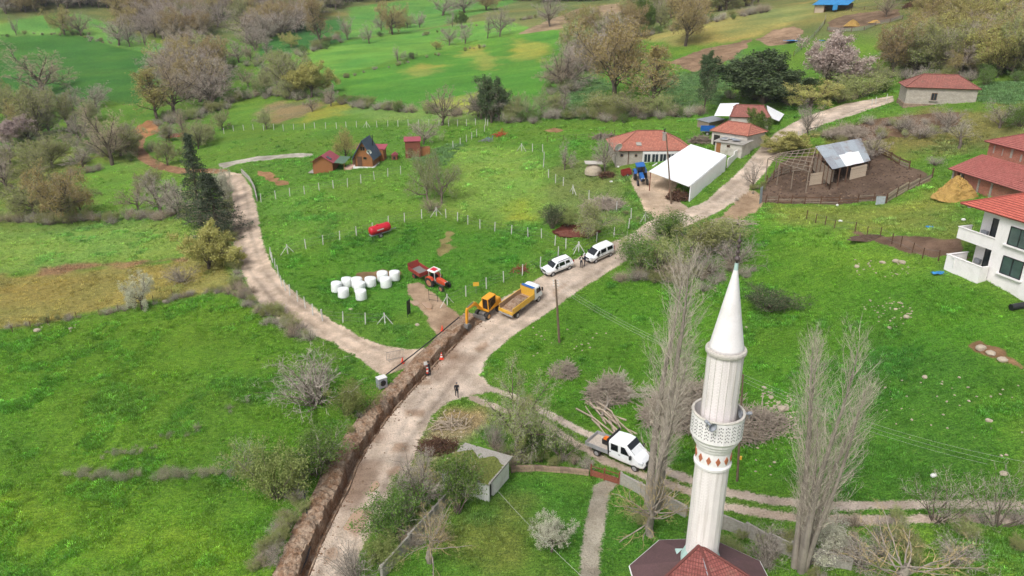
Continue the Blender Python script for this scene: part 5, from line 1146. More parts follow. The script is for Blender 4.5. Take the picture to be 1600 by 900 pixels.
for i in range(12):
    a_ = 2 * math.pi * i / 12; m = MB(); c = Vector((math.cos(a_) * 1.062, math.sin(a_) * 1.062, 13.0)); t_ = Vector((-math.sin(a_), math.cos(a_), 0)); n_ = Vector((math.cos(a_), math.sin(a_), 0)) * .03
    q = [c - t_ * .15, c - Vector((0,0,.3)), c + t_ * .15, c + Vector((0,0,.3))]; m.add([p + n_ for p in q] + [p - n_ for p in q], [(0,1,2,3),(7,6,5,4),(0,4,5,1),(1,5,6,2),(2,6,7,3),(3,7,4,0)]); m.build('diamond', MATS['diamond'], MN)
ring([(1.06, 13.45), (1.12, 13.6), (1.14, 13.75), (1.26, 13.85), (1.28, 14.0), (1.4, 14.12), (1.42, 14.25), (1.5, 14.4)], 'corbel', 'render_white', 24)
m = MB(); m.lathe([(1.5, 14.38), (1.54, 14.45), (1.54, 15.85), (1.56, 15.9), (1.42, 15.9), (1.44, 14.6), (1.0, 14.55)], 24, cap=False); bal = m.build('balcony', MATS['render_white'], MN)
m = MB(); m.lathe([(1.545, 15.88), (1.58, 15.94), (1.545, 16.0), (1.42, 16.0), (1.40, 15.92)], 24, cap=False); m.build('balcony_rail', MATS['render_old'], MN)
m = MB()
for i in range(24):
    a_ = 2 * math.pi * (i + .5) / 24; t_ = Vector((-math.sin(a_), math.cos(a_), 0)); n_ = Vector((math.cos(a_), math.sin(a_), 0))
    for r_ in range(5):
        for c_ in (-1, 0, 1):
            p = n_ * 1.531 + t_ * c_ * .1 + Vector((0, 0, 14.72 + r_ * .22 + (.06 if c_ == 0 else 0))); m.add([p - t_ * .035, p - Vector((0,0,.06)), p + t_ * .035, p + Vector((0,0,.06))], [(0,1,2,3)])
o = m.build('pierced_holes', MATS['interior'], bal); o["kind"] = "stuff"
ring([(1.02, 14.5), (1.02, 19.9)], 'upper_shaft', 'minaret_shell'); m = MB(); m.box((.85, .45, 15.4), (.5, .5, 1.9)); m.build('door', MATS['interior'], MN)
for i in range(NS):
    a_ = 2 * math.pi * i / NS; MB().tube([(math.cos(a_) * 1.022, math.sin(a_) * 1.022, 14.6), (math.cos(a_) * 1.022, math.sin(a_) * 1.022, 19.8)], .016, 4).build('seam', MATS['render_old'], MN)
ring([(1.05, 19.8), (1.16, 19.88), (1.18, 20.02), (1.14, 20.12), (1.0, 20.12)], 'eave_ring', 'render_old', 24)
ring([(1.0, 20.1), (.96, 20.3), (.1, 25.0), (.09, 25.3)], 'cone_cap', 'render_white', 32, True); ring([(.125, 24.85), (.1, 25.3)], 'tip_collar', 'mint', 12)
ring([(.07, 25.2), (.08, 25.4), (.17, 25.46), (.19, 25.54), (.15, 25.62), (.07, 25.68), (.06, 25.8), (.12, 25.88), (.12, 25.96), (.05, 26.04), (.05, 26.12), (.11, 26.2), (.11, 26.28), (.05, 26.36), (.05, 26.42), (.12, 26.5), (.12, 26.6), (.03, 26.68), (.02, 27.0)], 'finial', 'finial_dark', 12, True)
for px, py, lbl, dx in ((1106, 661, 'grey horn loudspeaker on the left rim of the minaret balcony', -.35), (1169, 646, 'grey horn loudspeaker on the right rim of the minaret balcony', .6)):
    d = ray(px, py); p = Vector(CAM + d * ((MY - (1.45 if dx < 0 else .2)) / d[1])); L_ = thing('loudspeaker', lbl, 'loudspeaker', p, R(200) if dx < 0 else R(95))
    m = MB(); m.lathe([(.05, 0), (.07, .22), (.13, .38), (.26, .5), (.28, .52), (.25, .5), (.05, .25)], 16, ax='Y', cap=False); m.build('horn', MATS['metal_grey'], L_, smooth=True); m = MB(); m.lathe([(.11, -.22), (.11, .03)], 12, ax='Y'); m.tube([(0, -.1, 0), (0, -.1, -.35)], .03, 6); m.build('driver', MATS['metal_grey'], L_)
# ------------------------------------------------------------------ vehicles
MT('paint_white', (236,237,238), .3, .03, 1, (196,186,170), .3, .02, mud=.6); MT('paint_yellow', (226,176,64), .4, .06, 1.5, (176,140,84), .4, .03, mud=.6); MT('paint_machine', (228,158,40), .4, .06, 1.5, (150,110,60), .4, .03, mud=.6); MT('paint_orange', (196,74,40), .5, .1, 1.5, (130,60,44), .5, .05, mud=.6)
MT('paint_red', (196,32,48), .35, .05, 1, (150,40,46), .3, .02); MT('paint_blue', (36,98,170), .35, .06, 1, (60,80,110), .3, .02, mud=.6); MT('rubber', (46,44,42), .9, .2, 3, (120,104,86), .5, .1); MT('steel', (120,118,114), .5, .2, 2, (104,84,68), .5, .1); MT('black_plastic', (32,32,34), .6, .15); MT('rim', (158,158,160), .4, .1, 2, (110,96,82), .4)
MT('paint_brickred', (150,58,50), .6, .15, 1.5, (110,72,58), .6); MT('bed_pale', (190,178,164), .8, .15, 1.5, (140,120,100), .4); MT('bed_dirty', (168,140,112), .8, .2, 1.5, (120,96,76), .6); MT('light_clear', (220,222,225), .15, .03); MT('light_red', (170,24,22), .25, .05); MT('plastic_wrap', (238,240,238), .3, .06, 1.0, (200,200,194), .4, .7); MT('lamp_orange', (235,120,30), .4, .05)
def place(o, p, fwd, L=2.6, W=1.5, dz=0.0, raw=False):
    f = Vector((fwd[0], fwd[1])).normalized(); l = Vector((-f.y, f.x)); hf = (lambda x, y: float(base_h(np.array([x]), np.array([y]))[0])) if raw else gz; h = lambda a, b: hf(p.x + f.x * a + l.x * b, p.y + f.y * a + l.y * b)
    zf, zr = h(L/2, 0), h(-L/2, 0); X = Vector((f.x * L, f.y * L, zf - zr)).normalized(); Y0 = Vector((l.x * W, l.y * W, h(0, W/2) - h(0, -W/2))).normalized(); Z = X.cross(Y0).normalized(); Y = Z.cross(X)
    M_ = Matrix((X, Y, Z)).transposed().to_4x4(); M_.translation = Vector((p.x, p.y, (zf + zr) / 2 + dz - .08)); o.matrix_world = M_; o.rotation_euler = M_.to_euler(); o.location = M_.translation
def wheel(parent, x, y, r, w, rim='rim', name='wheel', lug=False):
    s = 1 if y > 0 else -1; m = MB(); m.lathe([(r * .55, -w/2), (r * .9, -w/2), (r, -w * .3), (r, w * .3), (r * .9, w/2), (r * .55, w/2)], 20, ax='Y')
    o = m.build(name, MATS['rubber'], parent, (x, y, r)); m = MB(); m.lathe([(.05, s * w * .42), (r * .3, s * w * .5), (r * .5, s * w * .4), (r * .6, s * w * .53)], 14, ax='Y'); m.build('rim', MATS[rim], o)
    if lug:
        for i in range(16):
            a = i * 6.283 / 16; m = MB(); m.box((math.cos(a) * r, 0, math.sin(a) * r), (.06, w * .95, .07), ry=-a); m.build('lug', MATS['rubber'], o)
    return o
def loft(st, k=.12):
    """body from cross-sections (x, half width low, half width high, z low, z high), corners chamfered by k"""
    m = MB(); V = []; n = 8
    for x, a, b, z0, z1 in st:
        c = min(k, (z1 - z0) * .4, b * .4); V += [(x, -a + c, z0), (x, -a, z0 + c), (x, -b, z1 - c), (x, -b + c, z1), (x, b - c, z1), (x, b, z1 - c), (x, a, z0 + c), (x, a - c, z0)]
    F = [(i*n+j, i*n+(j+1)%n, (i+1)*n+(j+1)%n, (i+1)*n+j) for i in range(len(st) - 1) for j in range(n)] + [tuple(range(n-1, -1, -1)), tuple((len(st)-1)*n+j for j in range(n))]
    return m.add(V, F)
def car(name, label, P, fwd, st, gh, wins, wx, wr, tw, extras, cat='car'):
    o = thing(name, label, cat); loft(st, .16).build('body', MATS['paint_white'], o, smooth=False, bevel=.05); loft(gh, .12).build('cabin', MATS['paint_white'], o, bevel=.05)
    for q, nm in wins:   # panes: four corners on the left side, mirrored, or a front/rear sheet
        m = MB(); m.add(q, [(0, 1, 2, 3)]); m.build(nm, MATS['glass_car'], o)
    for x in wx:
        for y in (tw, -tw): wheel(o, x, y, wr, .24)
        for y in (tw + .04, -tw - .04): m = MB(); m.lathe([(wr * 1.2, -.1), (wr * 1.2, .1)], 18, ax='Y'); m.build('wheel_arch', MATS['black_plastic'], o, (x, y - (.06 if y > 0 else -.06), wr * 1.02))
    extras(o); place(o, P, fwd); return o
def mirror2(f):
    for s in (1, -1): f(s)
def suv_extra(o):
    for s in (1, -1):
        MB().box((2.1, s * .62, .82), (.16, .42, .2)).build('headlight', MATS['light_clear'], o); MB().box((-2.13, s * .72, 1.0), (.08, .2, .42)).build('tail_light', MATS['light_red'], o); MB().box((.72, s * 1.0, 1.08), (.2, .22, .17)).build('mirror', MATS['black_plastic'], o)
        MB().tube([(.3, s * .62, 1.68), (.2, s * .62, 1.75), (-1.5, s * .62, 1.73), (-1.6, s * .62, 1.66)], .035, 6).build('roof_rail', MATS['black_plastic'], o); MB().box((0, s * .905, .42), (2.3, .06, .16)).build('sill_trim', MATS['black_plastic'], o)
        for x in (.12, -.85): MB().box((x, s * .93, .98), (.2, .03, .05)).build('door_handle', MATS['black_plastic'], o)
    MB().box((2.15, 0, .8), (.1, .8, .18)).build('grille', MATS['black_plastic'], o); MB().box((2.16, 0, .45), (.12, 1.5, .2)).build('bumper_trim', MATS['black_plastic'], o); MB().box((2.225, 0, .5), (.03, .5, .11)).build('number_plate', MATS['frame_white'], o)
S = lambda s: [(-.62, s * .95, 0)]
def side(pts): return [([(x, s * y, z) for x, y, z in pts], 'side_window') for s in (1, -1)]
suv = car('parked_car', 'white off-road car with roof rails, lower one of the two parked on the road', (GP(845,431) + GP(897,413)) / 2, (-.86, -.51),
  [(-2.15, .78, .82, .5, 1.0), (-2.0, .88, .9, .3, 1.08), (-1.0, .92, .91, .28, 1.06), (1.0, .92, .9, .28, 1.04), (1.75, .9, .86, .3, .98), (2.1, .84, .78, .36, .9), (2.17, .72, .68, .45, .78)],
  [(-2.02, .8, .6, 1.0, 1.35), (-1.75, .82, .66, 1.0, 1.64), (-.9, .84, .69, 1.0, 1.69), (.25, .84, .68, 1.0, 1.67), (.55, .83, .66, 1.0, 1.58), (1.15, .8, .74, .98, 1.12)],
  side([(.98, .825, 1.1), (.32, .848, 1.1), (.28, .72, 1.58), (.5, .71, 1.54)]) + side([(.2, .848, 1.1), (-.68, .848, 1.1), (-.66, .725, 1.58), (.18, .725, 1.58)]) + side([(-.85, .848, 1.15), (-1.5, .84, 1.18), (-1.45, .735, 1.52), (-.83, .735, 1.55)]) +
  [([(1.17, .68, 1.11), (1.17, -.68, 1.11), (.6, -.58, 1.585), (.6, .58, 1.585)], 'windscreen'), ([(-2.06, .6, 1.08), (-2.06, -.6, 1.08), (-1.82, -.52, 1.58), (-1.82, .52, 1.58)], 'rear_window')], (1.32, -1.33), .36, .8, suv_extra)
def van_extra(o):
    for s in (1, -1):
        MB().box((1.98, s * .66, .92), (.26, .34, .26)).build('headlight', MATS['light_clear'], o); MB().box((-2.08, s * .8, 1.1), (.08, .14, .7)).build('tail_light', MATS['light_red'], o); MB().box((.95, s * 1.0, 1.12), (.2, .22, .22)).build('mirror', MATS['black_plastic'], o)
        MB().box((-.1, s * .925, .68), (2.5, .04, .08)).build('side_moulding', MATS['black_plastic'], o); MB().box((.1, s * .93, 1.0), (.2, .03, .05)).build('door_handle', MATS['black_plastic'], o)
    MB().box((2.13, 0, .78), (.08, .7, .16)).build('grille', MATS['black_plastic'], o); MB().box((2.15, 0, .42), (.12, 1.4, .2)).build('bumper_trim', MATS['black_plastic'], o); MB().box((2.22, 0, .48), (.03, .5, .11)).build('number_plate', MATS['frame_white'], o)
car('parked_van', 'white compact van, upper one of the two vehicles parked on the road', (GP(911,412) + GP(959,391)) / 2, (-.81, -.59),
  [(-2.1, .84, .88, .42, 1.1), (-1.95, .9, .91, .28, 1.12), (-.5, .92, .91, .26, 1.1), (1.1, .92, .9, .26, 1.08), (1.75, .88, .8, .3, .98), (2.06, .8, .72, .36, .86), (2.14, .7, .64, .42, .72)],
  [(-2.1, .87, .74, 1.05, 1.72), (-1.9, .88, .76, 1.05, 1.82), (-.6, .89, .76, 1.05, 1.86), (.35, .88, .74, 1.05, 1.83), (.65, .86, .7, 1.05, 1.72), (1.45, .8, .72, 1.02, 1.14)],
  side([(1.2, .85, 1.14), (.5, .9, 1.14), (.48, .79, 1.66), (.7, .77, 1.62)]) + side([(.35, .9, 1.16), (-.6, .905, 1.16), (-.58, .8, 1.68), (.34, .8, 1.68)]) + side([(-.85, .905, 1.2), (-1.8, .9, 1.2), (-1.76, .81, 1.66), (-.83, .81, 1.68)]) +
  [([(1.46, .66, 1.14), (1.46, -.66, 1.14), (.71, -.6, 1.71), (.71, .6, 1.71)], 'windscreen'), ([(-2.14, .6, 1.2), (-2.14, -.6, 1.2), (-2.09, -.58, 1.66), (-2.09, .58, 1.66)], 'rear_window')], (1.28, -1.4), .33, .8, van_extra, 'van')
# ---- tipper truck
P = (GP(779,503) + GP(842,462)) / 2; o = thing('tipper_truck', 'white-cabbed tipper truck with yellow dump body half full of earth', 'truck')
loft([(1.95, 1.0, .98, .55, 2.1), (2.1, 1.02, .98, .5, 2.3), (2.9, 1.02, .97, .5, 2.35), (3.3, 1.0, .88, .5, 2.2), (3.55, .98, .8, .55, 1.5), (3.6, .9, .78, .6, 1.4)], .14).build('cab', MATS['paint_white'], o, bevel=.05)
for s in (1, -1):
    MB().add([(3.35, s * 1.005, 1.42), (2.35, s * 1.02, 1.42), (2.38, s * .985, 2.12), (3.1, s * .955, 2.12)], [(0,1,2,3)]).build('side_window', MATS['glass_car'], o); MB().box((3.3, s * 1.2, 1.75), (.1, .2, .5)).build('mirror', MATS['black_plastic'], o); MB().box((3.6, s * .72, .82), (.1, .35, .22)).build('headlight', MATS['light_clear'], o)
    MB().box((-.2, s * .75, .68), (2.6, .12, .25)).build('underrun_guard', MATS['rim'], o); MB().box((.6, s * .38, .78), (6.2, .14, .22)).build('chassis_rail', MATS['steel'], o)
    MB().box((-.35, s * 1.08, 1.42), (4.3, .07, .75)).build('dump_side', MATS['paint_yellow'], o); MB().box((-.35, s * 1.03, 1.42), (4.2, .02, .7)).build('dump_lining', MATS['bed_dirty'], o)
    for i in range(5): MB().box((-2.2 + i * .92, s * 1.13, 1.4), (.1, .05, .74)).build('dump_rib', MATS['paint_yellow'], o)
    MB().box((-1.6, s * .95, .95), (1.2, .4, .06)).build('mudguard', MATS['black_plastic'], o)
MB().add([(3.53, .8, 1.5), (3.53, -.8, 1.5), (3.3, -.8, 2.15), (3.3, .8, 2.15)], [(0,1,2,3)]).build('windscreen', MATS['glass_car'], o)
MB().box((-.35, 0, 1.05), (4.3, 2.2, .1)).build('dump_floor', MATS['bed_dirty'], o); MB().box((1.82, 0, 1.75), (.08, 2.2, 1.4)).build('dump_headboard', MATS['paint_yellow'], o); MB().box((1.95, 0, 2.42), (.4, 1.9, .06)).build('cab_guard', MATS['paint_blue'], o); MB().box((-2.55, 0, 1.1), (.12, 2.2, .4)).build('tailgate', MATS['paint_yellow'], o); MB().box((-2.62, 0, .75), (.1, 2.1, .18)).build('rear_bumper', MATS['rim'], o)
for y in (.88, -.88): wheel(o, 2.75, y, .42, .28); wheel(o, -1.6, y, .42, .46)
gx, gy = 18, 14; vs = []; rs = random.Random(8)
for i in range(gx):
    for j in range(gy):
        u, v = i / (gx - 1), j / (gy - 1); e = min(u, 1 - u, v, 1 - v); vs.append((-2.0 + u * 3.5, -.98 + v * 1.96, 1.1 + min(1, e * 5) * (.55 + rs.uniform(-.1, .12)) * (1 - .4 * abs(u - .45))))
m = MB(); m.add(vs, [(i*gy+j, (i+1)*gy+j, (i+1)*gy+j+1, i*gy+j+1) for i in range(gx-1) for j in range(gy-1)]); e_ = m.build('load_of_earth', MATS['spoil'], None, smooth=True); tag(e_, 'heap of brown earth loaded in the yellow dump body', 'earth heap')
place(o, P, (.64, .77), 4.2); e_.matrix_world = o.matrix_world.copy(); e_.location = o.location; e_.rotation_euler = o.rotation_euler
# ---- wheeled excavator
o = thing('wheeled_excavator', 'yellow wheeled excavator digging the trench with its arm folded down', 'excavator')
for x in (1.05, -1.05):
    for y in (.8, -.8): wheel(o, x, y, .45, .36, 'paint_machine')
MB().box((0, 0, .62), (2.7, .8, .35)).build('chassis', MATS['steel'], o); MB().box((1.75, 0, .45), (.12, 1.9, .5)).build('dozer_blade', MATS['steel'], o); MB().lathe([(.5, .8), (.5, .98)], 18).build('slew_ring', MATS['black_plastic'], o)
loft([(-1.7, .85, .8, 1.0, 1.75), (-1.5, .95, .9, .98, 1.95), (-.4, .98, .92, .98, 1.9), (1.0, .95, .9, .98, 1.35)], .12).build('engine_body', MATS['paint_machine'], o, bevel=.04); MB().box((-1.72, 0, 1.35), (.1, 1.6, .6)).build('counterweight', MATS['black_plastic'], o)
cab = [(-.55, .05), (.95, .05), (.95, .9), (-.55, .9)]
MB().box((.2, .48, 2.78), (1.6, .98, .12)).build('cab_roof', MATS['paint_machine'], o, bevel=.04)
for x, y in cab: MB().box((x, y, 1.9), (.1, .1, 1.7)).build('cab_pillar', MATS['paint_machine'], o)
for q, nm in (([(.98, .1, 1.3), (.98, .86, 1.3), (.96, .86, 2.7), (.96, .1, 2.7)], 'windscreen'), ([(-.5, .93, 1.3), (.9, .93, 1.3), (.9, .93, 2.7), (-.5, .93, 2.7)], 'side_window'), ([(-.5, .02, 1.3), (.9, .02, 1.3), (.9, .02, 2.7), (-.5, .02, 2.7)], 'side_window'), ([(-.58, .1, 1.3), (-.58, .86, 1.3), (-.58, .86, 2.7), (-.58, .1, 2.7)], 'rear_window')): MB().add(q, [(0,1,2,3)]).build(nm, MATS['glass_car'], o)
def arm(pts, w, name, mat, y=-.25): 
    m = MB(); m.prism(pts, y - w/2, y + w/2, 'Y'); return m.build(name, MATS[mat], o, bevel=.02)
arm([(.9, 1.25), (1.1, 1.15), (2.2, 2.35), (3.55, 2.35), (3.6, 2.55), (2.15, 2.8), (1.9, 2.65)], .3, 'boom', 'paint_machine'); arm([(3.35, 2.65), (3.65, 2.55), (3.75, 2.2), (3.95, .55), (3.7, .5), (3.4, 2.1)], .24, 'stick', 'paint_machine')
arm([(3.6, .62), (4.0, .6), (4.15, .1), (3.85, -.35), (3.35, -.3), (3.3, .1)], .6, 'bucket', 'steel')
m = MB(); m.tube([(1.0, -.25, 1.3), (2.1, -.25, 2.2)], .07, 8); m.tube([(2.3, -.25, 2.85), (3.45, -.25, 2.7)], .07, 8); m.tube([(3.5, -.42, 2.0), (3.75, -.42, .8)], .05, 8); m.build('hydraulic_ram', MATS['steel'], o)
Pe, Pb = GP(763, 489), GP(731, 512); place(o, Pe, (Pb - Pe).xy, 2.4, raw=True)
# ---- dropside pickup
o = thing('dropside_pickup', 'white crew-cab pickup with open dropside bed beside the poplar', 'pickup')
loft([(-.55, .98, .96, .5, 2.3), (.6, 1.0, .94, .45, 2.42), (1.2, 1.0, .9, .45, 2.36), (2.05, .99, .88, .45, 1.52), (2.6, .96, .8, .45, 1.28), (2.85, .88, .72, .5, 1.05), (2.92, .8, .68, .55, .9)], .16).build('cab', MATS['paint_white'], o, bevel=.06)
for s in (1, -1):
    MB().add([(1.6, s * 1.0, 1.45), (.7, s * 1.005, 1.45), (.72, s * .965, 2.12), (1.08, s * .955, 2.12)], [(0,1,2,3)]).build('front_side_window', MATS['glass_car'], o); MB().add([(.42, s * 1.005, 1.45), (-.32, s * 1.0, 1.45), (-.3, s * .965, 2.1), (.42, s * .965, 2.1)], [(0,1,2,3)]).build('rear_side_window', MATS['glass_car'], o)
    MB().box((1.75, s * 1.14, 1.45), (.16, .2, .34)).build('mirror', MATS['black_plastic'], o); MB().box((2.62, s * .78, 1.0), (.4, .26, .24)).build('headlight', MATS['light_clear'], o); MB().box((-1.85, s * 1.0, 1.02), (2.4, .05, .4)).build('dropside', MATS['rim'], o)
    for x in (.55, -.42): MB().box((x, s * 1.0, 1.2), (.18, .03, .05)).build('door_handle', MATS['black_plastic'], o)
    MB().box((-1.85, s * .85, .72), (1.0, .36, .05)).build('mudguard', MATS['black_plastic'], o)
MB().add([(2.0, .76, 1.56), (2.0, -.76, 1.56), (1.24, -.78, 2.33), (1.24, .78, 2.33)], [(0,1,2,3)]).build('windscreen', MATS['glass_car'], o); MB().box((2.93, 0, .88), (.08, .9, .22)).build('grille', MATS['black_plastic'], o); MB().box((2.9, 0, .58), (.16, 1.6, .22)).build('front_bumper', MATS['black_plastic'], o); MB().box((2.99, 0, .6), (.03, .5, .11)).build('number_plate', MATS['frame_white'], o)
MB().box((-1.85, 0, .82), (2.5, 2.0, .08)).build('bed_floor', MATS['bed_pale'], o); MB().box((-3.07, 0, 1.02), (.05, 2.0, .4)).build('tailboard', MATS['rim'], o); MB().box((-.64, 0, 1.5), (.06, 2.0, 1.6)).build('bed_headboard', MATS['black_plastic'], o); MB().box((-.64, 0, 2.36), (.1, 2.1, .1)).build('rack_bar', MATS['black_plastic'], o); MB().box((-.6, 0, .62), (4.6, .7, .18)).build('chassis', MATS['steel'], o)
for x in (2.05, -1.9):
    for y in (.86, -.86): wheel(o, x, y, .36, .26)
PK = o; place(o, (GP(936,702) + GP(1004,728)) / 2 + Vector((0,0,0)), (GP(1000,738) - GP(930,709)).xy, 3.6)
g = thing('generator', 'small machine with orange tank and black frame on the pickup bed', 'generator'); MB().box((0, 0, .3), (.7, .5, .5)).build('frame', MATS['black_plastic'], g); MB().box((0, 0, .66), (.5, .4, .22), taper=.7).build('tank', MATS['lamp_orange'], g); MB().lathe([(.14, 0), (.14, .5)], 10, (.55, .3, .05)).build('hose_reel', MATS['black_plastic'], g)
g.matrix_world = PK.matrix_world @ Matrix.Translation((-1.5, .15, .87)); g.location = g.matrix_world.translation; g.rotation_euler = PK.rotation_euler
# ---- tractors
def tractor(name, label, P, fwd, body, roof, s=1.0, cab_glass=True):
    o = thing(name, label, 'tractor'); loft([(.35, .34, .32, .85, 1.55), (1.3, .32, .3, .8, 1.5), (1.9, .3, .26, .78, 1.35), (1.98, .26, .22, .85, 1.25)], .08).build('bonnet', MATS[body], o, bevel=.03); MB().box((2.0, 0, 1.05), (.06, .5, .4)).build('grille', MATS['black_plastic'], o); MB().box((.3, 0, .75), (2.6, .4, .4)).build('chassis', MATS['steel'], o)
    for y in (.78, -.78): wheel(o, -.55, y, .78, .42, body, 'rear_wheel', True); wheel(o, 1.6, y * .92, .46, .28, body, 'front_wheel')
    for y in (.74, -.74): MB().prism([(-1.25, 1.3), (-.9, 1.66), (-.15, 1.66), (.15, 1.3), (.1, 1.28), (-.2, 1.58), (-.85, 1.58), (-1.2, 1.26)], y - .24, y + .24, 'Y').build('mudguard', MATS[body], o)
    for x, y in ((.35, .55), (.35, -.55), (-.85, .55), (-.85, -.55)): MB().tube([(x, y, 1.2), (x * .92, y, 2.5)], .04, 6).build('cab_pillar', MATS['frame_white' if roof != body else 'black_plastic'], o)
    MB().box((-.25, 0, 2.55), (1.5, 1.4, .14), taper=.92).build('cab_roof', MATS[roof], o, bevel=.05); MB().box((-.55, 0, 1.3), (.5, .5, .12)).build('seat', MATS['black_plastic'], o); MB().box((-.75, 0, 1.6), (.1, .5, .5)).build('seat_back', MATS['black_plastic'], o); MB().tube([(1.1, .25, 1.4), (1.1, .25, 2.3)], .04, 6).build('exhaust', MATS['black_plastic'], o)
    for y in (.2, -.2): MB().box((2.0, y, 1.3), (.06, .16, .12)).build('headlight', MATS['light_clear'], o)
    if cab_glass:
        for q in ([(.37, .5, 1.5), (.37, -.5, 1.5), (.34, -.5, 2.45), (.34, .5, 2.45)], [(.3, .56, 1.6), (-.8, .56, 1.6), (-.78, .56, 2.45), (.28, .56, 2.45)], [(.3, -.56, 1.6), (-.8, -.56, 1.6), (-.78, -.56, 2.45), (.28, -.56, 2.45)]): MB().add(q, [(0,1,2,3)]).build('cab_window', MATS['glass_car'], o)
    o.scale = (s, s, s); place(o, P, fwd, 2.2 * s, 1.5 * s); o.scale = (s, s, s); return o
t1 = tractor('old_tractor', 'old orange tractor with cream cab roof hitched to a rusty trailer', GP(683, 446), (GP(700, 453) - GP(662, 437)).xy, 'paint_orange', 'frame_white', .95, False); MB().box((-.25, 0, 2.64), (.9, .7, .05)).build('roof_panel', MATS['paint_red'], t1)
tractor('blue_tractor', 'blue cabbed tractor facing the road in the farmyard', GP(1001, 281), (.05, -1), 'paint_blue', 'paint_blue', 1.08)
o = thing('farm_trailer', 'rust-red farm trailer with grey tipping bed behind the orange tractor', 'trailer')
MB().box((0, 0, .95), (2.9, 1.7, .1)).build('floor', MATS['steel'], o)
for s in (1, -1): MB().box((0, s * .87, 1.25), (2.9, .06, .55)).build('side_board', MATS['paint_brickred'], o)
MB().box((1.45, 0, 1.25), (.06, 1.7, .55)).build('front_board', MATS['paint_brickred'], o); MB().box((-1.46, 0, 1.5), (.06, 1.7, .95), ry=-.2).build('tail_board', MATS['paint_brickred'], o); MB().tube([(1.4, 0, .7), (2.4, 0, .6)], .06, 6).build('drawbar', MATS['steel'], o)
for y in (.75, -.75): wheel(o, -.3, y, .42, .26, 'paint_brickred')
place(o, GP(657, 433), (GP(684, 447) - GP(655, 428)).xy, 2.2)
# ---- red slurry tanker
o = thing('tanker_trailer', 'red tanker trailer parked in the meadow beside the white posts', 'trailer')
MB().lathe([(.05, -1.75), (.45, -1.7), (.62, -1.55), (.66, -1.4), (.66, 1.4), (.62, 1.55), (.45, 1.7), (.05, 1.75)], 24, (0, 0, 1.2), ax='X').build('tank', MATS['paint_red'], o, smooth=True)
for x in (-1.2, -.4, .4, 1.2): MB().lathe([(.675, x - .04), (.675, x + .04)], 24, (0, 0, 1.2), ax='X').build('tank_band', MATS['paint_red'], o)
MB().lathe([(.2, 0), (.2, .12)], 12, (-.3, 0, 1.85)).build('hatch', MATS['paint_red'], o); MB().box((0, 0, .52), (3.4, .8, .12)).build('chassis', MATS['rim'], o); MB().tube([(1.6, 0, .55), (2.7, 0, .5)], .06, 6).build('drawbar', MATS['rim'], o); MB().box((-.2, -.69, 1.32), (1.1, .02, .16)).build('lettering', MATS['frame_white'], o)
for y in (.7, -.7): wheel(o, -.3, y, .36, .24)
place(o, (GP(578,373) + GP(611,362)) / 2, (GP(612,361) - GP(577,372)).xy, 2.0)
# small blue trailer at the outbuildings, red cart in the yard
o = thing('blue_trailer', 'blue box trailer parked against the small tiled outbuilding', 'trailer'); MB().box((0, 0, .9), (2.6, 1.5, .1)).build('floor', MATS['steel'], o)
for c, d in (((0, .73, 1.25), (2.6, .05, .7)), ((0, -.73, 1.25), (2.6, .05, .7)), ((1.28, 0, 1.25), (.05, 1.4, .7)), ((-1.28, 0, 1.25), (.05, 1.4, .7))): MB().box(c, d).build('side_board', MATS['paint_blue'], o)
for y in (.65, -.65): wheel(o, 0, y, .38, .24)
place(o, GP(1105, 210), (1, -.25), 2)
o = thing('red_cart', 'small red crate cart left of the blue tractor', 'cart'); MB().box((0, 0, .35), (1.6, 1.0, .08)).build('floor', MATS['paint_red'], o)
for c, d in (((0, .5, .75), (1.6, .05, .75)), ((0, -.5, .75), (1.6, .05, .75)), ((.8, 0, .75), (.05, .95, .75)), ((-.8, 0, .75), (.05, .95, .75))): MB().box(c, d).build('side_board', MATS['paint_brickred'], o)
for y in (.5, -.5): wheel(o, 0, y, .28, .14)
place(o, GP(979, 274), (1, .2), 1)
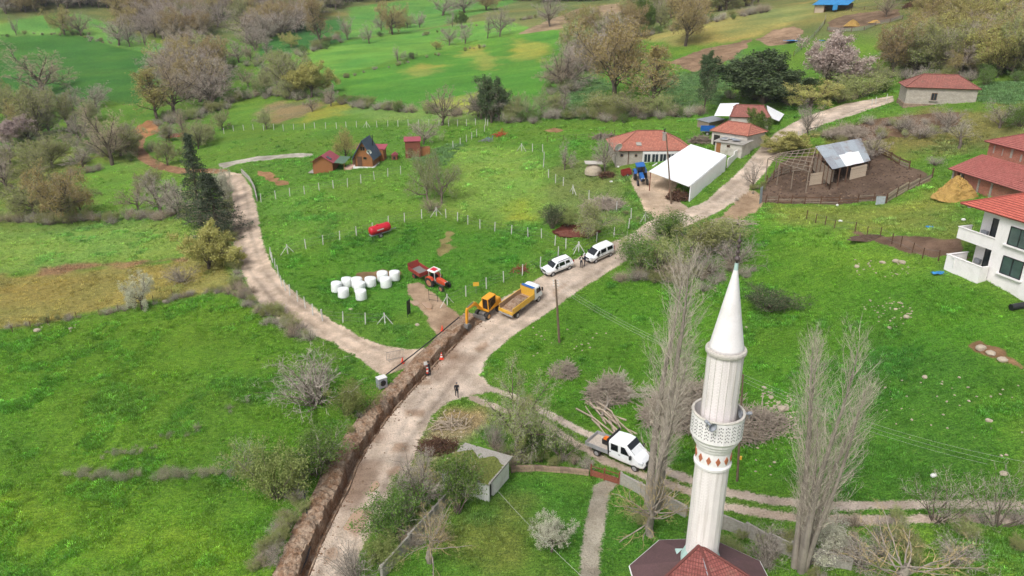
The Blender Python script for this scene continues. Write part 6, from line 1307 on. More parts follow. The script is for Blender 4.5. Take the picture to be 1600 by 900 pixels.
# ------------------------------------------------------------------ people
MT('skin', (176,132,108), .6, .08); MT('cloth_black', (34,34,38), .9, .15); MT('cloth_dark', (44,46,54), .9, .15); MT('cloth_navy', (40,44,60), .9, .15); MT('hair_dark', (40,32,28), .9, .2); MT('hair_grey', (120,116,112), .9, .2); MT('shirt', (206,202,196), .9, .1)
def person(label, P, yaw, arms, stride=.12, hair='hair_dark', top='cloth_black', low='cloth_dark', lean=0.0, shirt=False, scale=1.0):
    """one continuous body grown over a posed skeleton; arms = (left elbow, left wrist, right elbow, right wrist) offsets"""
    V = {}; E = []; Rr = {}
    def v(n, p, r): V[n] = p; Rr[n] = r
    lz = lean
    v('pelvis', (0, 0, .93), (.155, .12)); v('waist', (lz * .3, 0, 1.08), (.15, .11)); v('chest', (lz * .7, 0, 1.3), (.185, .125)); v('neckb', (lz, 0, 1.47), (.11, .08)); v('neck', (lz * 1.1, 0, 1.53), (.058, .058)); v('head0', (lz * 1.2 + .01, 0, 1.6), (.085, .09)); v('head1', (lz * 1.3 + .01, 0, 1.7), (.09, .1)); v('head2', (lz * 1.3, 0, 1.77), (.055, .06))
    for s, n in ((1, 'l'), (-1, 'r')):
        f = stride * s
        v('hip' + n, (0, s * .1, .86), (.1, .1)); v('knee' + n, (f * .5 + .02, s * .11, .48), (.065, .065)); v('ank' + n, (f, s * .12, .09), (.045, .045)); v('toe' + n, (f + .17, s * .14, .045), (.04, .035))
        v('sh' + n, (lz * .9, s * .19, 1.42), (.075, .075)); a = arms[0:2] if s == 1 else arms[2:4]; v('el' + n, a[0], (.052, .052)); v('wr' + n, a[1], (.036, .036))
        h = Vector(a[1]) - Vector(a[0]); h = h.normalized(); hp = Vector(a[1]) + h * .07; v('palm' + n, tuple(hp), (.042, .022))
        E += [('pelvis', 'hip' + n), ('hip' + n, 'knee' + n), ('knee' + n, 'ank' + n), ('ank' + n, 'toe' + n), ('chest', 'sh' + n), ('sh' + n, 'el' + n), ('el' + n, 'wr' + n), ('wr' + n, 'palm' + n)]
        o_ = h.cross(Vector((0, 0, 1))); o_ = o_.normalized() if o_.length > .1 else Vector((1, 0, 0)); fl = h.cross(o_)
        for i in range(4): v('fa%d%s' % (i, n), tuple(hp + h * (.05 + .008 * (i in (1, 2))) + o_ * (.027 - .018 * i)), (.0095, .0095)); v('fb%d%s' % (i, n), tuple(hp + h * (.085 + .012 * (i in (1, 2))) + o_ * (.03 - .02 * i) + fl * .025), (.008, .008)); E += [('palm' + n, 'fa%d%s' % (i, n)), ('fa%d%s' % (i, n), 'fb%d%s' % (i, n))]
        v('th' + n, tuple(hp + o_ * .055 + h * .015), (.011, .011)); v('tb' + n, tuple(hp + o_ * .06 + h * .055), (.009, .009)); E += [('palm' + n, 'th' + n), ('th' + n, 'tb' + n)]
    E += [('pelvis', 'waist'), ('waist', 'chest'), ('chest', 'neckb'), ('neckb', 'neck'), ('neck', 'head0'), ('head0', 'head1'), ('head1', 'head2')]
    names = list(V); ix = {n: i for i, n in enumerate(names)}; me = bpy.data.meshes.new('body'); me.from_pydata([V[n] for n in names], [(ix[a], ix[b]) for a, b in E], [])
    ob = bpy.data.objects.new('tmp_body', me); COL.objects.link(ob); sk = ob.modifiers.new('skin', 'SKIN'); sk.use_smooth_shade = True; ss = ob.modifiers.new('sub', 'SUBSURF'); ss.levels = 1; ss.render_levels = 1
    ob.data.skin_vertices[0].data[ix['pelvis']].use_root = True
    for n in names: ob.data.skin_vertices[0].data[ix[n]].radius = Rr[n]
    dg = bpy.context.evaluated_depsgraph_get(); ev = bpy.data.meshes.new_from_object(ob.evaluated_get(dg)); bpy.data.objects.remove(ob)
    ev.materials.clear(); ev.name = 'body'
    for k in ('skin', top, low, 'black_plastic', hair, 'shirt'): ev.materials.append(MATS[k])
    wr = [Vector(V['wrl']), Vector(V['wrr'])]
    for p in ev.polygons:
        c = p.center; dh = min((c - w).length for w in wr)
        hx = c.x - V['head1'][0]
        k = 4 if c.z > 1.735 or (c.z > 1.6 and hx < -.02) else (0 if c.z > 1.5 else (0 if dh < .115 and (c - Vector(V['chest'])).length > .2 and any((c - w).dot(w - Vector(V[e])) > 0 for w, e in zip(wr, ('ell', 'elr')) if (c - w).length < .16) else (1 if c.z > .93 or abs(c.y) > .24 else (3 if c.z < .1 else 2))))
        if shirt and k == 1 and abs(c.y) < .06 and c.x > .02 and c.z > 1.05: k = 5
        p.material_index = k
    o = put('person', ev, None, P, (0, 0, yaw), (scale,) * 3); tag(o, label, 'person')
    f = MB(); hx = V['head1'][0]
    for s in (1, -1): f.lathe([(.004, 0), (.012, .004), (.004, .012)], 6, (hx + .092, s * .033, 1.69), ax='X')
    f.build('eyes', MATS['cloth_black'], o)
    f = MB(); f.add([(hx + .09, 0, 1.69), (hx + .095, .018, 1.645), (hx + .095, -.018, 1.645), (hx + .12, 0, 1.65)], [(0,1,3),(0,3,2),(1,2,3)]); f.build('nose', MATS['skin'], o)
    for s in (1, -1): MB().box((hx, s * .092, 1.67), (.04, .016, .06)).build('ear', MATS['skin'], o)
    MB().box((hx + .09, 0, 1.615), (.012, .05, .01)).build('mouth', MATS['rust'], o)
    m = MB(); m.lathe([(.02, 1.795), (.07, 1.785), (.1, 1.75), (.108, 1.7), (.1, 1.66)], 12, cap=False); hr = m.build('hair', MATS[hair], o, (hx - .018, 0, .008), smooth=True)
    return o
DOWN = ((.0, .24, 1.15), (.07, .23, .91), (.0, -.24, 1.15), (.07, -.23, .91))
person('person in black jacket and dark trousers standing between the parked car and van', G(908, 418), R(-100), ((.0, .28, 1.17), (.2, .16, 1.2), (.0, -.28, 1.17), (.2, -.15, 1.22)), .06, shirt=True)
person('person in dark clothes half hidden beside the van front', G(913.5, 416), R(-170), DOWN, .05, top='cloth_navy')
person('person in dark clothes leaning to the red and white board at the trench', G(671.5, 587), R(175), ((.16, .26, 1.2), (.4, .2, 1.22), (.14, -.26, 1.18), (.38, -.18, 1.15)), .1, lean=.1)
person('grey-haired person in black walking alone on the dirt road', G(714, 621), R(95), ((-.08, .24, 1.16), (.04, .23, .95), (.08, -.24, 1.16), (.16, -.22, .93)), .2, hair='hair_grey', top='cloth_black', low='cloth_black')
# ------------------------------------------------------------------ fences
MT('post_white', (206,204,198), .85, .1, 2, (160,150,138), .4); MT('wire', (120,120,116), .6, .1); MT('pole_wood', (110,92,76), .9, .2, 2); MT('stone', (176,162,142), .9, .15, 2, (140,126,108), .5, .3); MT('stone_pink', (186,140,112), .9, .15, 2); MT('straw', (178,144,80), .95, .4, 5, (140,108,58), .7, .9); MT('cone_red', (226,70,40), .5, .06); MT('cable', (70,70,72), .6, .1); MT('cable_pale', (190,188,182), .6, .05); MT('pipe_black', (38,38,42), .5, .1); MT('manure', (88,70,58), .95, .3, 3, bump=.5); MT('stick', (168,154,138), .95, .3, 3); MT('soil_dark', (104,60,48), .95, .25, 3)
POSTM = {}
def post_mesh(h, w, mat):
    k = (round(h, 2), w, mat)
    if k not in POSTM: POSTM[k] = MB().box((0, 0, h / 2 - .15), (w, w, h + .3)).mesh('post', MATS[mat])
    return POSTM[k]
def fence(label, pts, h=1.55, w=.11, mat='post_white', wires=3, name='post_fence', braces=(), wire_r=.012, cat='fence'):
    P = [G(*p) for p in pts]; o = thing(name, label, cat, P[0]); 
    for i, p in enumerate(P):
        q = put('post', post_mesh(h, w, mat), o, p - P[0], (rnd(-.05, .05), rnd(-.05, .05), rnd(-.3, .3)))
        if i in braces:
            for s in (-1, 1):
                d = (P[min(i + 1, len(P) - 1)] - P[max(i - 1, 0)]).normalized() * s * 1.1; a = p - P[0] + Vector((0, 0, h * .85)); MB().tube([a, p - P[0] + Vector((d.x, d.y, -.1))], w * .45, 4).build('brace', MATS[mat], o)
    for k in range(wires):
        z = h * (.25 + .65 * k / max(1, wires - 1)); MB().tube([p - P[0] + Vector((0, 0, z)) for p in P], wire_r, 3, cap=False).build('wire', MATS['wire'], o)
    return o
fence('row of white posts beside the lane, from the bales up to the bend', [(423,402),(426,410),(430,420),(435,430),(440,447),(446,454),(453,461),(465,471),(477,481),(489,492),(504,501)], braces=(0,))
fence('row of white posts in front of the bales facing the lane', [(504,501),(536,505),(571,507),(602,507)], braces=(3,))
fence('row of white posts behind the red tanker', [(450,397),(478,389),(505,383),(531,376),(557,369),(583,363),(607,352),(632,347),(659,342),(682,338)], braces=(0, 9))
fence('row of white posts from the willows to the road car', [(682,338),(697,341),(715,346),(731,351),(750,358),(773,362),(799,367),(825,371),(846,373),(867,384),(884,389),(904,394)], braces=(11,))
fence('row of white posts below the two cabins', [(408,316),(431,311),(453,307),(476,304),(499,299),(521,295),(543,292),(564,286),(585,281),(606,276),(626,272)])
fence('long upper row of white posts across the meadow', [(320,216),(335,211),(350,209),(365,205),(381,204),(396,203),(412,204),(428,203),(443,204),(459,203),(476,202),(492,201),(509,201),(526,201),(541,200),(557,199),(573,199),(589,199),(606,198),(622,198),(638,197),(654,197),(670,197),(686,197),(701,197),(715,197),(729,197),(743,196),(759,196)], braces=(16,), wires=2)
fence('row of white posts running down from the dark evergreen', [(762,197),(757,206),(745,213),(737,218),(729,222),(719,227),(708,232)], wires=2)
fence('row of white posts along the road beside the parked car', [(699,477),(728,464),(760,451),(787,441),(816,430),(844,418),(872,402)], braces=(0,))
fence('row of white posts between the van and the farmyard gate', [(904,394),(932,379),(959,371),(982,357),(1008,346)], braces=(0, 4))
fence('white posts bordering the farm orchard', [(850,250),(849,262),(857,278),(868,286),(880,291),(895,303),(920,312),(942,322),(963,330),(986,341)], braces=(5,))
fence('short row of white posts in the meadow left of the orchard', [(815,236),(832,237),(848,238)], braces=(0,), wires=2)
fence('dark wooden posts along the field below the corral', [(1260,342),(1274,348),(1289,352),(1303,358),(1336,362),(1354,369),(1375,371),(1393,381),(1407,385),(1425,395),(1441,404),(1466,408)], 1.3, .09, 'wood_dark', 2)
fence('thin posts in the hedge between the two left fields', [(20,520),(48,512),(75,506),(120,498),(155,492),(185,487),(240,472),(270,462)], 1.0, .06, 'wood_dark', 1)
fence('white posts on the upper side of the farm road', [(1362,165),(1368,162),(1385,157)], 1.3, .1, 'post_white', 0)
fence('thin posts on the lower side of the farm road', [(1246,215),(1253,212),(1265,208),(1275,205)], 1.2, .08, 'post_white', 0)
fence('dark stakes beside the red-roofed farmhouse meadow', [(855,222),(880,220),(900,219),(920,218),(940,217),(950,214),(960,212)], 1.2, .07, 'wood_dark', 2)
fence('dark wooden fence up the hillside to the tarpaulin shed', [(1240,88),(1252,78),(1262,68),(1272,58),(1280,48),(1288,38),(1290,28)], 1.3, .1, 'wood_dark', 3, wire_r=.05)
fence('dark hurdle fence round the hillside pen', [(1292,48),(1310,50),(1330,50),(1350,48),(1368,40),(1390,36),(1410,30)], 1.1, .12, 'wood_dark', 4, wire_r=.06)
fence('stake and rail fence beyond the hillside pen', [(1330,18),(1350,16),(1370,15),(1395,12),(1420,14)], 1.1, .1, 'wood_dark', 3, wire_r=.05)
def rail_fence(label, pts, h, planks, ph, mat, dx=0, name='plank_fence'):
    P = [G(*p) for p in pts]; o = thing(name, label, 'fence', P[0])
    for p in P: put('post', post_mesh(h, .14, 'wood_dark'), o, p - P[0], (rnd(-.06, .06), rnd(-.06, .06), 0))
    for a, b in zip(P[:-1], P[1:]):
        for i in range(planks):
            if rnd(0, 1) < .1: continue
            a2, b2 = a - P[0], b - P[0]; z = h * (i + .6) / (planks + .4); d = b2 - a2; az = math.atan2(d.y, d.x); el = math.asin(max(-1, min(1, d.z / d.length)))
            q = MB().box((0, 0, 0), (d.length + .1, .04, ph)).build('plank', MATS[mat if rnd(0, 1) < .75 else 'wood_grey'], o, (a2 + b2) / 2 + Vector((0, 0, z))); q.rotation_euler = (0, -el + rnd(-.03, .03), az)
    return o
rail_fence('weathered plank fence on the right front of the corral', [(1384,318),(1400,308),(1418,298),(1436,288),(1456,278)], 1.5, 4, .26, 'wood_pale')
rail_fence('dark rail fence along the front of the corral', [(1196,318),(1215,318),(1236,318),(1257,319),(1282,319),(1310,319),(1340,317),(1365,315),(1384,318)], 1.3, 3, .12, 'wood_dark')
rail_fence('grey plank fence at the left end of the corral', [(1197,288),(1208,280),(1220,274),(1235,270),(1262,266)], 1.5, 3, .22, 'wood_grey')
rail_fence('dark plank fence at the back of the corral', [(1372,240),(1392,250),(1405,258),(1420,264)], 1.3, 3, .25, 'wood_dark')
for lbl, px, py, w, h, rz, mt in (('bent blue-grey tin sheet standing at the left corner of the corral', 1188, 318, 1.1, 2.6, .9, 'tin_blue'), ('square tin sheet leaning at the front corner of the corral', 1375, 320, 1.3, 1.2, 0, 'tin_blue')):
    o = MB(); n = 12
    for i in range(n): x0, x1 = -w/2 + w*i/n, -w/2 + w*(i+1)/n; y0, y1 = .03*(i % 2), .03*((i+1) % 2); o.add([(x0,y0,0),(x1,y1,0),(x1,y1+.1,h),(x0,y0+.1,h)], [(0,1,2,3)])
    tag(o.build('tin_sheet', MATS[mt], None, G(px, py), rz), lbl, 'tin sheet')
o = thing('field_gate', 'black metal gate leaf standing open at the meadow entrance', 'gate', G(637, 496), R(75))
for x in (0, .9): MB().tube([(x, 0, 0), (x, 0, 2.2)], .04, 6).build('gate_post', MATS['black_plastic'], o)
for z in (.3, 1.2, 2.1): MB().tube([(0, 0, z), (.9, 0, z)], .03, 6).build('rail', MATS['black_plastic'], o)
MB().box((.45, 0, 1.2), (.85, .02, 1.75)).build('mesh_panel', MATS['black_plastic'], o)
o = thing('field_gate', 'dark wire gate leaf swung back in front of the old tractor', 'gate', G(697, 474), R(160))
for x in (0, 1.2, 2.4): MB().tube([(x, 0, 0), (x, 0, 1.6)], .03, 6).build('gate_post', MATS['black_plastic'], o)
for z in (.2, .9, 1.55): MB().tube([(0, 0, z), (2.4, 0, z)], .022, 6).build('rail', MATS['black_plastic'], o)
o = MB(); o.box((0, 0, 1.35), (.75, .03, .55)); o.tube([(0, .03, 0), (0, .03, 1.6)], .025, 6, k=1); tag(o.build('warning_sign', [MATS['paint_yellow'], MATS['wire']], None, G(744, 459), R(10)), 'yellow sign hanging on the white post fence', 'sign')
# ------------------------------------------------------------------ wrapped bales
m = MB(); pr = [(.55, .0), (.68, .05), (.7, .2), (.69, .65), (.7, 1.1), (.66, 1.22), (.5, 1.27), (.02, 1.28)]; m.lathe(pr, 22); bale_me = m.mesh('wrapped_bale', MATS['plastic_wrap'], True)
BL = [(526,455,'leftmost of the white wrapped bales'),(542,447,'white wrapped bale at the back, second from the left'),(537,464,'white wrapped bale with a dark hole, front left'),(558,448,'white wrapped bale at the back of the middle row of three'),(562,455,'white wrapped bale in the middle of the row of three'),(565,467,'frontmost white wrapped bale at the bottom of the group'),(579,447,'single white wrapped bale between the row of three and the right group'),(598,438,'white wrapped bale at the back left of the right group'),(604,448,'white wrapped bale at the front of the right group'),(617,437,'rightmost of the white wrapped bales')]
for i, (px, py, lb) in enumerate(BL):
    o = put('wrapped_bale', bale_me, None, G(px, py) - Vector((0, 0, .06)), (rnd(-.06, .06), rnd(-.06, .06), rnd(0, 6)), (rnd(1.02, 1.12), rnd(1.02, 1.12), rnd(1.0, 1.12))); tag(o, lb, 'bale', 'wrapped bales on the meadow')
# ------------------------------------------------------------------ poles and wires
def util_pole(label, base, top_px, r=.13, arms=True):
    d = ray(*top_px); top = Vector(CAM + d * (base.y / d[1])); o = thing('utility_pole', label, 'pole', base); v = top - base
    MB().tube([Vector((0, 0, -.2)), v * .5, v], [r, r * .85, r * .65], 10).build('shaft', MATS['pole_wood'], o)
    if arms:
        for k in (.98, .94, .9): MB().tube([v * k + Vector((-.28, 0, 0)), v * k + Vector((.28, 0, 0))], .025, 5).build('bracket', MATS['steel'], o)
        for k in (.98, .94, .9):
            for s in (-.28, .28): MB().lathe([(.03, 0), (.06, .04), (.05, .12), (.02, .16)], 8, tuple(v * k + Vector((s, 0, 0)))).build('insulator', MATS['frame_white'], o)
    return o, top
p1, t1_ = util_pole('brown wooden utility pole on the grass beside the tipper truck', G(874, 534), (868, 437), .15)
p2, t2_ = util_pole('wooden utility pole in front of the white machine shed', G(1049, 318), (1041, 210), .14, False)
m = MB(); m.box((.1, 0, 7.2), (.9, .16, .1)); m.build('street_lamp_head', MATS['frame_white'], p2, (t2_ - p2.location) * .0, 0).rotation_euler = (0, -.5, .3)
p3, t3_ = util_pole('thin dark utility pole right behind the minaret', G(1152, 752), (1161, 585), .1, False); MB().lathe([(.12, 2.2), (.12, 2.45)], 8).build('yellow_band', MATS['paint_yellow'], p3)
def wire(name, a, b, sag, label, mat='cable', r=.014):
    pts = [a.lerp(b, i / 16) - Vector((0, 0, sag * 4 * (i / 16) * (1 - i / 16))) for i in range(17)]; tag(MB().tube(pts, r, 3, cap=False).build(name, MATS[mat], None), label, 'cable')
for i, dz in enumerate((0, .35, .7)): wire('overhead_wire', t1_ - Vector((0, 0, dz + .1)), t3_ - Vector((0, 0, dz * .6)), .7, ('top', 'middle', 'lowest')[i] + ' of the wires from the roadside pole to the minaret pole', 'cable_pale', .009)
far = PY(1640, 745, 46)
for i in range(3): wire('overhead_wire', t3_ - Vector((0, 0, .3 * i)), far + Vector((0, 0, .9 - .45 * i)), .9, ('upper', 'middle', 'lower')[i] + ' wire running from the minaret pole to the right edge', 'cable_pale', .008)
wire('overhead_wire', t1_, t2_ - Vector((0, 0, 1)), .8, 'wire between the roadside pole and the machine shed pole', 'cable', .012)
wire('house_cable', Vector((-1.9, 49.4, 2.1)), PZ(925, 915, 2.5), .3, 'pale cable from the mossy shed across the mosque garden', 'cable_pale', .013)
# ------------------------------------------------------------------ works at the trench
a, b = GP(604, 591), GP(722, 501); tag(MB().tube([a + Vector((0,0,.45)), a.lerp(b, .35) + Vector((-.15,0,.3)), a.lerp(b, .7) + Vector((-.2,0,.4)), b + Vector((-.3,0,.5))], .07, 8).build('black_pipe', MATS['pipe_black'], None), 'straight black pipe lying from the grey unit to the excavator', 'pipe')
hp = [(474,733),(477,750),(476,775),(479,800),(484,822),(485,845),(478,868),(468,890)]; tag(MB().tube([G(*p) + Vector((0,0,.9)) for p in hp], .06, 8).build('black_hose', MATS['pipe_black'], None, smooth=True), 'black hose snaking over the spoil bank near the bottom edge', 'hose')
o = thing('fan_unit', 'grey metal cabinet with round fan on small feet beside the lane mouth', 'machine', G(597, 606), R(35)); MB().box((0, 0, .85), (1.3, 1.0, 1.4)).build('casing', MATS['metal_grey'], o, bevel=.05); MB().box((0, 0, 1.58), (1.35, 1.05, .06)).build('lid', MATS['frame_white'], o); MB().lathe([(.42, -.52), (.42, -.5), (.36, -.54), (.05, -.54)], 18, (0, 0, .9), ax='Y').build('fan_grille', MATS['black_plastic'], o)
for x in (-.5, .5):
    for y in (-.4, .4): MB().box((x, y, .08), (.12, .12, .16)).build('foot', MATS['frame_white'], o)
o.scale = (.78, .78, .82)
def cone(label, px, py, bands=True, s=1.0):
    o = thing('traffic_cone', label, 'traffic cone', G(px, py)); MB().box((0, 0, .03), (.42, .42, .06)).build('base', MATS['cone_red'], o); MB().lathe([(.17, .05), (.03, .78)], 14).build('cone', MATS['cone_red'], o)
    if bands: MB().lathe([(.14, .25), (.11, .38)], 14).build('band', MATS['frame_white'], o); MB().lathe([(.085, .5), (.06, .62)], 14).build('band', MATS['frame_white'], o)
    o.scale = (s, s, s)
cone('red and white banded traffic cone on the road side of the trench', 690, 561, True, 1.1); cone('plain orange cone beside the crowd barrier', 629, 567, False, .95); cone('plain orange cone at the meadow entrance by the pipe', 691, 517, False, .95)
o = thing('crowd_barrier', 'grey steel crowd barrier standing at the lane mouth', 'barrier', G(618, 562), R(24)); L_ = 2.0
MB().tube([(-L_/2, 0, .15), (-L_/2, 0, 1.1), (L_/2, 0, 1.1), (L_/2, 0, .15), (-L_/2, 0, .15)], .03, 6).build('frame', MATS['steel'], o)
for i in range(11): MB().tube([(-L_/2 + L_*(i+1)/12, 0, .15), (-L_/2 + L_*(i+1)/12, 0, 1.1)], .014, 5).build('bar', MATS['steel'], o)
for x in (-.8, .8): MB().tube([(x, -.3, .02), (x, 0, .15), (x, .3, .02)], .025, 5).build('foot', MATS['steel'], o)
o = thing('delineator_post', 'red and white striped board on a black foot at the trench', 'barrier', G(668, 585)); MB().box((0, 0, .04), (.5, .3, .08)).build('foot', MATS['black_plastic'], o)
for i in range(5): MB().box((0, 0, .2 + i * .22), (.22, .05, .2)).build('panel', MATS['cone_red' if i % 2 == 0 else 'frame_white'], o)
tag(MB().box((0, 0, 1.45), (.55, .04, .4)).build('paper_sheet', MATS['frame_white'], None, G(667, 586), R(20)), 'pale sheet held up by the person at the trench', 'sheet')
m_, nt_, b_ = nt_new('muddy_water'); b_.inputs['Base Color'].default_value = (*lin((176,148,122)), 1); b_.inputs['Roughness'].default_value = .12
for px, py, rx, ry, rz in ((648, 473, .5, 1.0, .5), (667, 477, .5, 1.3, .45), (553, 812, .45, 1.5, -.35), (585, 760, .3, .8, -.3)):
    c = G(px, py); q = MB(); vs = [Vector((math.cos(a) * rx * (1 + .2 * math.sin(a * 3 + px)), math.sin(a) * ry * (1 + .2 * math.cos(a * 2 + px)), 0)) for a in [6.2832 * i / 20 for i in range(20)]]; vs = [Matrix.Rotation(rz, 3, 'Z') @ v for v in vs]
    q.add([(v.x, v.y, .05) for v in vs] + [(v.x, v.y, -.2) for v in vs], [tuple(range(20))] + [(i, 20 + i, 20 + (i + 1) % 20, (i + 1) % 20) for i in range(20)]); o = q.build('puddle_water', m_, None, c); o["kind"] = "structure"
# ------------------------------------------------------------------ garden walls and gate
def wall_line(label, pts, h, t, mat, name='garden_wall', cap=None):
    P = [G(*p) for p in pts]; o = thing(name, label, 'wall', P[0]); o['kind'] = 'thing'
    for a, b in zip(P[:-1], P[1:]):
        d = (b - a); n = max(1, int(d.length / 2.2)); az = math.atan2(d.y, d.x)
        for i in range(n):
            c = a.lerp(b, (i + .5) / n) - P[0]; MB().box((0, 0, h/2 - .25), (d.length / n - .015, t, h + .5)).build('panel', MATS[mat], o, c, az)
            if cap: q = a.lerp(b, i / n) - P[0]; MB().box((0, 0, h/2 - .2), (.2, t + .1, h + .54)).build('pier', MATS[cap], o, q, az)
    return o
wall_line('long straight concrete panel wall from the bottom edge to the mossy shed', [(598,905),(640,855),(678,812),(705,782)], 1.2, .14, 'concrete', cap='concrete')
wall_line('low mossy stone wall along the two-track road above the mosque garden', [(798,736),(835,735),(875,738),(920,742)], .5, .3, 'stone_foot')
wall_line('grey block wall from the rusty gate down behind the poplar', [(969,756),(1000,772),(1035,790),(1072,808)], 1.1, .2, 'concrete', cap='concrete')
wall_line('grey panel wall behind the mosque porch on the right', [(1128,826),(1165,838),(1200,855),(1235,868),(1275,882),(1330,890)], 1.2, .14, 'concrete', cap='concrete')
wall_line('concrete retaining edge at the bend of the lane by the posts', [(378,270),(390,282),(398,297),(402,315)], .8, .2, 'concrete')
wall_line('low white wall continuing from the machine shed up the farm road', [(1136,262),(1146,251),(1157,240)], 1.3, .15, 'wall_white')
o = thing('rusty_gate', 'low rusty red metal gate at the head of the garden path', 'gate', G(923, 744), 0); d = G(967, 757) - G(923, 744); L_ = d.xy.length; az = math.atan2(d.y, d.x)
for f in (0, .48, 1): MB().box((0, 0, .6), (.12, .12, 1.3)).build('gate_post', MATS['rust'], o, d * f)
for k in (0, 1): MB().box((0, 0, .35), (L_ * .46, .04, .6)).build('gate_panel', MATS['rust'], o, d * (.25 + .49 * k), az); MB().box((0, 0, 1.05), (L_ * .46, .04, .06)).build('top_rail', MATS['rust'], o, d * (.25 + .49 * k), az)
# ------------------------------------------------------------------ heaps, piles, stones
def mound(name, label, cat, c, rx, ry, h, mat, seed, rough=.25, rz=0, kind=None):
    n, k = 40, 16; vs = []; rs = np.random.RandomState(seed)
    for i in range(k):
        r = i / (k - 1)
        for j in range(n):
            a = 6.2832 * j / n; w = 1 + .12 * math.sin(a * 3 + seed) + .08 * math.sin(a * 5 + seed * 2); z = h * (1 - r ** 1.3) + (rs.uniform(-.5, .5) * rough * h if 0 < i < k - 1 else 0); vs.append((rx * r * w * math.cos(a) + rs.uniform(-.05, .05) * rx, ry * r * w * math.sin(a) + rs.uniform(-.05, .05) * ry, z - .15))
    m = MB(); m.add(vs, [(i*n+j, i*n+(j+1)%n, (i+1)*n+(j+1)%n, (i+1)*n+j) for i in range(k-1) for j in range(n)]); o = m.build(name, MATS[mat], None, c, rz); tag(o, label, cat, None, kind); return o
mound('straw_heap', 'big golden straw heap beside the brick building', 'straw heap', G(1491, 308), 3.0, 2.6, 3.1, 'straw', 3, .12)
mound('straw_heap', 'small straw heap by the hillside pen', 'straw heap', G(1332, 40), 2.2, 1.8, 1.7, 'straw', 5, .2); mound('straw_heap', 'low straw scrap right of the hillside pen', 'straw heap', G(1368, 35), 1.8, 1.2, .8, 'straw', 6, .2)
mound('earth_pile', 'reddish earth pile in the roadside garden bed', 'earth pile', G(900, 364), 3.0, 1.5, .7, 'soil_dark', 7, .15); mound('manure_heap', 'dark manure heap behind the ploughed bed', 'manure heap', G(1362, 372), 3.2, 1.0, .6, 'manure', 8, .2)
def sticks(name, label, c, rx, ry, h, n, L, seed, mat='stick', r=.03, rz=0, align=None, cat='brush pile'):
    rs = np.random.RandomState(seed); V = []; F = []; 
    for i in range(n):
        a = rs.uniform(0, 6.28); q = math.sqrt(rs.uniform()); x, y = rx * q * math.cos(a), ry * q * math.sin(a); z = h * (1 - q * q) * rs.uniform(.1, 1)
        b = rs.uniform(0, 6.28) if align is None else align + rs.normal(0, .18); d = np.array((math.cos(b), math.sin(b), rs.normal(0, .5 if align is None else .06))) * L * rs.uniform(.4, 1.1) / 2; w = np.cross(d, (0, 0, 1)); w /= np.sqrt(w @ w) + 1e-9; w *= r * rs.uniform(.5, 1.4); u = np.array((0, 0, r))
        p = np.array((x, y, max(z, .05))); o = len(V); mid = p + rs.normal(0, .06 * L, 3) * .5
        for e in (p - d, mid, p + d): V += [e - w, e + w, e + u * 1.4]
        for k in (0, 3): F += [(o+k, o+k+1, o+k+4, o+k+3), (o+k+1, o+k+2, o+k+5, o+k+4), (o+k+2, o+k, o+k+3, o+k+5)]
    me = mesh_np(name, np.array(V), np.array(F), np.zeros(len(F), int), [MATS[mat]]); o = thing(name, label, cat, c, rz); q = put('branches', me, o); q['kind'] = 'stuff'; return o
sticks('brush_pile', 'tangled grey brush pile on the slope below the utility pole', G(881, 584), 1.6, 1.2, 1.6, 420, 1.5, 1, 'stick', .022)
sticks('brush_pile', 'brush and cut branches left of the tall poplar', G(952, 620), 2.3, 1.8, 2.6, 700, 2.2, 2, 'stick', .025); sticks('log_pile', 'long pale cut trunks lying above the pickup', G(945, 655), 1.3, 2.0, .5, 18, 5.5, 3, 'wood_pale', .12, align=R(115))
for px, py, L_, az, lb in ((940, 655, 8.5, 28, 'pale felled tree lying above the pickup, its crown to the upper right'), (1105, 640, 8.0, -70, 'felled bare tree half buried in the tangle behind the minaret')):
    o = thing('felled_tree', lb, 'tree', G(px, py) + Vector((0, 0, .35)), R(az)); g_ = GEO['tallbare0']; o.rotation_euler = (R(-84), 0, R(-az)); o.scale = (L_ * .8, L_ * .8, L_); a_ = put('trunk', g_['trunk'], o); slots(a_, ['bark_pale']); b_ = put('crown', g_['crown'], o); slots(b_, ['twig_pale', None])
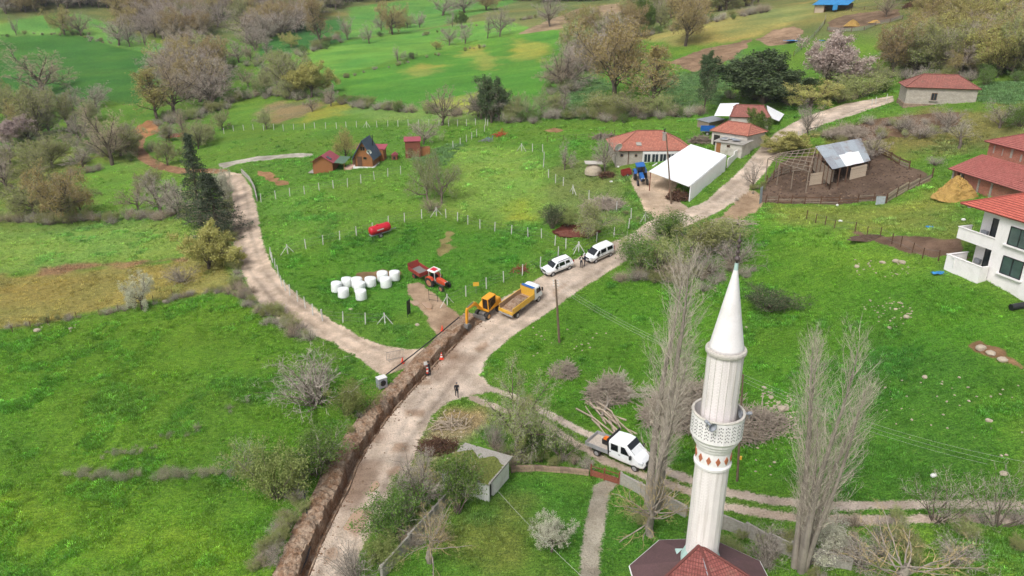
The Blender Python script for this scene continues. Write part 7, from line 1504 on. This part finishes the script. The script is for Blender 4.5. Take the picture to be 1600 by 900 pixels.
#
sticks('brush_pile', 'large dark tangle of branches behind the minaret', G(1085, 652), 5.0, 2.8, 3.8, 2000, 2.6, 4, 'stick', .028); sticks('brush_pile', 'dark tangle of branches right of the minaret', G(1180, 672), 4.0, 2.2, 2.0, 1100, 2.2, 5, 'stick', .026)
sticks('brush_pile', 'mauve heap of prunings beside the farm orchard fence', G(945, 322), 3.6, 2.0, 1.5, 700, 1.8, 6, 'stick', .03); sticks('pole_stack', 'stack of thin poles on the bank above the grassy slope', G(1150, 352), 2.6, 1.2, .9, 70, 4.5, 7, 'stick', .05, align=R(-25))
sticks('firewood', 'jumbled firewood under the front of the machine shed', G(1060, 310), 1.9, 1.3, 1.5, 260, 1.0, 8, 'wood_dark', .07); sticks('brush_pile', 'reddish brush pile left of the mossy shed', G(684, 700), 1.8, 1.3, .7, 320, 1.5, 9, 'wood_dark', .025); sticks('brush_pile', 'pale branches on the bank below the walking person', G(705, 668), 1.8, .9, .6, 60, 2.4, 10, 'wood_pale', .04); sticks('brush_pile', 'bare brush heap above the barn garden', G(1330, 210), 4.5, 2.6, 1.6, 900, 2.2, 11, 'stick', .03); sticks('woodpile', 'dark woodpile at the top edge beyond the hillside pens', G(1425, 12), 2.4, 1.8, 1.8, 160, 1.4, 12, 'wood_dark', .09); sticks('scrap_rails', 'red farm implement in the grass beside the road fence', G(812, 424), 1.6, .7, .8, 26, 1.8, 13, 'paint_brickred', .04, cat='implement'); sticks('implement', 'red farm implement near the dark evergreen', G(782, 212), 1.6, .8, .9, 26, 1.8, 14, 'paint_red', .05, cat='implement'); sticks('implement', 'blue and red farm implement near the upper fence corner', G(762, 221), 1.5, .8, .8, 24, 1.6, 15, 'paint_blue', .05, cat='implement')
sticks('wood_pile', 'jumbled wood between farmhouse and blue trailer', G(1094, 222), 2.2, 1.4, 1.2, 220, 1.8, 21, 'wood_grey', .05); sticks('junk_heap', 'heap of scrap wood left of the farmhouse wall', G(950, 276), 1.6, 1.1, .9, 160, 1.2, 22, 'wood_dark', .05); sticks('wood_pile', 'stacked timber under the pale sheets behind the farmhouse corner', G(945, 216), 2.4, 1.2, 1.0, 120, 2.2, 23, 'wood_grey', .06)
def stone_mesh(seed):
    rs = np.random.RandomState(seed); bm = bmesh.new(); bmesh.ops.create_icosphere(bm, subdivisions=2, radius=.5)
    for v in bm.verts: v.co *= 1 + rs.uniform(-.16, .16); v.co.z *= .62; v.co.x *= 1.25
    me = bpy.data.meshes.new('stone'); bm.to_mesh(me); bm.free(); me.materials.append(MATS['stone']); return me
ST = [stone_mesh(i) for i in range(4)]
BS = [(1224,640,1.3,'largest squared pale stone in the rubble right of the minaret'),(1205,622,.8,'pale stone at the top of the rubble right of the minaret'),(1194,606,.6,'small pale stone above the rubble right of the minaret'),(1339,417,.9,'grey boulder alone on the upper grassy slope'),(1379,411,.9,'pale boulder left of the row of slabs below the ploughed bed'),(1400,409,1.1,'first pale slab in the row below the ploughed bed'),(1410,411,1.1,'second pale slab in the row below the ploughed bed'),(1400,484,.6,'round tan stone on the slope below the white house'),(1416,496,.9,'larger tan stone on the slope below the white house'),(1390,513,.6,'reddish tan stone below the other two on the slope'),(1532,545,1.3,'first pale block of the broken wall at the right edge'),(1548,553,1.1,'second pale block of the broken wall at the right edge'),(1566,563,1.1,'third pale block of the broken wall at the right edge'),(1445,590,.7,'tan stone among the weeds at the centre right'),(1545,658,.7,'white stone in the lower right meadow'),(1568,741,.8,'pale boulder above the two-track road near the right edge'),(1166,512,.5,'orange stone right of the minaret cap'),(930,322,1.5,'big pale boulder beside the heap of prunings'),(942,327,.9,'smaller pale boulder beside the heap of prunings'),(58,517,1.2,'grey boulder in the hedge at the left edge'),(110,514,.7,'white stone in the hedge between the left fields'),(258,472,1.1,'grey boulder in the hedge right of the blossoming tree'),(548,484,.7,'pale stone in the grass in front of the bales'),(652,508,.8,'grey stone beside the gateway track')]
for i, (px, py, s, lb) in enumerate(BS): o = put('boulder', ST[i % 4], None, G(px, py) + Vector((0, 0, .08 * s)), (0, 0, i * 1.3), (s * .68,) * 3); tag(o, lb, 'stone', 'loose stones')
# rubble too small to pick apart
def blob_pts(polys, n, seed):
    rs = np.random.RandomState(seed); out = []
    for poly, k in polys:
        W = wpoly(poly); lo, hi = W.min(0), W.max(0); c = 0
        while c < k:
            X = rs.uniform(lo[0], hi[0], 400); Y = rs.uniform(lo[1], hi[1], 400); s = sdf_poly(X, Y, W, 1.0) > 0
            for x, y in zip(X[s], Y[s]):
                if c < k: out.append((x, y)); c += 1
    return np.array(out)
pts = blob_pts([([(1190,606),(1240,612),(1255,690),(1185,675)], 260), ([(1335,405),(1440,412),(1430,440),(1340,430)], 40), ([(1345,470),(1400,465),(1440,490),(1400,515),(1350,500)], 60), ([(1350,560),(1600,600),(1600,720),(1400,690)], 45), ([(1180,700),(1330,700),(1330,760),(1180,760)], 20), ([(800,505),(960,520),(900,560),(820,560)], 30), ([(640,640),(740,640),(700,760),(650,760)], 90), ([(60,505),(130,495),(120,518),(60,522)], 14), ([(1060,450),(1130,450),(1130,462),(1060,462)], 30)], 0, 4)
scatter('rubble', np.stack([pts[:, 0], pts[:, 1], hgt(pts[:, 0], pts[:, 1]) + .02], 1), ST, 'small scattered stones and rubble on the slopes', 'rubble', scl=np.random.RandomState(3).uniform(.08, .26, len(pts)) ** 1.0, seed=9)
pts = np.concatenate([TL[::2] + np.random.RandomState(i).normal(0, .9, (len(TL[::2]), 2)) for i in range(4)]); u_ = side_dist(pts[:, 0], pts[:, 1], TRENCH); pts = pts[((u_ > .7) & (u_ < 2.6)) | ((u_ < -2.2) & (u_ > -3.2))]
cp = blob_pts([([(1196,288),(1190,314),(1300,318),(1380,310),(1450,282),(1430,266),(1392,252),(1368,240),(1290,240),(1225,252)], 900)], 0, 7)
CL = [m_.copy() for m_ in ST]
DC = [m_.copy() for m_ in ST]
for m_ in CL: m_.materials[0] = MATS['spoil']
for m_ in DC: m_.materials[0] = MATS['manure']
scatter('dung_clods', np.stack([cp[:, 0], cp[:, 1], hgt(cp[:, 0], cp[:, 1])], 1), DC + CL[:1], 'trodden clods and dung covering the corral floor', 'clods', scl=np.random.RandomState(6).uniform(.08, .3, len(cp)), seed=12)
scatter('clods', np.stack([pts[:, 0], pts[:, 1], hgt(pts[:, 0], pts[:, 1]) + .0], 1), CL, 'small brown clods spilled on the road beside the trench', 'clods', scl=np.random.RandomState(5).uniform(.05, .18, len(pts)), seed=11)
for px, py, w, d_, rz, lb in ((1243, 64, 6.0, 3.0, .3, 'blue plastic sheet spread on the hillside soil patch'), (1285, 64, 1.4, 1.0, 0, 'small blue plastic bundle on the hillside grass'), (1467, 428, 1.6, .8, .2, 'coil of blue hose in the grass beside the white house'), (1452, 356, .8, .5, 0, 'blue crate lying in the grass below the straw heap')):
    o = MB(); n = 8; rs = random.Random(px); vs = [(w * (i / n - .5), d_ * (j / n - .5), .12 + rs.uniform(-.06, .12)) for i in range(n + 1) for j in range(n + 1)]; o.add(vs, [(i*(n+1)+j, (i+1)*(n+1)+j, (i+1)*(n+1)+j+1, i*(n+1)+j+1) for i in range(n) for j in range(n)]); tag(o.build('plastic_sheet', MATS['blue_tarp'], None, G(px, py), rz), lb, 'plastic sheet')
for px, py, lb in ((1313, 347, 'grey-white sack bundle by the dark wooden posts'), (1308, 322, 'white sack at the front of the corral'), (1505, 345, 'white sack at the foot of the straw heap'), (1458, 745, 'white plastic scrap in the lower right meadow'), (955, 285, 'white wrapped bundle beside the yard edge'), (966, 262, 'white sack at the farmhouse wall')):
    o = put('sack', ST[(px) % 4], None, G(px, py) + Vector((0, 0, .15)), (0, 0, px), (.45, .4, .5)); slots(o, ['frame_white']); tag(o, lb, 'sack')
tag(MB().tube([G(1578, 486) + Vector((0,0,.4)), G(1625, 478) + Vector((0,0,.4))], .32, 16).build('drain_pipe', MATS['pipe_black'], None), 'thick black pipe lying in the grass at the right edge', 'pipe')
o = thing('rock_shelter', 'round stone oven under a pale cover in the farm orchard', 'oven', G(927, 272)); mm = MB(); mm.lathe([(1.5, 0), (1.5, .6), (1.2, 1.3), (.6, 1.7), (.1, 1.8)], 16); mm.build('dome', MATS['stone'], o); MB().box((0, .3, 1.95), (3.0, 2.4, .12)).build('cover', MATS['render_old'], o)
# ------------------------------------------------------------------ hedges, brush and far woods (reads as one mass)
def joined(gname, bark, twig, leaf):
    g = GEO[gname]; ms = []
    vs = []; fs = []; mi = []; at = []; off = 0
    for me, base in ((g['trunk'], 0), (g['crown'], 1)):
        v = np.empty(len(me.vertices) * 3, np.float32); me.vertices.foreach_get('co', v); f = np.empty(len(me.loops), np.int32); me.loops.foreach_get('vertex_index', f); k = np.empty(len(me.polygons), np.int32); me.polygons.foreach_get('material_index', k)
        a = np.zeros(len(me.vertices), np.float32)
        if 'blade' in me.attributes: me.attributes['blade'].data.foreach_get('value', a)
        vs.append(v.reshape(-1, 3)); fs.append(f.reshape(-1, 4) + off); mi.append(k + base); at.append(a); off += len(me.vertices)
    return mesh_np('j_' + gname, np.concatenate(vs), np.concatenate(fs), np.concatenate(mi), [MATS[bark], MATS[twig], MATS[leaf or 'leaf_green']], np.concatenate(at))
def line_pts(lines, seed):
    rs = np.random.RandomState(seed); out = []; sc = []
    for pts, wid, dens, h in lines:
        Lw = wline(pts, 20); seg = np.sqrt((np.diff(Lw, axis=0) ** 2).sum(1)); s = np.concatenate([[0], np.cumsum(seg)]); n = int(s[-1] * dens); q = rs.uniform(0, s[-1], n)
        out.append(np.stack([np.interp(q, s, Lw[:, 0]), np.interp(q, s, Lw[:, 1])], 1) + rs.normal(0, wid, (n, 2))); sc.append(h * rs.uniform(.6, 1.3, n))
    return np.concatenate(out), np.concatenate(sc)
def strew(name, label, cat, lines, protos, seed, aspect=1.0):
    P, h = line_pts(lines, seed); S = np.stack([h * aspect, h * aspect, h], 1); return scatter(name, np.stack([P[:, 0], P[:, 1], hgt(P[:, 0], P[:, 1]) - .05], 1), protos, label, cat, scl=S, seed=seed)
JB = [joined('brush0', 'bark', 'twig_grey', None), joined('brush1', 'bark', 'twig_brown', None), joined('brush0', 'bark', 'twig_pale', None)]; JS = [joined('shrub0', 'bark', 'twig_grey', 'leaf_olive'), joined('shrub1', 'bark', 'twig_grey', 'leaf_green')]
strew('hedge', 'brown leafless bramble hedges along the left fields', 'hedge', [([(0,345),(90,348),(180,345),(300,335)], .9, 1.6, 1.9), ([(0,300),(60,290),(120,270),(180,262)], 1.0, .9, 1.6), ([(0,516),(100,500),(200,484),(300,462),(372,452)], .35, 1.6, .9), ([(372,445),(400,480),(440,505),(480,530)], .7, 2.4, 1.5), ([(355,300),(352,350),(358,390),(372,440)], .6, 1.3, 1.4)], JB + JS[:1], 21, .9)
strew('hedge', 'scrub hedges climbing the far valley and hill foot', 'hedge', [([(270,108),(330,112),(400,100),(470,88),(530,60)], 2.0, .7, 3.2), ([(500,158),(560,165),(640,176),(720,180)], 1.0, .9, 2.4), ([(240,196),(300,186),(340,172),(390,150),(440,150),(480,156)], 2.0, .9, 3.0), ([(640,60),(720,44),(840,28)], 1.2, .35, 1.8), ([(500,130),(580,112),(680,88),(790,68)], .8, .3, 1.4), ([(0,56),(120,54),(180,72)], .8, .4, 1.6), ([(0,200),(80,222),(160,250),(220,240)], 2.5, .5, 2.6)], JB + JS, 22)
strew('undergrowth', 'olive and brown undergrowth at the foot of the trees behind the farm', 'undergrowth', [([(800,192),(860,186),(920,184),(980,186),(1050,182),(1100,180)], 1.2, 1.1, 2.6), ([(870,150),(900,110),(930,90),(985,62)], 2.5, .8, 3.6), ([(1150,150),(1230,160),(1290,160),(1380,145)], 1.4, .9, 2.6), ([(1400,128),(1500,124),(1600,124)], 2.2, 1.0, 3.4), ([(1000,58),(1100,38),(1200,18)], 1.5, .7, 3.0)], JS + JB, 23)
strew('undergrowth', 'dead stems and brush along the road trench and thickets', 'undergrowth', [([(585,625),(560,665),(530,720)], .35, 2.5, 1.2), ([(470,770),(440,830),(405,895)], .4, 3.0, 1.1), ([(980,430),(1040,440),(1110,440),(1170,420)], 1.2, 1.6, 1.7), ([(1060,660),(1130,690),(1200,680)], 1.4, 1.2, 1.2), ([(1290,215),(1340,205),(1420,196),(1480,200)], 2.0, 1.3, 1.6), ([(1140,845),(1240,880),(1330,895)], 1.2, 2.4, 1.2), ([(1280,850),(1360,860),(1450,830),(1590,830)], 1.4, 1.6, 1.3), ([(620,760),(660,820),(620,880)], .9, 1.5, 1.3), ([(760,720),(800,715),(860,720),(905,728)], .7, 1.6, 1.3), ([(1160,310),(1195,290)], .8, 1.0, .9), ([(430,770),(480,740),(520,700)], .8, 1.2, 1.2), ([(870,330),(930,345),(985,345)], 1.0, .8, .8), ([(1000,800),(1060,830)], 1.2, 1.4, 1.2)], JB + JS[:1], 24)
strew('tall_weeds', 'thin line of tall dead weeds across the lower left meadow', 'weeds', [([(100,740),(200,748),(300,742),(400,742)], .35, 4.0, .8), ([(140,715),(230,702),(330,660),(400,620)], .5, 1.6, .6)], [joined('airy0', 'bark', 'twig_pale', 'leaf_olive'), joined('airy1', 'bark', 'twig_pale', 'leaf_green')], 26)
def wood_pts(poly, n, seed):
    P = blob_pts([(poly, n)], 0, seed); return np.stack([P[:, 0], P[:, 1], hgt(P[:, 0], P[:, 1]) - .1], 1)
JW = [joined('bare0', 'bark', 'twig_mauve', None), joined('bare1', 'bark', 'twig_brown', None), joined('bare2', 'bark', 'twig_grey', None), joined('bud0', 'bark_dark', 'twig_brown', 'leaf_ochre'), joined('bud1', 'bark_dark', 'twig_grey', 'leaf_olive')]
JO = [joined('bud0', 'bark_dark', 'twig_ochre', 'leaf_yellow'), joined('bud1', 'bark_dark', 'twig_brown', 'leaf_ochre'), joined('bud2', 'bark_dark', 'twig_grey', 'leaf_olive'), joined('bare1', 'bark', 'twig_mauve', None)]
def wood(name, label, polys, protos, seed, hh, weights=None):
    P = np.concatenate([wood_pts(p, n, seed + i) for i, (p, n) in enumerate(polys)]); rs = np.random.RandomState(seed); h = hh * rs.uniform(.75, 1.25, len(P)); S = np.stack([h * 1.1, h * 1.1, h], 1)
    scatter(name, P, protos, label, 'wood', scl=S, seed=seed, idx=None if weights is None else rs.choice(len(protos), len(P), p=weights))
wood('far_wood', 'bare brown woodland covering the far ridge at the top left', [([(-30,-6),(-30,24),(40,30),(70,16),(130,14),(170,26),(210,52),(262,72),(285,50),(330,52),(350,30),(400,40),(440,52),(500,26),(545,8),(680,-4),(680,-8)], 400), ([(-40,-9),(840,-9),(840,-7),(-40,-5)], 160), ([(250,64),(290,80),(330,60),(310,46),(270,50)], 24), ([(380,64),(400,80),(450,60),(480,40),(430,44)], 26), ([(270,150),(330,165),(350,120),(310,90),(280,110)], 26)], JW, 31, 12.5, [.3,.25,.2,.15,.1])
wood('far_wood', 'mixed budding wood along the crest at the top centre', [([(870,6),(1000,-4),(1000,-8),(700,-8),(700,0)], 60), ([(1000,40),(1100,24),(1260,-4),(1000,-6),(985,30)], 90), ([(890,95),(915,60),(960,66),(960,100),(930,150),(880,150)], 16)], JO + JW[:1], 41, 11)
wood('corner_wood', 'ochre and olive oak wood filling the upper right corner', [([(1470,30),(1600,40),(1640,110),(1540,114),(1460,100),(1440,70)], 34), ([(1380,-6),(1640,-8),(1640,20),(1500,24),(1440,8)], 42), ([(1380,90),(1600,104),(1640,122),(1400,122)], 30)], JO, 51, 9.5, [.2,.27,.25,.28])
wood('thicket', 'thicket of pale bare and budding trees at the left edge of the valley', [([(-30,160),(60,150),(140,170),(180,215),(120,235),(40,230),(-30,240)], 20), ([(-30,240),(60,240),(80,290),(-30,320)], 9), ([(140,240),(210,225),(200,262),(150,268)], 8), ([(30,330),(120,320),(260,330),(290,345),(40,350)], 7)], [JW[2], JW[4], JO[2], JW[1]], 71, 7.0)
wood('thicket', 'loose scrub trees along the foot of the central hill', [([(400,150),(430,110),(480,120),(500,155),(450,160)], 14), ([(235,215),(300,215),(345,225),(300,235)], 6), ([(740,195),(790,190),(800,178),(750,175)], 5), ([(560,30),(590,50),(640,44),(560,20)], 4)], [JW[2], JW[4], JO[2]], 75, 6.0)
def kale():
    P = blob_pts([([(880,145),(925,115),(955,130),(945,178),(880,186)], 260), ([(1030,118),(1080,112),(1130,102),(1160,78),(1165,100),(1150,128),(1120,165),(1040,172)], 700), ([(1530,130),(1605,128),(1605,165),(1530,162)], 300), ([(640,250),(700,226),(725,225),(712,240),(690,262)], 220)], 0, 61)
    n = len(P); tint = np.array(lin((112,146,90))) * np.random.RandomState(1).uniform(.7, 1.4, (n, 1)); scatter('leafy_crop', np.stack([P[:, 0], P[:, 1], hgt(P[:, 0], P[:, 1])], 1), TUFTS[3:], 'bluish green leafy crop in the hillside plots', 'crop', scl=np.random.RandomState(2).uniform(1.0, 2.4, n), tint=tint, seed=62)
kale()

# ------------------------------------------------------------------ damp spring haze
m_hz = bpy.data.materials.new('haze'); m_hz.use_nodes = True; nt = m_hz.node_tree; nt.nodes.clear(); ho = nt.nodes.new('ShaderNodeOutputMaterial'); pv = nt.nodes.new('ShaderNodeVolumePrincipled')
pv.inputs['Color'].default_value = (.86, .91, 1, 1); pv.inputs['Density'].default_value = .00012; nt.links.new(pv.outputs[0], ho.inputs['Volume'])
hz = MB().box((0, 560, 40), (2600, 1400, 130)).build('haze', m_hz); hz["kind"] = "stuff"; tag(hz, 'thin pale spring haze over the valley', 'haze')
